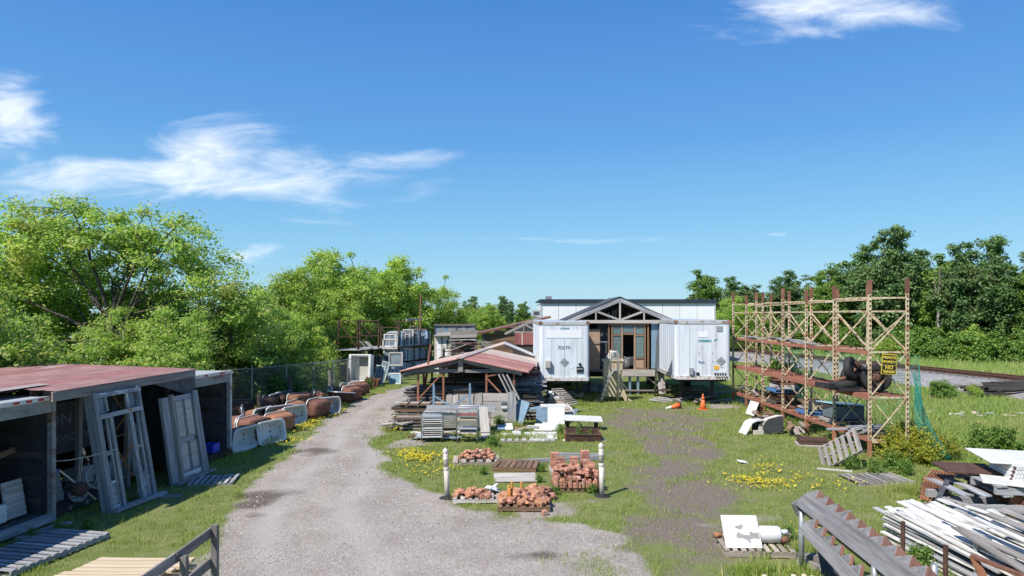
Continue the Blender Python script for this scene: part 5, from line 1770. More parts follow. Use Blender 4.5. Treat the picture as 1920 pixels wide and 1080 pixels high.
# ------------------------------------------------------------------ white warehouse
WY = 62.0
wl_, wr_ = P(1015, 566, WY), P(1339, 566, WY)
Ww = wr_.x - wl_.x
zt = 5.55
o = thing('warehouse', 'long white panelled warehouse with dark flat roof edge', 'warehouse', (wl_.x, WY, 0), R(-.3))
npan = 10
for i in range(npan):
    slab('wall_panel', (Ww * (i + .5) / npan, 0, zt / 2), (Ww / npan - .03, .1, zt), M['siding_white'], o)
slab('core', (Ww / 2, 7.1, zt / 2 - .05), (Ww - .1, 14, zt - .1), M['siding_white'], o)
slab('fascia', (Ww / 2, -.06, zt + .06), (Ww + .3, .3, .36), M['dark_trim'], o)
slab('roof', (Ww / 2, 7, zt + .2), (Ww + .3, 14.4, .1), M['dark_trim'], o)
slab('corner_trim', (Ww + .02, -.03, zt / 2), (.14, .14, zt), M['alu'], o)
slab('corner_trim', (-.02, -.03, zt / 2), (.14, .14, zt), M['alu'], o)
g_ = slab('roof_vent', (.9, 5, zt + .45), (.6, .6, .4), M['grey_stone'], o)
ac = slab('wall_unit', (-.45, .2, zt - 1.0), (.75, .6, .5), M['alu'], o)
slab('louvre', (0, -.31, -.02), (.5, .02, .3), M['dark'], ac)
MB().path([(-.7, .1, zt - 1.4), (-.3, .1, zt - 1.65), (-.2, .1, zt - 1.7)], .08, 8).build('pipe', M['siding_white'], o, world=False)

o = thing('far_hall', 'pale low building glimpsed through the maple leaves', 'building', (-22.5, 47, 0), R(8))
for i in range(8):
    slab('wall_panel', (-7 + i * 2, 0, 2.1), (1.97, .1, 4.2), M['siding_white'], o)
slab('core', (0, 3.1, 2.0), (15.8, 6, 4.0), M['siding_white'], o)
slab('roof', (0, 3, 4.4), (16.4, 6.8, .3), M['roof_grey'], o)

# ================================================================== semi trailers
def semi(label, fl, fr, Y, ztop, zfl, rz, length, near_side):
    """box trailer with its nose towards the camera; fl, fr are the front corners' x"""
    w_ = fr - fl
    o = thing('semi_trailer', label, 'trailer', ((fl + fr) / 2, Y, 0), rz)
    hw = w_ / 2
    r = .16
    # rounded nose box
    outl = []
    for cx, sx in ((hw - r, 1), (-hw + r, -1)):
        for k in range(6):
            a = R(k * 18) if sx > 0 else R(90 - k * 18)
            if sx > 0:
                outl.append((cx + r * math.cos(R(0) - a), r - r * math.sin(a)))
            else:
                outl.append((cx - r * math.cos(a), r - r * math.sin(a)))
    outl = outl + [(-hw, length), (hw, length)]
    mb = MB().prism([(x, y, zfl) for x, y in outl], (0, 0, ztop - zfl))
    me_ = mb.mesh('body', M['trailer'])
    import bmesh
    bm = bmesh.new()
    bm.from_mesh(me_)
    bmesh.ops.recalc_face_normals(bm, faces=bm.faces)
    bm.to_mesh(me_)
    bm.free()
    link('body', me_, o)
    slab('top_rail', (0, .0, ztop - .05), (w_ - .3, .05, .14), M['trailer_rail'], o)
    slab('roof', (0, length / 2 + .05, ztop + .03), (w_ + .01, length - .1, .05), M['alu'], o)
    for s_ in (-1, 1):
        slab('side_rail', (s_ * (hw + .012), length / 2, ztop - .04), (.04, length - .3, .12), M['trailer_rail'], o)
        slab('corner_cap', (s_ * (hw - .06), .05, ztop - .02), (.16, .16, .13), M['rust'], o)
        slab('bottom_rail', (s_ * (hw + .012), length / 2, zfl + .08), (.04, length - .3, .2), M['trailer_rail'], o)
        for k in range(int(length / .62)):
            slab('side_rib', (s_ * (hw + .006), .5 + k * .62, (ztop + zfl) / 2), (.014, .03, ztop - zfl - .3), M['trailer'], o)
        slab('nose_seam', (s_ * (hw - .2), -.006, (ztop + zfl) / 2), (.03, .014, ztop - zfl - .25), M['trailer'], o)
    for x_ in (-.62, 0, .62):
        slab('panel_seam', (x_, -.004, (ztop + zfl) / 2), (.018, .01, ztop - zfl - .3), M['trailer_rail'], o)
    slab('bumper', (0, -.02, zfl + .05), (w_ - .08, .08, .17), M['rust_white'], o)
    slab('underframe', (0, length / 2, zfl - .08), (w_ - .3, length - .4, .14), M['black_metal'], o)
    for s_ in (-1, 1):
        lg = slab('landing_leg', (s_ * .75, 1.3, zfl / 2 - .03), (.14, .14, zfl - .05), M['black_metal'], o)
        slab('foot', (0, 0, -zfl / 2 + .06), (.28, .28, .05), M['rust_dark'], lg)
        for yy2 in (length - 1.4, length - 2.7):
            wh = MB().lathe([(.3, -.15), (.46, -.15), (.5, -.1), (.5, .1), (.46, .15), (.3, .15)], 22, (s_ * (hw - .28), yy2, .5), Euler((0, R(90), 0)).to_matrix()).build('wheel', M['black_rubber'], o, True, False)
    bar('leg_brace', (-.75, 1.3, .55), (.75, 1.3, .55), .06, .06, M['black_metal'], o)
    return o, hw


TY1 = 33.4
t1, hw = semi('white box trailer numbered 70079 with its nose to the yard left of the porch', P(1011, 0, TY1).x, P(1105, 0, TY1).x, TY1, 4.02, 1.20, R(0), 11.5, 1)
letters('70079', (-.02, -.012, 2.77), .25, M['ink'], t1)
letters('ATLANTIS', (.02, -.012, 3.72), .12, M['ink_teal'], t1, bold=.003, width=.8)
slab('panel_patch', (0, -.010, 3.45), (1.75, .012, .38), M['siding_white'], t1)
pl = slab('placard', (0, -.022, 2.08), (.30, .014, .30), M['placard'], t1, (0, R(45), 0))
for k in range(3):
    slab('placard_slot', (.05 * (k - 1), -.01, .05 * (k - 1)), (.22, .006, .012), M['ink'], pl, (0, R(-45), 0))
vb = slab('vent_box', (-.80, -.10, 1.98), (.27, .18, .38), M['box_grey'], t1, (0, 0, 0), .015)
slab('vent_lid', (0, -.10, 0), (.22, .01, .32), M['box_grey'], vb)
cb = slab('connector_box', (.76, -.035, 1.72), (.32, .05, .28), M['black_metal'], t1)
for x in (-.09, 0, .09):
    MB().lathe([(.035, 0), (.035, .05), (.02, .06)], 12, (x, -.025, .02), Euler((R(90), 0, 0)).to_matrix()).build('coupling', M['steel'], cb, True, False)
MB().lathe([(.07, 0), (.07, .05), (.04, .07)], 14, (.76, -.02, 1.98), Euler((R(90), 0, 0)).to_matrix()).build('round_socket', M['black_rubber'], t1, True, False)
slab('small_plate', (.38, -.012, 1.83), (.08, .012, .12), M['tape_white'], t1)

TY2 = 32.8
t2, hw2 = semi('white box trailer with teal logo right of the porch behind the orange cones', P(1266, 0, TY2).x, P(1369, 0, TY2).x, TY2, 4.08, 1.32, R(-3), 11.5, 1)
letters('NORBRO', (.10, -.012, 3.14), .15, M['ink_teal'], t2, bold=.006)
MB().prism([(.52, -.016, 3.12), (.60, -.016, 3.14), (.72, -.016, 3.26), (.58, -.016, 3.22)], (0, .006, 0)).build('logo_leaf', M['ink_teal'], t2, world=False)
letters('4312', (-.05, -.012, 2.10), .13, M['ink_blue'], t2, bold=.003)
slab('panel_patch', (.02, -.010, 3.45), (.48, .012, .26), M['siding_white'], t2)
slab('grille_patch', (.80, -.012, 3.72), (.29, .02, .26), M['placard'], t2)
pl = slab('placard', (.86, -.022, 2.18), (.31, .014, .31), M['placard'], t2, (0, R(45), 0))
for k in range(3):
    slab('placard_slot', (.05 * (k - 1), -.01, .05 * (k - 1)), (.22, .006, .012), M['ink'], pl, (0, R(-45), 0))
slab('orange_sticker', (.66, -.012, 1.86), (.24, .01, .18), M['orange_sticker'], t2)
letters('HAUL', (.90, -.012, 1.87), .06, M['ink'], t2)
vb = slab('vent_box', (-.56, -.08, 1.68), (.19, .14, .34), M['placard'], t2, (0, 0, 0), .012)
slab('coupling_plate', (-.24, -.03, 1.55), (.14, .05, .16), M['black_metal'], t2)
for k in range(5):
    x = .56 + .12 * k
    MB().path([(x, -.03, 1.58), (x + .03, -.14, 1.50), (x + .08, -.13, 1.38), (x + .14, -.03, 1.42)], .018, 6).build('air_hose', M['black_rubber'], t2, True, False)
    MB().lathe([(.045, 0), (.045, .05)], 10, (x, -.02, 1.60), Euler((R(90), 0, 0)).to_matrix()).build('coupling', M['steel'], t2, True, False)
for x, z in ((-.18, 2.55), (.48, 2.55), (-.18, 2.16), (.48, 2.16)):
    slab('rivet_plate', (x, -.008, z), (.035, .012, .05), M['ink_blue'], t2)

# ================================================================== porch between the trailers
PY = 37.5
pc = P(1162, 600, PY).x
o = thing('gabled_porch', 'weathered gabled timber porch on posts between the two trailers', 'porch', (pc, PY, 0), 0)
fz = CAM_H - (693 - 590) / FOC * PY           # deck level
tz = CAM_H - (603 - 590) / FOC * PY           # tie beam
az = CAM_H - (561 - 590) / FOC * PY
hwp = 2.75
bar('rafter', (-hwp - .15, -.10, tz - .02), (0, -.10, az - .05), .09, .20, M['wood_silver'], o)
bar('rafter', (hwp + .15, -.10, tz - .02), (0, -.10, az - .05), .09, .20, M['wood_silver'], o)
bar('tie_beam', (-hwp + .5, -.10, tz), (hwp - .55, -.10, tz), .10, .17, M['wood_pale'], o)
bar('king_post', (0, -.08, tz + .08), (0, -.08, az - .12), .08, .12, M['wood_pale'], o, (0, 1, 0))
for s_ in (-1, 1):
    bar('strut', (s_ * .05, -.09, tz + .10), (s_ * 1.25, -.09, tz + .55), .07, .11, M['wood_pale'], o)
    bar('queen_post', (s_ * 1.32, -.085, tz + .08), (s_ * 1.32, -.085, tz + .58), .07, .10, M['wood_pale'], o, (0, 1, 0))
    a_p, b_p = V((s_ * (hwp + .35), -.06, tz - .02)), V((0, -.06, az + .09))
    pts = [a_p, b_p, b_p + V((0, 4.5, 0)), a_p + V((0, 4.5, 0))]
    MB().prism(pts, (0, 0, .06)).build('roof_slope', M['dark'], o, world=False)
    bar('barge_board', (s_ * (hwp + .35), -.08, tz - .01), (0, -.08, az + .11), .03, .09, M['dark_trim'], o)
    for k in range(3):
        bar('rear_rafter', (s_ * (hwp), .9 + k * 1.2, tz + .02), (0, .9 + k * 1.2, az - .05), .06, .12, M['wood_brown'], o)
for x in (-.55, -.3, -.15, .55):
    bar('stored_batten', (x, .6, tz + .1), (x + .03, .6, az - .5 - abs(x) * .4), .06, .05, M['wood_grey'], o, (0, 1, 0))
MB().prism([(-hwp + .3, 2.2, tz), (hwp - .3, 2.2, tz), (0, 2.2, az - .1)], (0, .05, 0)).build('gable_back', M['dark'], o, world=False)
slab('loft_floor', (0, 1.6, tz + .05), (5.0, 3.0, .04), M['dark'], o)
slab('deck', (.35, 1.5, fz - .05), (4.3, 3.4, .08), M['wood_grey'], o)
bar('deck_fascia', (-.2, -.24, fz - .16), (2.0, -.24, fz - .16), .04, .36, M['wood_pale'], o)
for x in (.55, 1.0):
    bar('deck_post', (x, .0, 0), (x, .0, fz - .1), .12, .12, M['steel_blue'], o, (0, 1, 0))
for x in (-1.6, 1.9):
    bar('deck_post', (x, .8, 0), (x, .8, fz - .1), .14, .14, M['wood_dark'], o, (0, 1, 0))
bar('deck_brace', (1.25, -.05, fz - .25), (2.35, -.05, .3), .06, .06, M['wood_grey'], o)
bar('deck_brace', (-.2, -.05, fz - .3), (.45, -.05, .25), .05, .05, M['wood_grey'], o)
bar('ground_rail', (-.6, -.1, .25), (2.4, -.1, .25), .08, .08, M['wood_grey'], o)
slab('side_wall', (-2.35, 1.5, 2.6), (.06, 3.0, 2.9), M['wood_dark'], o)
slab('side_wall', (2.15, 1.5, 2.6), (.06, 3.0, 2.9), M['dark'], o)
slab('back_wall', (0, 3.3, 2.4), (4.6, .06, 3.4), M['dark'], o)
slab('plywood_sheet', (-1.62, .15, (fz + tz) / 2 - .25), (1.10, .03, tz - fz - .35), M['plywood'], o)
slab('left_recess', (-.9, .5, (fz + tz) / 2), (.55, .04, tz - fz - .2), M['dark'], o)
bar('rail', (-2.2, .05, fz + 1.5), (-.65, .05, fz + 1.52), .03, .05, M['steel'], o)
slab('blue_side_panel', (1.95, .1, (fz + tz) / 2), (.40, .04, tz - fz - .1), M['steel_blue'], o)
for x in (-.55, .62):
    pass
sd_ = thing('entrance_doorway', 'brown wooden entrance surround with leaded glass sidelights in the porch', 'doorway', (pc, PY, fz))
HH = tz - fz - .12
for x in (-.60, -.42, .12, .82, 1.38, 1.56):
    bar('stile', (x, .02, 0), (x, .02, HH), .09, .07, M['wood_brown'] if x not in (.12, .82) else M['plywood'], sd_, (0, 1, 0))
for x0, x1 in ((-.42, .12), (.82, 1.38)):
    for z in (.05, .62, HH - .62, HH - .08):
        bar('rail', (x0 + .045, .02, z), (x1 - .045, .02, z), .065, .09, M['wood_brown'], sd_)
    xm = (x0 + x1) / 2
    slab('leaded_pane', (xm, .03, (.62 + HH - .62) / 2), (x1 - x0 - .12, .012, HH - 1.34), M['stained_glass'], sd_)
    slab('upper_pane', (xm, .03, HH - .35), (x1 - x0 - .12, .012, .42), M['stained_glass'], sd_)
    slab('lower_panel', (xm, .03, .33), (x1 - x0 - .12, .02, .46), M['plywood'], sd_)
    for k in range(5):
        slab('lead_bar', (xm, .018, .8 + k * (HH - 1.6) / 4), (x1 - x0 - .14, .01, .015), M['placard'], sd_)
    slab('lead_bar', (xm, .016, HH / 2), (.015, .01, HH - 1.36), M['placard'], sd_)
bar('transom', (.165, .02, HH - .55), (.775, .02, HH - .55), .07, .1, M['wood_brown'], sd_)
bar('head', (-.62, .0, HH), (1.6, .0, HH), .1, .12, M['wood_brown'], sd_)
slab('transom_pane', (.47, .03, HH - .28), (.58, .012, .4), M['stained_glass'], sd_)
for k in range(4):
    slab('lead_bar', (.27 + .14 * k, .018, HH - .28), (.012, .01, .38), M['placard'], sd_)
for (dx, dy, s2, lb) in ((.35, .45, .55, 'small white footed tub standing in the doorway'), (.72, 1.0, .55, 'second pale tub behind the one in the doorway')):
    b2 = thing('doorway_tub', lb, 'tub', (pc + dx, PY + dy, fz + .12))
    MB().lathe([(.12, 0), (.24, .05), (.30, .3), (.36, .50), (.38, .52), (.34, .52), (.28, .3), (.2, .1)], 18, cap=False).build('bowl', M['white_enamel'], b2, True, False)
    for k in range(4):
        a = k * math.pi / 2 + .7
        MB().box((.18 * math.cos(a), .18 * math.sin(a), -.04), (.06, .06, .14)).build('foot', M['rust_dark'], b2, world=False)

# tan ventilation hood with finial, beside the left trailer
hc = G(1140, 742)
o = thing('tan_hood', 'tan flared metal hood with small domed cap before the porch', 'hood', (hc.x - .05, 34.6, 0), R(-4))
MB().prism([(-.55, 0, .25), (.45, 0, .25), (.42, 0, 2.05), (-.5, 0, 2.05)], (0, .7, 0)).build('body', M['tan_paint'], o, world=False)
MB().box((-.04, .35, 2.08), (1.1, .82, .08)).build('rim', M['tan_paint'], o, world=False)
for s_, mt in ((-1, 'tan_paint'), (1, 'tan_paint')):
    MB().prism([(s_ * .45, -.02, .95), (s_ * .55, -.02, .5), (s_ * .72, -.02, .18), (s_ * .95, -.02, .02), (s_ * .55, -.02, .02), (s_ * .38, -.02, .4)], (0, .5, 0)).build('flared_skirt', M[mt], o, world=False)
MB().lathe([(.32, 0), (.30, .06), (.22, .12), (.24, .16), (.16, .26), (.17, .30), (.08, .36), (.10, .42), (.03, .48)], 18, (-.1, .35, 2.12)).build('cap', M['box_grey'], o, True, False)
for (px, py, sx, lb) in ((1110, 735, .55, 'crumpled pale blue tarp heap left of the tan hood'), (1132, 735, .6, 'crumpled tarp heap under the tan hood')):
    c_ = G(px, py)
    mb = MB()
    n_, k_ = 9, 16
    rr2 = random.Random(px)
    for i in range(n_ + 1):
        f = i / n_
        for j in range(k_):
            a = 2 * math.pi * j / k_
            r_ = sx * math.sin(f * math.pi / 2) * (1 + rr2.uniform(-.18, .18)) + .02
            mb.v.append((r_ * math.cos(a), r_ * .7 * math.sin(a), .42 * math.cos(f * math.pi / 2) * (1 + rr2.uniform(-.25, .25))))
    for i in range(n_):
        for j in range(k_):
            mb.f.append((i * k_ + j, (i + 1) * k_ + j, (i + 1) * k_ + (j + 1) % k_, i * k_ + (j + 1) % k_))
    me_ = mb.mesh('tarp_heap', M['tarp'])
    tag(link('tarp_heap', me_, None, False, Matrix.Translation((c_.x, c_.y + .4, 0))), lb, 'tarp')

# white tubular stair rail
sr = thing('step_ladder', 'cream tubular step unit with handrail before the porch', 'steps', (P(1160, 0, 34).x, 34.0, 0))
xx0, xx1 = P(1146, 0, 34).x - sr.location.x, P(1160, 0, 34).x - sr.location.x
zt_, zm, zb = 4.4 - 70 / FOC * 34, 4.4 - 105 / FOC * 34, 4.4 - 145 / FOC * 34
for y in (0, .55):
    MB().path([(xx1, y, .02), (xx1, y, zt_ - .06), (xx1 - .06, y, zt_), (xx0 + .06, y, zt_), (xx0, y, zt_ - .06), (xx0, y, zm)], .025, 8).build('handrail', M['pvc'], sr, True, False)
    MB().path([(xx1, y, zm), (xx0 + .1, y, zm - .02), (xx0 - .12, y, zm - .4), (xx0 - .5, y, .1)], .022, 8).build('stringer', M['steel'], sr, True, False)
for k in range(7):
    f = k / 6
    x = xx0 + .05 - f * .5
    bar('tread', (x, 0, zm - .1 - f * (zm - .3)), (x, .55, zm - .1 - f * (zm - .3)), .10, .02, M['placard'], sr)
bar('platform', (xx0, .27, zm), (xx1, .27, zm), .5, .03, M['steel'], sr)

# corrugated panel and boards leaning at the right trailer
pa, pb = G(1228, 741), P(1233, 628, 32.6)
o = thing('corrugated_sheets', 'tall grey corrugated panel and red edged boards leaning beside the right trailer', 'sheets', pa, 0)
me_ = ribbed((pb - pa).length, .55, M['roof_grey'], .11, .025)
fr_ = frame(pb - pa, (1, -.6, 0))
link('corrugated_panel', me_, o, False, fr_.to_4x4() @ Matrix.Translation(((pb - pa).length / 2, 0, 0)))
for k, (dx, l_, mt) in enumerate(((.28, 2.9, 'rust_white'), (.42, 2.85, 'wood_pale'), (.55, 2.5, 'rust_white'))):
    bar('board', (dx, .05 + .04 * k, .05), (dx * .75 + .05, .55 + .04 * k, l_), .12, .05, M[mt], o)
slab('dark_cap', (.1, .5, 2.95), (.3, .2, .12), M['black_metal'], o)

# timbers and boards lying under and before the trailers
def scatter_boards(name, label, c, n, lx, ly, mats_, seed, lmin=.8, lmax=1.8, zmax=.25, ang=.5, base=0.0):
    r_ = random.Random(seed)
    o = thing(name, label, 'boards', (c[0], c[1], 0))
    for i in range(n):
        a = base + r_.uniform(-ang, ang)
        l_ = r_.uniform(lmin, lmax) / 2
        x, y, z = r_.uniform(-lx, lx), r_.uniform(-ly, ly), .03 + zmax * i / n
        bar('board', (x - l_ * math.cos(a), y - l_ * math.sin(a), z), (x + l_ * math.cos(a), y + l_ * math.sin(a), z + r_.uniform(0, .05)), r_.uniform(.08, .2), r_.uniform(.025, .06), M[r_.choice(mats_)], o)
    return o


scatter_boards('timber_heap', 'stacked grey boards under the nose of the right trailer', (P(1315, 0, 34.5).x, 34.6), 16, 1.0, 1.0, ['wood_grey', 'wood_silver', 'wood_dark'], 3, 1.0, 2.4, .3, .5, .9)
scatter_boards('timber_heap', 'long grey boards on shaded grass right of the fallen cone', (P(1262, 0, 34).x, 34.2), 9, .4, .5, ['wood_pale', 'wood_silver', 'wood_grey'], 4, 1.2, 2.2, .15, .3, 2.3)
scatter_boards('timber_heap', 'dark timbers stored behind the legs of the right trailer', (P(1315, 0, 36).x, 36.5), 14, 1.2, 1.0, ['wood_dark', 'wood_brown', 'wood_grey'], 5, 1.2, 2.4, .7, .2)
scatter_boards('timber_heap', 'pale rubble and boards under the nose of the left trailer', (P(1062, 0, 34.5).x, 34.8), 16, .6, .6, ['pink_stone', 'wood_pale', 'wood_grey'], 6, .3, 1.0, .5, 1.2)
tag(bar('drawbar', G(1370, 741) + V((-.9, .3, .55)), G(1366, 741) + V((.15, -.1, .12)), .07, .06, M['wood_grey']), 'thin grey pole slanting from under the right trailer nose', 'pole')


# ------------------------------------------------------------------ cones
def cone(label, loc, rot):
    o = thing('traffic_cone', label, 'traffic cone', loc, 0, None, rot)
    slab('base', (0, 0, .02), (.36, .36, .04), M['cone'] if 'upright' in label else M['black_rubber'], o, (0, 0, 0), .01)
    MB().lathe([(.14, .04), (.105, .26), (.10, .28), (.075, .45)], 20).build('lower_body', M['cone'], o, True, False)
    MB().lathe([(.078, .45), (.058, .60)], 20).build('pale_sleeve', M['cone_white'] if 'fallen' in label else M['cone'], o, True, False)
    MB().lathe([(.058, .60), (.04, .71), (.025, .72)], 20).build('tip', M['cone_white'] if 'fallen' in label else M['cone'], o, True, False)
    return o


cone('upright orange traffic cone on the grass before the right trailer', G(1318, 768), (0, 0, .3))
cone('faded orange traffic cone fallen on its side on the grass', G(1275, 766) + V((0, 0, .16)), Euler((0, R(-101), R(12)), 'XYZ'))

# ================================================================== lumber shed in the middle
random.seed(33)
sf, sb = 28.2, 36.2                     # front and back of the shed
shx = lambda y: .105 * (y - sf)         # the shed runs slightly to the right going back
zE, zA = 2.05, 2.60
xl, xa, xr_ = -4.45, -2.12, .42
o = thing('lumber_shed', 'open lumber shed with low gabled rusty red metal roof', 'shed', (xa, sf, 0))


def sp_(x, y, z):
    return V((x - xa + shx(y), y - sf, z))


nsh = 9
for i in range(nsh):
    y0 = sf - .25 + (sb - sf) * i / nsh
    y1 = sf - .25 + (sb - sf) * (i + 1.08) / nsh
    dz = .004 * (i % 2)
    mt = M['roof_red'] if i < 5 else M['roof_pale']
    sheet_on('roof_sheet', sp_(xa - .02, y0, zA + dz), sp_(xr_ + .25, y0, zE - .03 + dz), sp_(xa - .02, y1, zA + dz), mt, o, .15, .025)
    sheet_on('roof_sheet', sp_(xl - .2, y0, zE + dz), sp_(xa + .02, y0, zA + dz), sp_(xl - .2, y1, zE + dz), M['roof_pale'] if i % 3 else M['roof_red'], o, .15, .025)
bar('ridge_cap', sp_(xa, sf - .25, zA + .02), sp_(xa, sb, zA + .02), .28, .03, M['roof_pale'], o)
for k, y in enumerate((sf, sf + 2.6, sf + 5.2, sb - .3)):
    bar('rafter', sp_(xl, y, zE - .09), sp_(xa, y, zA - .09), .06, .16, M['wood_grey'], o)
    bar('rafter', sp_(xr_, y, zE - .09), sp_(xa, y, zA - .09), .06, .16, M['wood_grey'], o)
    bar('tie_beam', sp_(xl + .7, y + .05, zE + .03), sp_(xr_ - .8, y + .05, zE + .02), .06, .14, M['wood_grey'], o)
    bar('king_post', sp_(xa, y - .04, zE), sp_(xa, y - .04, zA - .03), .2, .05, M['wood_grey'], o, (0, 1, 0))
    for x in (xl + .55, xl + 1.6, xa + 1.05, xr_ - .35):
        mt = M['rust_orange'] if k == 0 else M['rust_dark']
        bar('post', sp_(x, y + .08, 0), sp_(x, y + .08, zE + .02), .08, .08, mt, o, (0, 1, 0))
bar('brace', sp_(xl + .60, sf + .02, .95), sp_(xl + 1.55, sf + .02, 1.98), .05, .06, M['rust_orange'], o)
bar('brace', sp_(xa + 1.1, sf + .02, 1.75), sp_(xa + 1.9, sf + .02, .9), .05, .06, M['rust_orange'], o)
bar('brace', sp_(xa + 1.1, sf + .02, 1.85), sp_(xa + 1.8, sf + .02, 2.0), .05, .05, M['rust_orange'], o)
slab('back_boarding', sp_((xl + xr_) / 2, sb - .1, 1.0), (4.4, .04, 1.9), M['dark'], o)
for k in range(5):
    bar('fascia', sp_(xl - .15 + .0 * k, sf + k * 1.55, zE - .06), sp_(xl - .15, sf + (k + 1) * 1.55, zE - .06), .03, .12, M['wood_grey'], o)


def lumber_pile(label, x0, x1, y0, y1, h, seed, mats_, lay=.055, name='lumber_stack'):
    r_ = random.Random(seed)
    t_ = thing(name, label, 'lumber', ((x0 + x1) / 2, (y0 + y1) / 2, 0))
    z = .06
    hw, hd = (x1 - x0) / 2, (y1 - y0) / 2
    n = 0
    while z < h:
        th = r_.choice((.03, .04, .05, .07))
        y = -hd
        back = .0
        while y < hd:
            w_ = r_.uniform(.14, .32)
            # only the outer courses of each layer are built: front, top and ends are what stands open
            if y < -hd + .5 or z > h - .25:
                e0, e1 = r_.uniform(-.35, .2), r_.uniform(-.3, .4)
                bar('plank', (-hw + e0, y + w_ / 2, z), (hw + e1, y + w_ / 2 + r_.uniform(-.06, .06), z + r_.uniform(-.012, .012)), w_ - .015, th * .8, M[r_.choice(mats_)], t_)
                n += 1
            y += w_
        z += th + .004
        if r_.random() < .3 and z < h:
            for x in (-hw * .6, 0, hw * .6):
                bar('spacer', (x, -hd, z + .005), (x, hd, z + .005), .06, .03, M['wood_grey'], t_)
            z += .04
    slab('core', (0, .3, h / 2 - .04), (2 * hw - .6, 2 * hd - .7, h - .1), M['wood_dark'], t_)
    return t_


lumber_pile('tall pile of dark grey boards under the left half of the lumber shed', -4.3, -1.9, 28.6, 30.2, 1.30, 1, ['wood_dark', 'wood_silver', 'wood_grey', 'wood_dark'])
lumber_pile('pile of dark boards under the right half of the lumber shed', -1.8, 1.0, 28.6, 30.4, 1.15, 2, ['wood_dark', 'wood_grey', 'wood_dark', 'wood_silver'])
lumber_pile('pile of old boards deep inside the lumber shed', -3.6, .9, 31.2, 33.2, 1.35, 3, ['wood_dark', 'wood_grey'])
lumber_pile('sagging stack of pale board ends left of the leaning pole', -4.55, -3.0, 27.4, 28.3, .85, 4, ['wood_silver', 'wood_pale', 'wood_dark', 'wood_brown', 'wood_grey'])
lumber_pile('low stack of dark boards in the grass left of the tray racks', -4.4, -3.2, 25.9, 26.8, .42, 5, ['wood_grey', 'wood_brown', 'wood_dark'])
lumber_pile('stack of grey boards between the shed and the left trailer', -.1, 1.25, 30.6, 33.0, 1.35, 6, ['wood_grey', 'wood_dark', 'wood_silver'])
o = thing('red_crates', 'column of red stained boards beside the left trailer', 'boards', (P(1002, 0, 33).x, 33.6, 0))
for k in range(9):
    bar('board', (-.4 + random.uniform(-.1, .1), 0, 1.0 + .1 * k), (.3 + random.uniform(-.1, .1), .05, 1.0 + .1 * k), .4, .06, M['siding_red' if k % 3 else 'wood_pale'], o)
slab('base', (0, .1, .5), (.8, .5, .95), M['wood_dark'], o)
for i, (x, a) in enumerate(((-.08, .18), (.04, .2), (.14, .24))):
    tag(bar('pale_batten', (.05 + i * .17, 27.9, .75), (-.55 + i * .17, 28.15, 1.95), .1, .04, M['wood_pale' if i != 1 else 'wood_silver']),
        ('left', 'middle', 'right')[i] + ' of three pale battens leaning on the lumber shed posts', 'batten')

# second shed roof behind
o = thing('rear_shed', 'second low shed roof of pale metal behind the lumber shed', 'shed', (P(945, 0, 39).x, 39, 0))
ax, az_ = 0.0, CAM_H - (644 - 590) / FOC * 39
lx_, rx_ = P(870, 0, 39).x - o.location.x, P(1000, 0, 39).x - o.location.x
zL, zR = CAM_H - (668 - 590) / FOC * 39, CAM_H - (667 - 590) / FOC * 39
for i in range(3):
    y0 = -.5 + i * 1.0
    sheet_on('roof_sheet', (lx_, y0, zL), (ax + .02, y0, az_), (lx_, y0 + 1.05, zL), M['roof_pale'], o, .2, .025)
    sheet_on('roof_sheet', (ax, y0, az_), (rx_, y0, zR), (ax, y0 + 1.05, az_), M['roof_grey'], o, .2, .025)
bar('fascia', (lx_, -.52, zL - .08), (ax, -.52, az_ - .08), .03, .1, M['wood_brown'], o)
bar('fascia', (ax, -.52, az_ - .08), (rx_, -.52, zR - .08), .03, .1, M['wood_dark'], o)
for x in (lx_ + .3, ax, rx_ - .3):
    bar('post', (x, 0, 0), (x, 0, zL), .1, .1, M['wood_dark'], o, (0, 1, 0))
slab('infill', (ax, .6, 1.0), (rx_ - lx_ - .4, .05, 2.0), M['dark'], o)

# ------------------------------------------------------------------ in front of the shed
tag(MB().tube(G(788, 786), P(808, 645, 29.3), .055, .05, 10).build('leaning_pole', M['rust']), 'long rusty red pipe leaning against the lumber shed roof', 'pipe')
tag(MB().tube(G(797, 782), P(794, 694, 29.0), .05, .05, 8).build('rusty_post', M['rust']), 'upright rusty post beside the leaning pipe', 'post')

PYW = 27.0
wx0, wx1 = P(836, 0, PYW).x, P(968, 0, PYW).x
o = thing('plank_partition', 'pale grey plank partition leaning before the lumber shed', 'partition', (wx0, PYW, 0), 0, None, Euler((R(-4), 0, 0)))
Wp = wx1 - wx0
hh = 1.30
for i, x in enumerate((.12, .37)):
    bar('upright_board', (x, 0, .02), (x, 0, hh - .07), .23, .04, M['wood_pale'], o, (0, 1, 0))
bar('upright_board', (.98, -.01, .02), (.98, -.01, hh - .08), .2, .04, M['wood_pale'], o, (0, 1, 0))
bar('upright_board', (1.12 + .16, -.012, .02), (1.28, -.012, hh - .02), .3, .035, M['wood_pale'], o, (0, 1, 0))
for i in range(4):
    z = .17 + i * .31
    bar('plank', (.5, .04, z), (1.1, .04, z), .035, .29, M['wood_pale'], o)
    bar('plank', (1.45, .03, z + .01 * i), (Wp - .3, .03, z + .01 * i), .035, .30, M['wood_pale'], o)
bar('end_board', (Wp - .18, -.02, 0), (Wp - .18, -.02, hh + .05), .33, .05, M['wood_silver'], o, (0, 1, 0))
slab('white_scrap', (Wp - .48, -.05, .74), (.24, .08, .1), M['white_enamel'], o, (0, 0, .1))
slab('dark_hole', (Wp - .46, .005, .86), (.26, .02, .13), M['dark'], o)
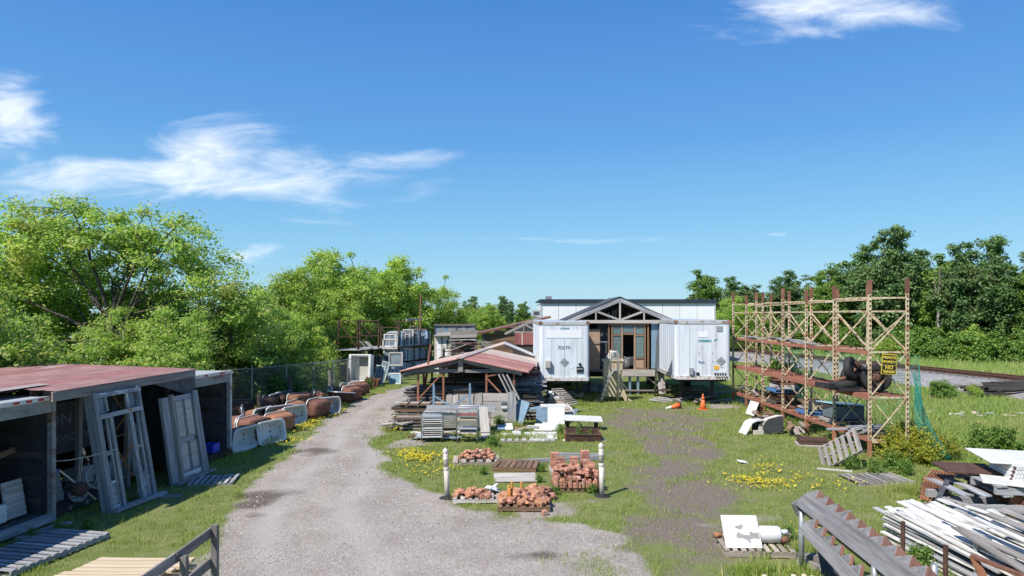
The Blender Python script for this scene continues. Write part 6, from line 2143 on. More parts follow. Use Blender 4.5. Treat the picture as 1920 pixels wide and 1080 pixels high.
tag(slab('blue_sheet', P(971, 797, 26.9) + V((.1, .25, .45)), (.5, .03, 1.0), M['steel_blue'], None, (R(-16), R(14), R(-30))), 'blue grey board leaning at the right end of the plank partition', 'board')

o = thing('steel_scaffold', 'blue grey steel rack uprights with crossed braces behind the steel counter', 'rack', (P(847, 0, 26.4).x, 26.4, 0))
xa_, xb_ = P(813, 0, 26.4).x - o.location.x, P(881, 0, 26.4).x - o.location.x
for x, t_ in ((xa_, 1.74), (xb_, 1.74)):
    for y in (0, .18):
        bar('upright', (x, y, 0), (x, y, t_ - y), .07, .06, M['steel_blue'], o, (0, 1, 0))
    slab('base_plate', (x, .1, .01), (.16, .3, .02), M['steel_blue'], o)
bar('brace', (xa_ + .04, -.02, 1.25), ((xa_ + xb_) / 2, -.02, .85), .04, .06, M['steel_blue'], o)
bar('brace', (xb_ - .04, -.02, 1.28), ((xa_ + xb_) / 2, -.02, .85), .04, .06, M['steel_blue'], o)
bar('brace', (xa_ + .04, .1, 1.2), ((xa_ + xb_) / 2 + .1, .1, .8), .03, .05, M['black_metal'], o)
bar('cross_rail', (xa_ + .04, -.02, .75), (xb_ - .04, -.02, .75), .04, .07, M['steel_blue'], o)

# stained stainless counter
CY = 25.6
cx0, cx1 = P(797, 0, CY).x, P(928, 0, CY).x
o = thing('steel_counter', 'long stained stainless steel counter with raised back lip', 'counter', ((cx0 + cx1) / 2, CY, 0), R(2))
hl = (cx1 - cx0) / 2
slab('front_panel', (-.1, .08, .42), (2 * hl - .35, .03, .56), M['stainless'], o)
slab('side_panel', (hl - .18, .32, .40), (.04, .5, .74), M['stainless'], o)
slab('side_panel', (-hl + .15, .32, .40), (.04, .5, .74), M['stainless'], o)
slab('top', (0, .34, .80), (2 * hl, .62, .035), M['stainless'], o)
slab('front_lip', (0, .02, .775), (2 * hl, .03, .07), M['alu'], o)
slab('back_lip', (0, .66, .86), (2 * hl, .03, .14), M['steel'], o)
slab('end_lip', (hl - .015, .34, .85), (.03, .6, .1), M['steel'], o)
for x in (-hl + .2, 0, hl - .2):
    for y in (.08, .6):
        bar('leg', (x, y, 0), (x, y, .2), .05, .05, M['steel'], o, (0, 1, 0))
slab('base_rail', (-.1, .3, .12), (2 * hl - .4, .4, .04), M['rust_dark'], o)


def tray_rack(label, c, w_, d_, h_, nt, rz, trays, tray_mat):
    o = thing('tray_rack', label, 'rack', c, rz)
    for y in (-d_ / 2, d_ / 2):
        pts = [(-w_ / 2, y, .1), (-w_ / 2, y, h_ - .08), (-w_ / 2 + .03, y, h_ - .025), (-w_ / 2 + .08, y, h_), (w_ / 2 - .08, y, h_), (w_ / 2 - .03, y, h_ - .025), (w_ / 2, y, h_ - .08), (w_ / 2, y, .1)]
        MB().path(pts, .018, 8).build('tube_frame', M['steel'], o, True, False)
    for z in (.12, h_ * .55):
        for x in (-w_ / 2, w_ / 2):
            bar('side_rail', (x, -d_ / 2, z), (x, d_ / 2, z), .025, .03, M['steel'], o)
    for i in range(nt):
        z = .18 + (h_ - .3) * i / (nt - 1)
        for s_ in (-1, 1):
            bar('runner', (s_ * (w_ / 2 - .03), -d_ / 2, z - .012), (s_ * (w_ / 2 - .03), d_ / 2, z - .012), .03, .012, M['alu'], o)
        if trays == 'all' or i in trays:
            slab('tray', (random.uniform(-.02, .02), random.uniform(-.03, .03), z + .012), (w_ - .06, d_ - .04, .03), M[tray_mat[i % len(tray_mat)]], o)
    for x in (-w_ / 2 + .04, w_ / 2 - .04):
        for y in (-d_ / 2 + .04, d_ / 2 - .04):
            MB().lathe([(.02, -.016), (.05, -.016), (.05, .016), (.02, .016)], 12, (x, y, .05), Euler((0, R(90), 0)).to_matrix()).build('castor', M['black_rubber'], o, True, False)
    return o


tray_rack('wheeled tray rack full of pale trays at the left end of the counter', G(811, 827), .72, .55, .98, 10, R(4), 'all', ['white_enamel', 'alu', 'pink_stone', 'white_enamel'])
tray_rack('tall wheeled tray rack nearly empty at the middle of the counter', G(877, 829), .72, .5, 1.22, 7, R(-3), [1, 2, 4, 5], ['wood_pale', 'rust_white', 'alu', 'rust', 'tan_paint', 'siding_red'])
tag(bar('leaning_board', G(911, 822) + V((0, 0, .0)), G(910, 815) + V((-.1, .25, .98)), .32, .04, M['wood_pale'], None, (0, -1, .2)), 'single pale grey board leaning on the right end of the counter', 'board')
scatter_boards('ground_junk', 'flattened tarps and scraps on the ground under the tray racks', (P(855, 0, 24).x, 24.2), 22, 1.5, .5, ['tarp', 'rust_white', 'wood_pale', 'steel', 'wood_brown'], 8, .3, .9, .12, 1.5)
scatter_boards('ground_junk', 'small pale scraps beside the low lumber stack', (-4.3, 26.3), 10, .5, .6, ['wood_pale', 'wood_grey'], 9, .3, .8, .3, 1.0)

# ------------------------------------------------------------------ white stone slabs
def stone(label, px, py, w_, d_, rot=(0, 0, 0), z=.05, mat='white_slab', t=.04, name='stone_slab', cat='slab', group=None):
    p = G(px, py)
    return tag(slab(name, p + V((0, 0, z)), (w_, d_, t), M[mat], None, tuple(R(a) for a in rot), .006), label, cat, group)


stone('small white slab with a crack beside the partition', 954, 806, .30, .55, (16, 0, 4), .12)
stone('square white slab at the left front of the slab group', 949, 823, .36, .45, (18, 0, -2), .09)
stone('white slab propped on a dark block in the front row', 969, 821, .30, .36, (14, 0, 4), .16)
stone('narrow tilted white slab beside the propped one', 991, 822, .22, .5, (18, 0, 14), .10)
stone('white slab in the back row beside the upright shard', 1010, 807, .32, .6, (15, 0, -6), .12)
stone('large cracked white slab in the back row', 1032, 807, .62, .75, (14, 0, -3), .14)
stone('long white slab in the front row', 1020, 823, .92, .62, (13, 0, -1), .12)
stone('thin white offcut before the long slab', 1012, 828, .6, .12, (10, 0, -4), .05)
stone('white shard standing upright among the slabs', 1000, 812, .12, .45, (0, 74, 80), .22)
stone('tiny white shard right of the slabs', 1060, 827, .16, .14, (0, 0, 20), .03)
stone('blue grey offcut left of the cracked white slab', 941, 806, .34, .4, (16, 0, 4), .10, 'steel_blue')
stone('dark block under the propped white slab', 973, 823, .26, .2, (0, 0, 6), .06, 'wood_dark', .1, 'timber_block', 'block')
pallet('low pale pallet under the front row of white slabs', G(990, 829) + V((0, .25, 0)), R(0), 'wood_pale', 1.9, .7, 8, h=.08)
o = thing('broken_crate', 'small broken brown crate between the white slabs', 'crate', G(978, 812), R(8))
for k in range(5):
    bar('slat', (-.2 + .1 * k, -.15, .1 + .02 * (k % 2)), (-.2 + .1 * k, .25, .2), .05, .02, M['wood_brown'], o)
bar('cross_slat', (-.3, -.1, .12), (.25, -.12, .24), .06, .03, M['pink_stone'], o)
# big white panel leaning on stacked pink stone
o = thing('stone_stack', 'stack of pinkish stone slabs behind the white leaning panel', 'stone slabs', G(1040, 794) + V((0, .4, 0)), 0)
slab('plinth', (0, .2, .22), (1.0, .6, .44), M['wood_dark'], o)
for k in range(4):
    slab('slab', (random.uniform(-.08, .08) + .05, .1 + random.uniform(-.06, .06), .47 + k * .06), (1.35 - .1 * k, .75, .05), M['pink_stone' if k % 2 == 0 else 'white_slab'], o, (0, 0, random.uniform(-.06, .06)), .006)
slab('slab', (-.6, -.02, .6), (.8, .35, .03), M['steel_blue'], o, (R(6), R(-8), R(14)))
slab('grey_panel', (-.5, -.32, .30), (.5, .03, .62), M['steel_blue'], o, (R(-12), 0, 0))
MB().prism([(.35, -.28, 0), (.62, -.28, .02), (.98, -.22, .55), (.35, -.2, .55)], (0, .03, 0)).build('grey_panel', M['steel_blue'], o, world=False)
tag(slab('marble_slab', G(1043, 796) + V((0, .1, .33)), (.68, .03, .70), M['white_slab'], None, (R(-24), R(0), R(-4)), .006), 'bright white panel leaning on the stone stack', 'panel')
o = thing('stone_stack', 'higher stack of pale stone pieces before the left trailer', 'stone slabs', G(1044, 772) + V((0, .5, 0)))
for k in range(7):
    slab('slab', (random.uniform(-.05, .05), random.uniform(-.05, .05), .06 + k * .09), (.85 - .03 * k, .6, .075), M[['grey_stone', 'pink_stone', 'white_slab'][min(k // 3, 2)]], o, (0, 0, random.uniform(-.1, .1)), .008)
for k in range(9):
    slab('chunk', (random.uniform(-.3, .3), random.uniform(-.2, .2), .70 + .02 * k), (random.uniform(.15, .3), random.uniform(.12, .22), .06), M['white_slab'], o, (random.uniform(-.3, .3), random.uniform(-.3, .3), random.uniform(0, 3)), .01)
slab('grey_block', (-.72, .2, .28), (.42, .4, .5), M['grey_stone'], o, (0, .1, .2), .02)
# lattice of a crate leaning on it
p0, p1, p2 = P(1035, 731, 30.2), P(1055, 730, 30.6), P(1084, 757, 31.0)
p3 = P(1068, 760, 30.2)
o = thing('lattice_crate', 'leaning brown lattice of crossed slats before the left trailer', 'lattice', p3)
for k in range(4):
    f = k / 3
    a, b = p0.lerp(p1, f), p3.lerp(p2, f)
    bar('long_slat', a - p3, b - p3, .05, .05, M['wood_pallet'], o, (0, -1, .6))
for k in range(9):
    f = k / 8
    a, b = p0.lerp(p3, f), p1.lerp(p2, f)
    bar('cross_slat', a - p3 + V((0, -.03, .03)), b - p3 + V((0, -.03, .03)), .06, .03, M['wood_pallet'], o, (0, -1, .6))
tag(MB().path([P(1062, 757, 27.5), P(1072, 766, 27.0), P(1079, 780, 26.6), G(1086, 793)], .028, 8).build('bent_pipe', M['pvc'], None, True), 'bent white pipe beside the stone stack', 'pipe')
# white slab on the rusty tub
c_ = G(1094, 829)
o = thing('rusty_planter', 'shallow rusty iron trough full of weeds in the grass', 'trough', c_ + V((0, .35, 0)), R(-1))
slab('front', (0, -.35, .14), (1.22, .04, .22), M['rust_dark'], o)
slab('back', (0, .35, .20), (1.22, .04, .34), M['rust_dark'], o)
slab('end', (-.6, 0, .17), (.04, .7, .28), M['rust'], o)
slab('end', (.6, 0, .17), (.04, .7, .28), M['rust'], o)
slab('lip', (0, -.36, .26), (1.26, .07, .03), M['rust_dark'], o)
slab('soil', (0, 0, .14), (1.16, .66, .1), M['wood_dark'], o)
slab('skid', (.1, 0, .02), (1.4, .7, .04), M['wood_grey'], o)
tag(slab('stone_table_slab', G(1092, 806) + V((0, .1, .42)), (1.52, .72, .05), M['white_slab'], None, (R(7), R(2), R(-2)), .008), 'long bright white slab resting over the rusty trough', 'slab')
for k, x in enumerate((-.55, .55)):
    tag(bar('timber_block', G(1092, 806) + V((x, .25, 0)), G(1092, 806) + V((x, .25, .40)), .14, .14, M['wood_dark'], None, (0, 1, 0)), ('left', 'right')[k] + ' timber block carrying the long white slab', 'block')
WEEDS = [(1085, 822, .5), (1105, 822, .45), (1050, 815, .5), (985, 818, .4), (935, 800, .6), (945, 795, .6), (1052, 770, .4), (1070, 770, .4), (860, 820, .4), (922, 835, .45), (925, 838, .5), (1110, 926, .35), (1122, 920, .4), (1040, 928, .3), (905, 890, .3),
                                  (690, 730, .8), (1006, 700, 1.6), (1010, 730, 1.3), (1600, 880, .6), (1480, 800, .5), (1445, 805, .55), (1462, 812, .5), (1430, 770, .5), (1500, 790, .6), (1540, 790, .6), (1700, 890, .6), (1640, 890, .6), (1670, 880, .7), (1790, 960, .6), (1770, 975, .5), (1720, 1060, .5), (1735, 1070, .55), (1480, 1010, .35), (60, 1010, .3), (110, 1000, .35), (780, 800, .4), (165, 990, .3), (1010, 905, .3), (1016, 885, .3)]
wv, wf, wo_ = [], [], 0
_cm = TREE_PROTO['weed'][0]
_co = np.empty(len(_cm.vertices) * 3, np.float32)
_cm.vertices.foreach_get('co', _co)
_co = _co.reshape(-1, 3)
for i, (px, py, s_) in enumerate(WEEDS):
    p = G(px, py)
    ca, sa = math.cos(i * 1.9), math.sin(i * 1.9)
    q = _co @ np.array([[ca, sa, 0], [-sa, ca, 0], [0, 0, 1]]) * s_
    wv.append(q + np.array([p.x, p.y, 0]))
wv = np.concatenate(wv)
tag(link('weeds', tri_mesh('weeds', wv, np.arange(len(wv)).reshape(-1, 4), M['leaf_mid'])), 'low leafy weeds growing up between the salvage piles', 'weeds', None, 'stuff')


# ================================================================== bollards
def bollard(label, px, py, h_, lean):
    p = G(px, py)
    o = thing('pipe_bollard', label, 'bollard', p, 0, None, Euler((R(-1), R(lean), 0)))
    MB().lathe([(.062, 0), (.062, h_ * .62)], 20).build('lower_pipe', M['pvc'], o, True, False)
    MB().lathe([(.066, h_ * .56), (.071, h_ * .57), (.071, h_ * .61), (.066, h_ * .62)], 20).build('coupling', M['pvc'], o, True, False)
    MB().lathe([(.057, h_ * .62), (.057, h_ * .95)], 20).build('upper_pipe', M['pvc'], o, True, False)
    MB().lathe([(.062, h_ * .76), (.067, h_ * .77), (.067, h_ * .80), (.062, h_ * .81)], 20).build('coupling', M['pvc'], o, True, False)
    MB().lathe([(.062, h_ * .90), (.066, h_ * .91), (.066, h_ * .965), (.055, h_ * .975), (.025, h_ * .977), (.025, h_)], 20).build('end_cap', M['pvc'], o, True, False)
    MB().lathe([(.20, .0), (.20, .02), (.10, .025)], 20).build('base_disc', M['black_rubber'], o, True, False)
    return o


bollard('cream plastic pipe bollard left of the brick pallets', 839, 934, 1.20, -2.5)
bollard('taller cream plastic pipe bollard right of the brick pallets', 1129, 931, 1.30, -1.2)

# ================================================================== pallets of bricks
BR = boxmesh(.21, .10, .065, M['brick'], .006)
BRO = boxmesh(.21, .10, .065, M['brick_orange'], .008)
HB = boxmesh(.12, .10, .065, M['brick'], .01)
TILE = boxmesh(.22, .14, .10, M['brick_orange'], .012)
RUB = []
for k in range(7):
    r_ = random.Random(k)
    mb = MB()
    n_ = 5
    for i in range(3):
        for j in range(n_):
            a = 2 * math.pi * j / n_ + r_.uniform(-.25, .25)
            q = (.75, 1.0, .7)[i] * r_.uniform(.75, 1.1)
            mb.v.append((.11 * q * math.cos(a), .075 * q * math.sin(a), (-.045, .0, .045)[i] * r_.uniform(.8, 1.2)))
    for i in range(2):
        for j in range(n_):
            mb.f.append((i * n_ + j, i * n_ + (j + 1) % n_, (i + 1) * n_ + (j + 1) % n_, (i + 1) * n_ + j))
    mb.f.append(tuple(range(n_))[::-1])
    mb.f.append(tuple(2 * n_ + j for j in range(n_)))
    RUB.append(mb.mesh('rubble', M['brick' if k % 2 else 'brick_orange']))


def heap(o, n, hx, hy, z0, h, meshes, seed, name='brick', flat=.25, shape=None):
    r_ = random.Random(seed)
    for i in range(n):
        for _ in range(30):
            x, y = r_.uniform(-hx, hx), r_.uniform(-hy, hy)
            if shape is None or shape(x / hx, y / hy):
                break
        f = max(0, 1 - max(abs(x) / hx, abs(y) / hy) ** 3)
        z = z0 + .035 + r_.random() * h * f
        link(name, r_.choice(meshes), o, False, Matrix.Translation((x, y, z)) @ Euler((r_.uniform(-flat, flat), r_.uniform(-flat, flat), r_.uniform(0, 6.3))).to_matrix().to_4x4())


# back left rubble
o = pallet('worn pallet under broken bricks behind the left bollard', G(892, 872) + V((0, .35, 0)), R(3), 'wood_pallet', 1.35, .95, 6, h=.12)
o = thing('brick_heap', 'heap of broken bricks on the back left pallet', 'bricks', G(893, 870) + V((0, .35, .12)))
heap(o, 62, .48, .30, 0, .24, RUB[:3] + [HB, BR, BR, BRO, HB], 51, flat=.4)
pallet('empty brown pallet between the brick pallets', G(968, 885) + V((0, .5, 0)), R(-8), 'wood_brown', 1.25, 1.05, 8, h=.14, gap=.85)
o = thing('board_raft', 'pale grey plank raft lying flat behind the tile pallet', 'boards', G(967, 905) + V((0, .4, 0)), R(4))
for i in range(9):
    bar('plank', (-.56 + random.uniform(-.02, .02), -.42 + i * .105, .05), (.58 + random.uniform(-.03, .02), -.42 + i * .105, .05), .095, .03, M['wood_pale'], o)
for x in (-.4, .4):
    bar('batten', (x, -.45, .018), (x, .45, .018), .08, .03, M['wood_grey'], o)
# front left
fl_ = G(893, 945) + V((0, .42, 0))
pallet('pale pallet with few orange stones left of the tile pallet', fl_, R(2), 'wood_pale', 1.12, .85, 7, h=.12)
o = thing('stone_heap', 'row of rounded orange stones along the front of the pale pallet', 'stones', fl_ + V((-.12, -.20, .12)))
heap(o, 36, .40, .17, 0, .15, RUB, 52, 'stone', .4)
o = thing('plastic_sheet', 'crumpled clear plastic sheet on the pale pallet', 'plastic', fl_ + V((.32, .24, .14)))
for k in range(7):
    slab('fold', (random.uniform(-.2, .2), random.uniform(-.1, .1), .02 + .012 * k), (random.uniform(.15, .35), random.uniform(.1, .2), .008), M['tape_white'], o, (random.uniform(-.5, .5), random.uniform(-.5, .5), random.uniform(0, 3)))
# tile pallet
tp_ = G(983, 961) + V((0, .55, 0))
pallet('pallet under the pile of orange clay blocks in the middle front', tp_, R(-1), 'wood_brown', 1.18, 1.05, 7, h=.13)
o = thing('clay_block_heap', 'pile of orange clay blocks and bricks on the front middle pallet', 'bricks', tp_ + V((0, 0, .13)))
heap(o, 84, .52, .44, 0, .20, [TILE, TILE, BRO, BR, HB, HB, RUB[2]], 53, 'block', .35)
o2 = thing('clay_block_heap', 'smaller heap of orange clay blocks at the back right of the front pallet', 'bricks', tp_ + V((.36, .62, 0)))
heap(o2, 40, .40, .26, .0, .30, [TILE, BRO, BR, HB, RUB[2]], 54, 'block', .35)
for k, (px, py, h_) in enumerate(((954, 938, .30), (960, 930, .36), (956, 945, .26), (978, 922, .32))):
    p = G(px, py) + V((0, 0, .15))
    p.y = tp_.y + (-.05, .05, -.15, .2)[k]
    p.x = (px - 960) / FOC * p.y
    o = thing('turned_post', ('second', 'tallest', 'front', 'rightmost')[k] + ' of the short orange turned posts standing in the clay blocks', 'post', (p.x, p.y, .18))
    MB().lathe([(.022, 0), (.022, h_ * .2), (.03, h_ * .25), (.03, h_ * .75), (.024, h_ * .8), (.032, h_ * .9), (.03, h_)], 12).build('shaft', M['wood_orange'], o, True, False)
    MB().lathe([(.05, -.02), (.05, .02)], 12).build('base', M['wood_orange'], o, True, False)
tag(slab('loose_brick', G(1021, 966) + V((0, 0, .05)), (.11, .1, .12), M['brick'], None, (.1, 0, .4), .008), 'single brick standing in the grass before the clay blocks', 'brick')
# right brick pallets
rp = G(1082, 925) + V((0, .55, 0))
pallet('pallet under neatly stacked red bricks beside the right bollard', rp, R(1), 'wood_brown', 1.16, 1.0, 7, h=.12)
o = thing('brick_stack', 'red bricks stacked in rough courses beside the right bollard', 'bricks', rp + V((0, 0, .12)))
r_ = random.Random(5)
for lv in range(5):
    for i in range(10):
        for j in range(5):
            if lv < 3 and 1 <= i <= 8 and 1 <= j <= 3:
                continue
            if r_.random() < (.10, .15, .25, .45, .6)[lv] or (lv > 1 and i < 3 and r_.random() < .45):
                continue
            link('brick', BR if r_.random() < .8 else BRO, o, False, Matrix.Translation((-.50 + i * .11 + r_.uniform(-.012, .012), -.42 + j * .215 + r_.uniform(-.015, .015), .035 + lv * .067)) @
                 Euler((r_.uniform(-.06, .06), r_.uniform(-.06, .06), R(90) + r_.uniform(-.15, .15))).to_matrix().to_4x4())
for i in range(34):
    x, y = r_.uniform(-.5, .5), r_.uniform(-.45, .45)
    link('brick', r_.choice([BR, BR, HB, BRO]), o, False, Matrix.Translation((x, y, .33 + r_.random() * .1)) @ Euler((r_.uniform(-.7, .7), r_.uniform(-.5, .5), r_.uniform(0, 6.3))).to_matrix().to_4x4())
for i in range(7):
    link('brick', BR, o, False, Matrix.Translation((-.48 + i * .16, -.5, .11)) @ Euler((0, R(90), r_.uniform(-.3, .3))).to_matrix().to_4x4())
rb = G(1072, 895) + V((0, .55, 0))
pallet('pallet behind the red bricks carrying tall brick columns', rb, R(2), 'wood_pale', 1.15, .8, 7, h=.12)
for k, (dx, dy, nn_, lb) in enumerate(((-.42, .1, 6, 'leftmost column of perforated red bricks'), (-.28, -.22, 5, 'front left column of perforated red bricks'), (.10, -.12, 5, 'middle column of red bricks topped with mortar'), (.42, .05, 7, 'tallest right column of red bricks'), (.56, -.3, 3, 'low column of perforated bricks near the bollard'))):
    o = thing('brick_column', lb + ' on the back pallet', 'bricks', rb + V((dx, dy, .12)), r_.uniform(-.2, .2))
    for lv in range(nn_):
        for s_ in (-1, 1):
            b_ = link('brick', boxmesh(.23, .105, .068, M['brick'], .005), o, False, Matrix.Translation((0, s_ * .056, .036 + lv * .07)) @ Euler((0, 0, r_.uniform(-.06, .06))).to_matrix().to_4x4())
            if s_ < 0 and lv >= nn_ - 2:
                for hx in (-.06, 0, .06):
                    slab('core_hole', (hx, -.0535, 0), (.024, .004, .026), M['dark'], b_)
tag(bar('long_beam', G(940, 872) + V((0, 0, .07)), G(1130, 862) + V((0, 0, .07)), .12, .12, M['wood_silver']), 'long grey timber beam lying behind the brick pallets', 'beam')
tag(bar('long_beam', G(1040, 858) + V((0, .2, .06)), G(1135, 862) + V((0, .35, .06)), .14, .10, M['wood_silver']), 'second grey beam behind the brick columns', 'beam')

# ================================================================== the tall steel rack
random.seed(77)
RX0, RX1 = 10.95, 12.1
RYS = [20.9, 23.2, 25.4, 27.6, 29.8, 31.9, 33.8]
rk = thing('pallet_rack', 'tall rusty cream painted steel pallet rack beside the railway', 'rack', (RX0, RYS[0], 0))


def rp3(x, y, z):
    return V((x - RX0, y - RYS[0], z))


def upright(x, y, h, lean=0.0):
    """perforated steel post: two flanges and a back with slots between short bridges"""
    mb = MB()
    b = rp3(x, y, 0)
    mb.box(b + V((0, .035, h / 2)), (.075, .012, h))
    mb.box(b + V((-.033, 0, h / 2)), (.012, .07, h))
    mb.box(b + V((.033, 0, h / 2)), (.012, .07, h))
    nb = int(h / .15)
    for i in range(nb):
        mb.box(b + V((0, -.037, .08 + i * .15)), (.075, .008, .075))
    o = mb.build('upright', M['rack_paint'] if lean == 0 else M['rack_rust'], rk, world=False)
    slab('foot_plate', b + V((0, 0, .01)), (.16, .16, .02), M['rust'], rk)
    return o


for i, y in enumerate(RYS):
    for x in (RX0, RX1):
        h = 5.45 - .08 * (i % 3) + (.05 if x == RX1 else 0)
        upright(x, y, h)
        slab('rusty_top', rp3(x, y, h - .2), (.10, .10, .42), M['rust'], rk)
        slab('rusty_foot', rp3(x, y, .29), (.10, .10, .54), M['rust_orange'], rk)
    for z in (4.92, 4.50):
        bar('frame_rail', rp3(RX0 + .05, y, z), rp3(RX1 - .05, y, z), .035, .05, M['rack_paint'], rk)
    for z in (.52, 1.86, 3.25):
        bar('frame_rail', rp3(RX0 + .05, y, z), rp3(RX1 - .05, y, z), .035, .055, M['rack_paint'], rk)
    for z0, z1 in ((.6, 1.82), (1.94, 3.2), (3.32, 4.46)):
        bar('frame_brace', rp3(RX0 + .06, y - .02, z0), rp3(RX1 - .06, y - .02, z1), .025, .036, M['rack_paint'], rk)
        bar('frame_brace', rp3(RX0 + .06, y + .02, z1), rp3(RX1 - .06, y + .02, z0), .025, .036, M['rack_paint'], rk)
slab('end_cover', rp3((RX0 + RX1) / 2, RYS[0] - .05, .54), (RX1 - RX0 - .1, .02, .13), M['rack_paint'], rk)
for i in range(6):
    y0, y1 = RYS[i] + .05, RYS[i + 1] - .05
    for z in (.55, 1.84, 3.22):
        for x in (RX0, RX1):
            if z == 3.22 and x == RX1 and i in (0,):
                continue
            bar('beam', rp3(x, y0, z), rp3(x, y1, z), .05, .11, M['rack_rust'], rk)
    for x in (RX0, RX1):
        if i % 2 == 0 or x == RX1:
            bar('top_rail', rp3(x, y0, 4.92 - .02 * i), rp3(x, y1, 4.92 - .02 * i), .03, .045, M['rack_paint'], rk)
        bar('top_rail', rp3(x, y0, 4.50), rp3(x, y1, 4.50), .03, .045, M['rack_paint'], rk)
    bar('bay_brace', rp3(RX1, y0, 3.3), rp3(RX1, y1, 4.45), .03, .04, M['rack_paint'], rk)
    bar('bay_brace', rp3(RX1, y0, 4.45), rp3(RX1, y1, 3.3), .03, .04, M['rack_paint'], rk)
    if i % 2:
        bar('bay_brace', rp3(RX1, y0, .65), rp3(RX1, y1, 1.8), .03, .04, M['rack_paint'], rk)
    # decking: slats across the beams
    for z, mt, dens in ((1.90, 'rack_rust', 7), (.61, 'rack_rust', 4)):
        for k in range(dens):
            yy2 = y0 + (y1 - y0) * (k + .5) / dens
            bar('deck_slat', rp3(RX0 - .02, yy2, z + random.uniform(0, .02)), rp3(RX1 + .02, yy2 + random.uniform(-.05, .05), z + random.uniform(0, .02)), .12, .03, M[mt], rk)

scatter = random.Random(4)
for i in range(10):
    y0 = 24.6 + i * .75
    tag(bar('deck_plank', (RX0 + .1 + .1 * (i % 8), y0, 3.32 + .03 * (i % 3)), (RX0 + .15 + .1 * (i % 7), y0 + scatter.uniform(1.8, 2.8), 3.32 + .03 * (i % 3)), .22, .03, M['wood_silver']),
        ORD[i] + ' grey plank from the near end on the top rack deck', 'plank', 'planks on the top rack deck')


# cast iron radiators
def radiator_mesh(cols, h, dep, mat):
    mb = MB()
    pit = .062
    for c in range(cols):
        x = (c - (cols - 1) / 2) * pit
        for y in (-dep / 3, 0, dep / 3) if dep > .15 else (-dep / 4, dep / 4):
            mb.tube((x, y, .06), (x, y, h - .06), .021, None, 6, False)
        for z in (.045, h - .045):
            mb.box((x, 0, z), (pit * .82, dep, .085))
    return mb.mesh('radiator', mat)


RADS = {}


def rad_key(cols, h, dep, mt):
    k = (cols, h, dep, mt)
    if k not in RADS:
        RADS[k] = (radiator_mesh(cols, h, dep, M[mt]), MB().tube((-cols * .031 - .03, 0, .045), (cols * .031 + .03, 0, .045), .03, None, 8).mesh('hub_pipe', M['rust_dark']))
    return RADS[k]


def radiator(label, c, cols, h, dep, mt, rot, group=None):
    o = thing('radiator', label, 'radiator', c, 0, group, rot)
    a, b = rad_key(cols, h, dep, mt)
    link('columns', a, o)
    link('hub_pipe', b, o)
    return o


# pallets with radiators on the lowest deck
def rack_load(label, y, pm, layers, x=None, plabel=None):
    x = (RX0 + RX1) / 2 - .05 if x is None else x
    z = .64
    pallet(plabel, (x, y, z), R(90), pm, 1.0, 1.0, 6, h=.13)
    for k, (mt, cols) in enumerate(layers):
        radiator(label + (' (lower)', '')[0 if False else 1] + ('' if k == 0 else ' lying on top of another'), (x + .0, y - .45, z + .14 + .19 * k + .09), cols, .9, .17, mt, Euler((R(-90), 0, 0)))


pallet('lower dark pallet of radiators in the far rack bay', ((RX0 + RX1) / 2, 29.0, .64), R(90), 'wood_dark', 1.0, 1.1, 6, h=.13)
for k in range(2):
    radiator(('dark radiator lying on the lower far bay pallet', 'second dark radiator lying in the far bay stack')[k], ((RX0 + RX1) / 2 - .02, 28.55, .86 + .19 * k), 13, .9, .16, 'rust_dark', Euler((R(-90), 0, 0)))
pallet('blue pallet on top of the dark radiators in the far rack bay', ((RX0 + RX1) / 2, 29.0, 1.14), R(90), 'wood_blue', 1.0, 1.1, 6, h=.13)
for k, mt in enumerate(('rust_white', 'rust')):
    radiator(('chipped white radiator lying on the blue pallet', 'rusty radiator on top of the chipped white one')[k], ((RX0 + RX1) / 2 - .02, 28.55, 1.37 + .18 * k), 13, .9, .16, mt, Euler((R(-90), 0, 0)))
pallet('blue pallet under the tan box in the middle rack bay', ((RX0 + RX1) / 2 - .05, 25.9, .64), R(90), 'wood_blue', 1.0, 1.0, 6, h=.13)
o = thing('tan_chest', 'tan enamel chest standing on a blue pallet in the rack', 'chest', ((RX0 + RX1) / 2 - .15, 25.75, .78))
slab('body', (0, 0, .19), (.66, .16, .36), M['tan_paint'], o, (0, 0, 0), .03)
for k in range(5):
    bar('slat', (-.3, .14 + .15 * k, .05), (.45, .14 + .15 * k, .30), .1, .03, M['wood_pallet'], o)
    bar('slat', (-.3, .14 + .15 * k, .22 + .03 * k), (.5, .14 + .15 * k, .24 + .03 * k), .12, .03, M['wood_brown'], o)
pallet('pale grey pallet under the glass tank in the rack', ((RX0 + RX1) / 2 - .02, 23.9, .64), R(90), 'wood_pale', 1.2, 1.0, 7, h=.13)
o = thing('glass_tank', 'dark tank with pale blue lid standing in the near rack bay', 'tank', ((RX0 + RX1) / 2 + .02, 23.85, .78))
MB().prism([(-.45, -.5, 0), (.5, -.5, 0), (.5, .5, 0), (-.45, .5, 0)], (0, 0, .05)).build('base', M['black_metal'], o, world=False)
for (x, y, w_, d_) in ((.02, -.5, .96, .03), (.02, .5, .96, .03), (-.46, 0, .03, .96), (.5, 0, .03, .96)):
    slab('wall', (x, y, .26), (w_, d_, .44), M['glass_dark'], o)
slab('lid', (.0, 0, .52), (1.2, 1.25, .03), M['tarp_blue'], o, (R(-2), R(4), R(8)))
slab('contents', (.02, 0, .15), (.85, .85, .2), M['black_metal'], o)
scatter_boards('deck_boards', 'grey boards sliding off the lowest deck of the near bay', (11.35, 22.1), 9, .5, .5, ['wood_silver', 'wood_grey'], 12, .8, 1.5, .12, .3, 0.4).location.z = .62
tag(slab('dark_sheet', (11.75, 22.0, .70), (.9, 1.5, .03), M['dark'], None, (R(2), R(3), .1)), 'dark sheet lying on the lowest deck of the near bay', 'sheet')
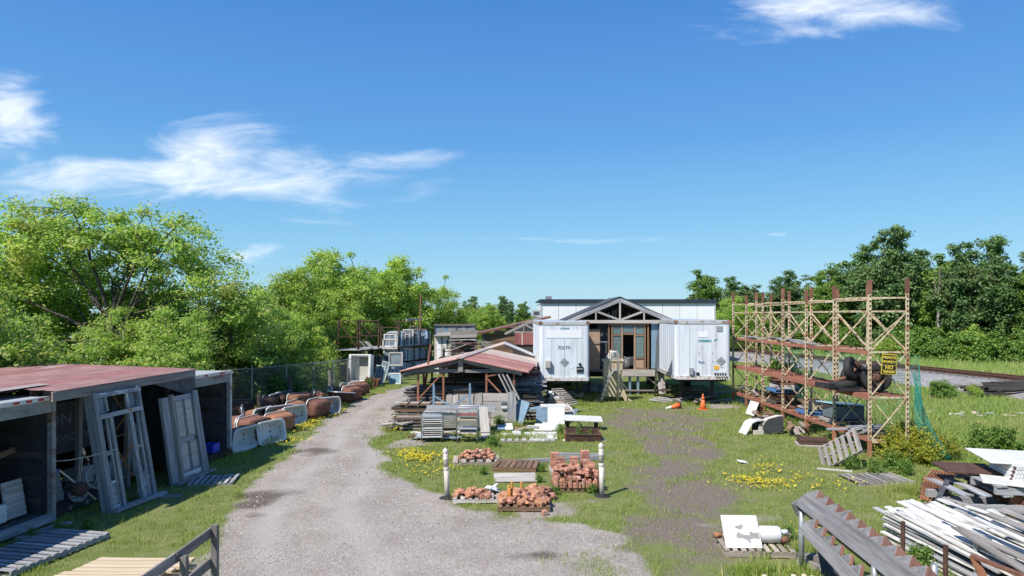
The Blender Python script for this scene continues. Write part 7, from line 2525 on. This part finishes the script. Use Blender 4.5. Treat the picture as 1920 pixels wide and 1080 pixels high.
o = scatter_boards('deck_boards', 'low heap of old boards on the lowest deck of the farthest bay', (11.5, 32.4), 12, .4, .9, ['wood_grey', 'wood_pale', 'wood_dark'], 13, .8, 1.4, .25, .6, 1.3)
o.location.z = .64


# axle with wheels on the middle deck
def wheel(o, c, r, wd, m3):
    c = V(c)
    t_ = MB().lathe([(r * .60, -wd / 2), (r * .80, -wd * .52), (r * .95, -wd / 2), (r, -wd * .36), (r, wd * .36), (r * .95, wd / 2), (r * .80, wd * .52), (r * .60, wd / 2)], 32, (0, 0, 0), m3, False)
    t_.v = [tuple(V(p) + c) for p in t_.v]
    ty = t_.build('tyre', M['black_rubber'], o, True, False)
    d_ = MB().lathe([(r * .62, -wd * .30), (r * .58, -wd * .42), (r * .50, -wd * .30), (r * .30, -wd * .22), (r * .26, -wd * .40), (r * .12, -wd * .44), (0.005, -wd * .44)], 28, (0, 0, 0), m3, False)
    d_.v = [tuple(V(p) + c) for p in d_.v]
    d_.build('rim', M['rust_dark'], o, True, False)
    for k in range(10):
        a = 2 * math.pi * k / 10
        h_ = MB().lathe([(r * .06, -wd * .40), (r * .06, -wd * .2)], 8, V((r * .42 * math.cos(a), r * .42 * math.sin(a), 0)))
        h_.v = [tuple(m3 @ V(p) + c) for p in h_.v]
        h_.build('hand_hole', M['dark'], o, True, False)
    return ty


mY = Euler((R(90), 0, 0)).to_matrix()
mflip = Euler((R(-90), 0, 0)).to_matrix()
o = thing('truck_wheels', 'rusty axle with large black truck tyres on the rack middle deck', 'wheels', (11.4, 22.2, 1.93))
face = Euler((R(-90), 0, R(-6))).to_matrix()
wheel(o, (.28, -.30, .45), .46, .22, face)
wheel(o, (-.55, .25, .14), .44, .2, Euler((R(180 - 14), 0, 0)).to_matrix())
wheel(o, (-.35, .1, .72), .38, .2, Euler((R(-100), R(35), R(40))).to_matrix())
wheel(o, (.05, .6, .40), .44, .22, face)
for (a, b, r0_) in (((-.9, .1, .3), (.3, .4, .55), .06), ((-.3, .3, .3), (-.05, .5, 1.0), .07), ((-.5, .0, .45), (.1, .3, .85), .05)):
    MB().tube(a, b, r0_, None, 10).build('axle_tube', M['rust'], o, True, False)
MB().lathe([(.05, -.16), (.16, -.1), (.2, 0), (.16, .1), (.05, .16)], 16, (-.1, .3, .78), mY).build('differential', M['rust_dark'], o, True, False)
slab('spring_box', (-.95, .35, .12), (.5, .7, .18), M['black_metal'], o, (0, .1, .2))
for k in range(4):
    bar('leaf_spring', (-.9, -.35 + .07 * k, .04 + .03 * k), (.5, -.3 + .07 * k, .02 + .03 * k), .08, .02, M['black_metal'], o)

# warning sign
sc_ = P(1667, 683, 20.75)
o = thing('warning_sign', 'black and yellow private property sign wired to the rack', 'sign', sc_, 0, None, Euler((0, R(4), 0)))
slab('plate', (0, 0, 0), (.46, .012, .62), M['sign_yellow'], o)
slab('black_field', (0, -.009, .135), (.42, .006, .30), M['sign_black'], o)
slab('black_field', (0, -.009, -.10), (.42, .006, .13), M['sign_black'], o)
slab('black_field', (0, -.009, -.235), (.42, .006, .105), M['sign_black'], o)
for tx, z, s_, w_ in (('PRIVATE', .20, .115, .92), ('PROPERTY', .07, .10, .84), ('NO', -.10, .14, 1.1), ('TRESPASSING', -.235, .082, .72)):
    letters(tx, (0, -.014, z), s_, M['sign_yellow'], o, bold=.004, width=w_)


# torn green net on the back and right end
def net(name, label, grid, mat):
    """grid[i][j] points; draws thin strands along both directions"""
    mb = MB()
    ni, nj = len(grid), len(grid[0])
    for i in range(ni):
        for j in range(nj - 1):
            mb.tube(grid[i][j], grid[i][j + 1], .0048, None, 3, False)
    for j in range(nj):
        for i in range(ni - 1):
            mb.tube(grid[i][j], grid[i + 1][j], .0048, None, 3, False)
    o = thing(name, label, 'netting', grid[0][0])
    mb.build('strands', M[mat], o)
    return o


gr = []
for i in range(46):
    f = i / 45
    row = []
    y = 20.6 + 10.5 * f
    for j in range(34):
        q = j / 33
        x = 12.22 + .22 * math.sin(f * 9) * (1 - q) + .5 * (1 - q) ** 2 * (1 if f < .3 else .3)
        row.append((x + .05 * math.sin(j * .8 + i), y + .05 * math.sin(i * .9 + j * .3), .25 + 2.9 * q - .25 * math.sin(f * math.pi * 2) ** 2 * q))
    gr.append(row)
net('green_netting', 'torn green plastic netting hung behind the steel rack', gr, 'net')
gr = []
for i in range(24):
    f = i / 23
    row = []
    zt3 = 3.05 - 1.15 * f - .12 * math.sin(f * 9)
    for j in range(44):
        q = j / 43
        x = 12.18 + f * (.18 + .95 * (1 - q) ** 1.3) + .05 * math.sin(q * 9 + f * 5)
        row.append((x, 20.55 + .35 * f + .10 * math.sin(f * 12 + q * 4) - .25 * (1 - q) ** 2, .10 + (zt3 - .1) * q))
    gr.append(row)
net('green_netting', 'fold of green netting sagging from the near right post of the rack', gr, 'net')

# ------------------------------------------------------------------ things on the grass before the rack
o = thing('white_sink', 'white sink tipped on its side at the foot of the rack', 'sink', G(1411, 781) + V((0, .1, 0)), 0, None, Euler((R(4), R(22), R(20))))
slab('rim', (-.12, 0, .32), (.05, .55, .62), M['white_enamel'], o, (0, 0, 0), .02)
MB().prism([(-.08, -.24, .06), (-.08, .24, .06), (-.08, .24, .58), (-.08, -.24, .58)], (.06, 0, 0)).build('bowl_lip', M['rust_dark'], o, world=False)
slab('bowl', (.12, 0, .32), (.34, .42, .46), M['rust_dark'], o, (0, 0, 0), .05)
o = thing('curved_bath_end', 'cut section of a pale bath with dark underside on the grass', 'bath panel', G(1425, 815), R(8))
pts = [(-.55, 0, .0), (-.50, 0, .08), (-.30, 0, .42), (-.12, 0, .50), (.18, 0, .52)]
for a, b in zip(pts[:-1], pts[1:]):
    bar('white_face', V(a) + V((0, .28, 0)), V(b) + V((0, .28, 0)), .55, .03, M['white_enamel'], o)
arc = [(.10, 0), (.14, .34), (.20, .46), (.32, .56), (.75, .66), (.92, .66)]
MB().prism([(x, 0, z) for x, z in arc] + [(.92, 0, .05), (.3, 0, .0)], (0, .04, 0)).build('dark_side', M['dark'], o, world=False)
for (a, b) in zip(arc[:-1], arc[1:]):
    bar('edge', (a[0], .12, a[1]), (b[0], .12, b[1]), .24, .03, M['pvc'], o)
bar('sill', (-.25, .02, .08), (.14, .02, .08), .05, .16, M['pvc'], o)
slab('inner_panel', (.4, .5, .3), (.9, .04, .55), M['wood_dark'], o)
o = thing('slab_stack', 'stack of two dark brown slabs on grey board before the rack', 'slabs', G(1532, 838) + V((0, .35, 0)), R(-14))
slab('skid', (-.02, -.03, .03), (1.0, .78, .05), M['wood_pale'], o)
for k in range(2):
    slab('slab', (.02 * k, .02 * k, .10 + .085 * k), (.92 - .02 * k, .7, .075), M['rust_dark'], o, (0, 0, .03 * k), .008)
o = pallet('broken grey pallet leaning against the near end of the rack', G(1578, 876) + V((.1, .25, .05)), 0, 'wood_grey', 1.25, .95, 7, rot=Euler((R(38), R(-34), R(-38)), 'XYZ'), h=.1)
o.location.z = .42
pallet('dark grey pallet flat in the grass before the rack end', G(1655, 908) + V((0, .35, -.02)), R(4), 'wood_grey', 1.5, 1.0, 9, h=.12)
tag(bar('plank', G(1532, 880) + V((0, 0, .03)), G(1598, 886) + V((0, 0, .03)), .12, .03, M['wood_pale']), 'pale plank on the grass before the leaning pallet', 'plank')
tag(bar('diagonal_strut', V((11.15, 20.6, .1)), V((11.75, 20.9, .5)), .05, .08, M['rust']), 'rusty bar slanting between the near feet of the rack', 'bar')
scatter_boards('timber_heap', 'crates and pale boards on the grass under the far rack bays', (P(1450, 0, 27.5).x, 28.2), 12, .35, .7, ['wood_brown', 'wood_pallet', 'wood_pale'], 15, .6, 1.1, .35, .3, 1.4)
scatter_boards('timber_heap', 'rusty boards and radiators parts on the grass under the middle bay', (P(1500, 0, 25).x, 25.6), 12, .4, .7, ['wood_brown', 'rust', 'wood_pallet'], 16, .8, 1.3, .32, .3, 1.2)
tag(slab('litter_sheet', G(1393, 868) + V((0, 0, .04)), (.3, .2, .02), M['tape_white'], None, (.2, .2, .4)), 'small white scrap of plastic on the grass', 'litter')

# old sleepers heaped by the railway
o = thing('sleeper_pile', 'heap of old grey railway sleepers beside the ballast at the right edge', 'timbers', (26.6, 36.8, 0))
for k in range(22):
    x, y = random.uniform(-1.4, 1.6), random.uniform(-.7, .7)
    a = random.uniform(-.25, .25)
    bar('sleeper', (x - 1.2, y - a, .1 + .03 * k), (x + 1.2, y + a, .1 + .03 * k + random.uniform(-.1, .1)), .2, .15, M[random.choice(['wood_dark', 'wood_grey', 'wood_dark'])], o)
scatter_boards('rubble_line', 'scattered pale stones in the dry grass below the railway', (21.0, 30.0), 16, 2.2, .8, ['grey_stone', 'pink_stone', 'white_slab'], 18, .15, .4, .05, 1.5)

# ================================================================== radiators stacked at the right edge
bx = V((10.0, 15.0, 0))
pallet('grey pallet at the bottom of the radiator stack', bx + V((.25, -.1, 0)), R(-6), 'wood_grey', 1.9, 1.1, 9, h=.13)
for k in range(6):
    radiator(ORD[k] + ' rusty radiator from the front in the bottom layer of the stack', bx + V((.05 + .03 * k, -.62 + .2 * k, .16 + .0 * k)), 15, .62, .17, 'rust', Euler((R(-84), 0, R(-4) + .02 * k)), 'radiators in the bottom layer')
o = thing('stack_timbers', 'crossed grey timbers separating the radiator layers', 'timbers', bx + V((0, 0, .34)), R(-5))
for (a, b) in (((-.55, -.7, 0), (1.9, -.75, 0)), ((-.6, -.1, .0), (1.9, -.1, .0)), ((-.6, .5, 0), (1.9, .5, 0))):
    bar('beam', a, b, .12, .16, M['wood_silver'], o)
bar('dark_beam', (-.95, -.65, .04), (-.3, .2, .28), .1, .2, M['dark'], o)
for k in range(6):
    bar('deck_board', (-.45 + .42 * k, -.8, .28), (-.42 + .42 * k, .7, .28), .2, .03, M['wood_silver'], o)
for k in range(4):
    radiator(ORD[k] + ' long rusty radiator from the front in the middle layer', bx + V((1.0, -.72 + .3 * k, .50)), 18, .5, .2, 'rust_orange', Euler((R(-80), 0, R(-3))), 'radiators in the middle layer')
o = thing('stack_timbers', 'upper grey timbers carrying the white slabs', 'timbers', bx + V((0, 0, .72)), R(-4))
for y in (-.72, .1, .7):
    bar('beam', (.15, y, 0), (2.3, y - .03, 0), .1, .15, M['wood_silver'], o)
for k in range(5):
    bar('deck_board', (.25 + .45 * k, -.8, .1), (.25 + .45 * k, .8, .1), .2, .03, M['wood_silver'], o)
for k in range(4):
    radiator(ORD[k] + ' white radiator from the bottom in the pack topping the stack', bx + V((1.15 + .02 * k, -.55, .88 + .085 * k)), 16, 1.0 - .02 * k, .08, 'white_enamel', Euler((R(-87), 0, R(-10) + .03 * k)), 'white radiators on top of the stack')
tag(slab('marble_slab', bx + V((1.15, .25, 1.22)), (1.35, 1.3, .025), M['white_slab'], None, (R(3), R(1), R(-12)), .006), 'white panel lying on top of the radiator stack', 'panel')
tag(slab('marble_slab', bx + V((.45, -.45, .86)), (.75, .7, .03), M['white_slab'], None, (R(2), R(1), R(-30)), .006), 'smaller white panel at the left of the radiator stack', 'panel')
tag(slab('iron_sheet', bx + V((.35, .55, .90)), (1.1, 1.0, .05), M['rust_dark'], None, (R(1), 0, R(-14)), .006), 'dark brown panel behind the white panels', 'panel')
rl = V((9.78, 16.3, 0))
for k in range(5):
    radiator(ORD[k] + ' rusty radiator from the bottom in the left pack beside the stack', rl + V((.02 * k, -.4, .10 + .105 * k)), 8, .95, .10, 'rust' if k % 2 else 'rust_orange', Euler((R(-88), 0, R(-42))), 'radiators in the left pack')
radiator('white chipped radiator at the bottom of the left pack', rl + V((.35, -.95, .16)), 8, .5, .17, 'rust_white', Euler((R(-80), 0, R(10))))
radiator('rusty radiator on edge at the right front of the stack', bx + V((1.1, -1.15, .14)), 17, .42, .2, 'rust', Euler((R(-85), 0, R(-3))))
radiator('second rusty radiator on edge at the right front of the stack', bx + V((1.15, -1.15, .36)), 17, .42, .2, 'rust', Euler((R(-82), 0, R(-5))))
tag(bar('plank', (9.0, 14.2, .05), (9.7, 14.3, .06), .1, .05, M['wood_pale']), 'short pale plank left of the radiator stack', 'plank')

# ================================================================== flaking white boards
o = thing('board_pile', 'slanting pile of flaking white painted boards at the lower right', 'boards', (7.0, 11.6, 0))
pA, pB = V((7.05, 12.9, .75)), V((7.75, 9.2, .50))
d_ = (pB - pA).normalized()
side = V((d_.y, -d_.x, 0)).normalized()
if side.x < 0:
    side = -side
r_ = random.Random(9)
for lv in range(13):
    for k in range(11):
        z = -.66 + lv * .058
        a = pA + side * (k * .15 + r_.uniform(-.03, .03) - .03 * (12 - lv) * .3) + d_ * r_.uniform(-.25, .6) + V((0, 0, z + r_.uniform(-.012, .012)))
        b = a + d_ * r_.uniform(2.6, 3.6) + V((0, 0, r_.uniform(-.1, .03))) + side * r_.uniform(-.15, .15)
        if 1 <= k <= 9 and lv < 10:
            continue
        bar('board', a - o.location, b - o.location, r_.uniform(.10, .15), .028, M['wood_white'] if r_.random() < .78 else M['wood_silver'], o)
for k in range(16):
    a = pA + side * r_.uniform(0, 1.6) + d_ * r_.uniform(-.1, 1.8) + V((0, 0, .12 + .012 * k))
    b = a + d_ * r_.uniform(.8, 2.6) + V((0, 0, r_.uniform(-.12, .08))) + side * r_.uniform(-.35, .35)
    bar('board', a - o.location, b - o.location, r_.uniform(.08, .16), .025, M[r_.choice(['wood_white', 'wood_white', 'wood_white', 'wood_silver', 'wood_grey'])], o)
slab('core', pA + d_ * 1.9 + side * .8 + V((0, 0, -.34)) - o.location, (2.6, 1.4, .5), M['wood_dark'], o, (0, 0, math.atan2(d_.y, d_.x)))
for i, (px, py, ztop, mt, lb) in enumerate(((1693, 978, .92, 'rust_dark', 'left dark steel stake holding the white boards'), (1773, 1022, .92, 'rust_dark', 'right dark steel stake holding the white boards'), (1830, 1012, .8, 'steel', 'grey pipe stake among the white boards'))):
    p = G(px, py, ztop)
    tag(MB().tube((p.x, p.y, 0), (p.x, p.y, ztop), .035, None, 10).build('steel_stake', M[mt]), lb, 'stake')
a1 = G(1823, 1042, .75)
o = thing('angle_iron', 'rust red angled steel frame lying over the white boards', 'frame', a1)
bar('arm', (0, 0, 0), V((.5, -1.5, -.05)), .10, .04, M['rust'], o)
bar('arm', (0, -.02, 0), V((.1, -.5, -.7)), .12, .04, M['rust_orange'], o)
tag(MB().lathe([(.09, 0), (.09, .25), (.07, .25), (.07, .02)], 16).build('pipe_stub', M['rust']), 'short rusty pipe stub behind the white boards', 'pipe').location = G(1890, 1020, .4)
tag(slab('white_sheet', G(1905, 1025, .35), (.5, .8, .02), M['white_slab'], None, (R(12), R(-8), R(20))), 'white sheet beside the rusty pipe stub', 'sheet')
tag(slab('grey_sheet', G(1850, 1000, .35), (1.0, .75, .03), M['wood_silver'], None, (R(14), R(8), R(-28))), 'grey warped sheet behind the white boards', 'sheet')
tag(bar('long_plank', G(1800, 985, .3), G(1905, 1010, .45), .1, .04, M['wood_pale']), 'pale plank lying between the boards and the radiators', 'plank')

# ================================================================== stair stringers
def stringer(label, a, b, n, depth, thick, toff, mat, run_frac=.62, flip=1):
    """sawtooth stair string from a (top) to b; teeth on the upper right"""
    a, b = V(a), V(b)
    o = thing('stair_stringer', label, 'stair stringer', a)
    d = (b - a)
    L_ = d.length
    d.normalize()
    f = frame(d, toff)                      # x along, z towards the teeth, y thickness
    st = L_ / n
    mb = MB()
    # the plank
    body = f @ V((0, 0, 0))
    bd = bar('string_board', (0, 0, 0), b - a, thick, depth, M[mat], o, toff)
    for i in range(n):
        x0 = i * st
        tri = [V((x0 + .01, -thick / 2, depth / 2 - .004)), V((x0 + st - .01, -thick / 2, depth / 2 - .004)), V((x0 + st * run_frac, -thick / 2, depth / 2 + st * .46))]
        MB().prism([f @ p for p in tri], f @ V((0, thick, 0))).build('tooth', M[mat], o, world=False)
        e = [V((x0 + st * run_frac + .004, -thick / 2 - .003, depth / 2 + st * .46)), V((x0 + st - .004, -thick / 2 - .003, depth / 2))]
        bar('cut_face', f @ V((x0 + st * run_frac + .006, 0, depth / 2 + st * .46 + .003)), f @ V((x0 + st - .004, 0, depth / 2 + .002)), thick + .004, .008, M['wood_cut'], o, f @ V((.5, 0, 1)))
    return o


M['wood_cut'] = surf('red_brown_cut_wood', (.22, .10, .07), (.34, .17, .12), .85, 0, 9, LONG, .3, 18, .1)
T0 = G(1512, 944, 1.15)
dirv = V((.10, -2.6, -.22))
stringer('wide weathered stair stringer with red brown cut teeth lying at the lower right', T0, T0 + dirv * 1.45, 12, .30, .28, (.72, 0, .70), 'wood_string')
T1 = G(1507, 986, 1.0)
stringer('narrow grey stair stringer with open triangular notches in front of the wide one', T1, T1 + V((.02, -2.3, -.36)) * 1.2, 10, .20, .05, (.55, 0, .84), 'wood_string')
tag(slab('stringer_end_board', T0 + V((-.06, .02, -.03)), (.34, .05, .24), M['wood_string'], None, (0, R(-28), R(10))), 'grey end board across the top of the stair stringers', 'board')
for i, (px, py, zt2, lb) in enumerate(((1503, 957, 1.05, 'grey pipe post at the head of the stair stringers'), (1593, 957, .42, 'short grey pipe post behind the stair stringers'), (1640, 1060, .95, 'grey pipe post in front of the wide stringer'), (1752, 1058, .9, 'grey pipe post between stringers and white boards'))):
    p = G(px, py, zt2)
    tag(MB().lathe([(.045, 0), (.045, zt2 - .01), (.03, zt2)], 14).build('pipe_post', M['steel'], None, True), lb, 'post').location = (p.x, p.y, 0)
o = thing('timber_skid', 'low grey timber frame under the stair stringers', 'frame', G(1500, 1060))
bar('rail', (.0, .05, .12), (.9, -.05, .12), .16, .12, M['wood_grey'], o)
bar('rail', (-.02, 0, .08), (.5, -1.0, .08), .1, .12, M['wood_grey'], o)
tag(slab('dark_board', G(1560, 1062, .25), (.55, .04, .8), M['dark'], None, (R(-30), R(20), R(25))), 'dark board standing under the narrow stringer', 'board')

# ================================================================== peeling white panel on a pallet
pp_ = G(1428, 1046) + V((0, .42, 0))
pallet('grey pallet under the peeling white panel', pp_, R(-4), 'wood_pallet', 1.25, .95, 9, h=.14)
o = thing('peeling_sheet', 'white panel with grey peeled patches propped on the pallet', 'panel', pp_ + V((-.28, -.32, .15)), 0, None, Euler((R(52), 0, R(-2))))
slab('sheet', (0, .30, 0), (.66, .62, .025), M['white_slab'], o, (0, 0, 0), .004)
gp = surf('peeled_grey', (.20, .19, .19), (.30, .29, .29), .9, 0, 8, (1, 1, 1), .2, 30, 0)
for blob in ([(-.10, .36), (-.03, .34), (.02, .35), (.05, .40), (.03, .43), (-.02, .42), (-.05, .40), (-.10, .40)],
             [(-.11, .20), (-.07, .16), (-.02, .18), (.03, .16), (.08, .13), (.11, .08), (.14, .10), (.13, .15), (.20, .17), (.31, .16), (.31, .28), (.22, .27), (.15, .30), (.14, .23), (.05, .23), (-.02, .26), (-.06, .29), (-.10, .25)]):
    MB().prism([(x, y, .0135) for x, y in blob], (0, 0, .0025)).build('peeled_patch', gp, o, world=False)
o = thing('white_cylinder', 'white wrapped cylinder with rusty fittings lying on the pallet', 'cylinder', pp_ + V((.24, -.02, .30)), R(-3))
MB().path([(-.28, 0, 0), (-.2, 0, 0), (.2, 0, 0), (.24, 0, 0)], [.15, .155, .155, .14], 22).build('drum', M['white_enamel'], o, True, False)
for (a, b, r0_, mt) in (((.24, .05, .02), (.40, .05, .03), .05, 'white_enamel'), ((.24, -.1, -.06), (.36, -.1, -.06), .06, 'rust'), ((.24, -.02, -.1), (.34, -.02, -.14), .05, 'rust'), ((.38, .05, .03), (.43, .05, .06), .035, 'black_metal')):
    MB().tube(a, b, r0_, None, 12).build('fitting', M[mt], o, True, False)
o = thing('rusty_fitting', 'rusty pipe fitting beside the peeling panel top', 'fitting', pp_ + V((-.62, .25, .20)))
MB().tube((-.05, 0, 0), (.1, 0, 0), .05, None, 10).build('body', M['rust_orange'], o, True, False)
MB().tube((.02, -.06, 0), (.02, .06, 0), .035, None, 10).build('cross', M['rust_orange'], o, True, False)
bar_ = tag(bar('plank', pp_ + V((.05, .42, .17)), pp_ + V((.85, .40, .18)), .09, .04, M['wood_grey']), 'grey plank behind the white cylinder on the pallet', 'plank')
for k, (px, py, lb) in enumerate(((1435, 1078, 'pale turned finial at the bottom edge left of centre'), (1485, 1078, 'first pale turned baluster at the bottom edge'), (1500, 1077, 'second pale turned baluster at the bottom edge'), (1512, 1079, 'third pale turned baluster at the bottom edge'))):
    p = G(px, py, .22)
    o = thing('turned_baluster', lb, 'baluster', (p.x, p.y, 0), 0, None, Euler((R(20), R(10 * (k - 1)), 0)))
    MB().lathe([(.03, 0), (.05, .05), (.03, .1), (.055, .16), (.04, .22), (.05, .25), (.01, .27)], 14).build('shaft', M['wood_new'], o, True, False)
    MB().lathe([(.06, -.02), (.06, .02)], 14).build('base', M['wood_new'], o, True, False)
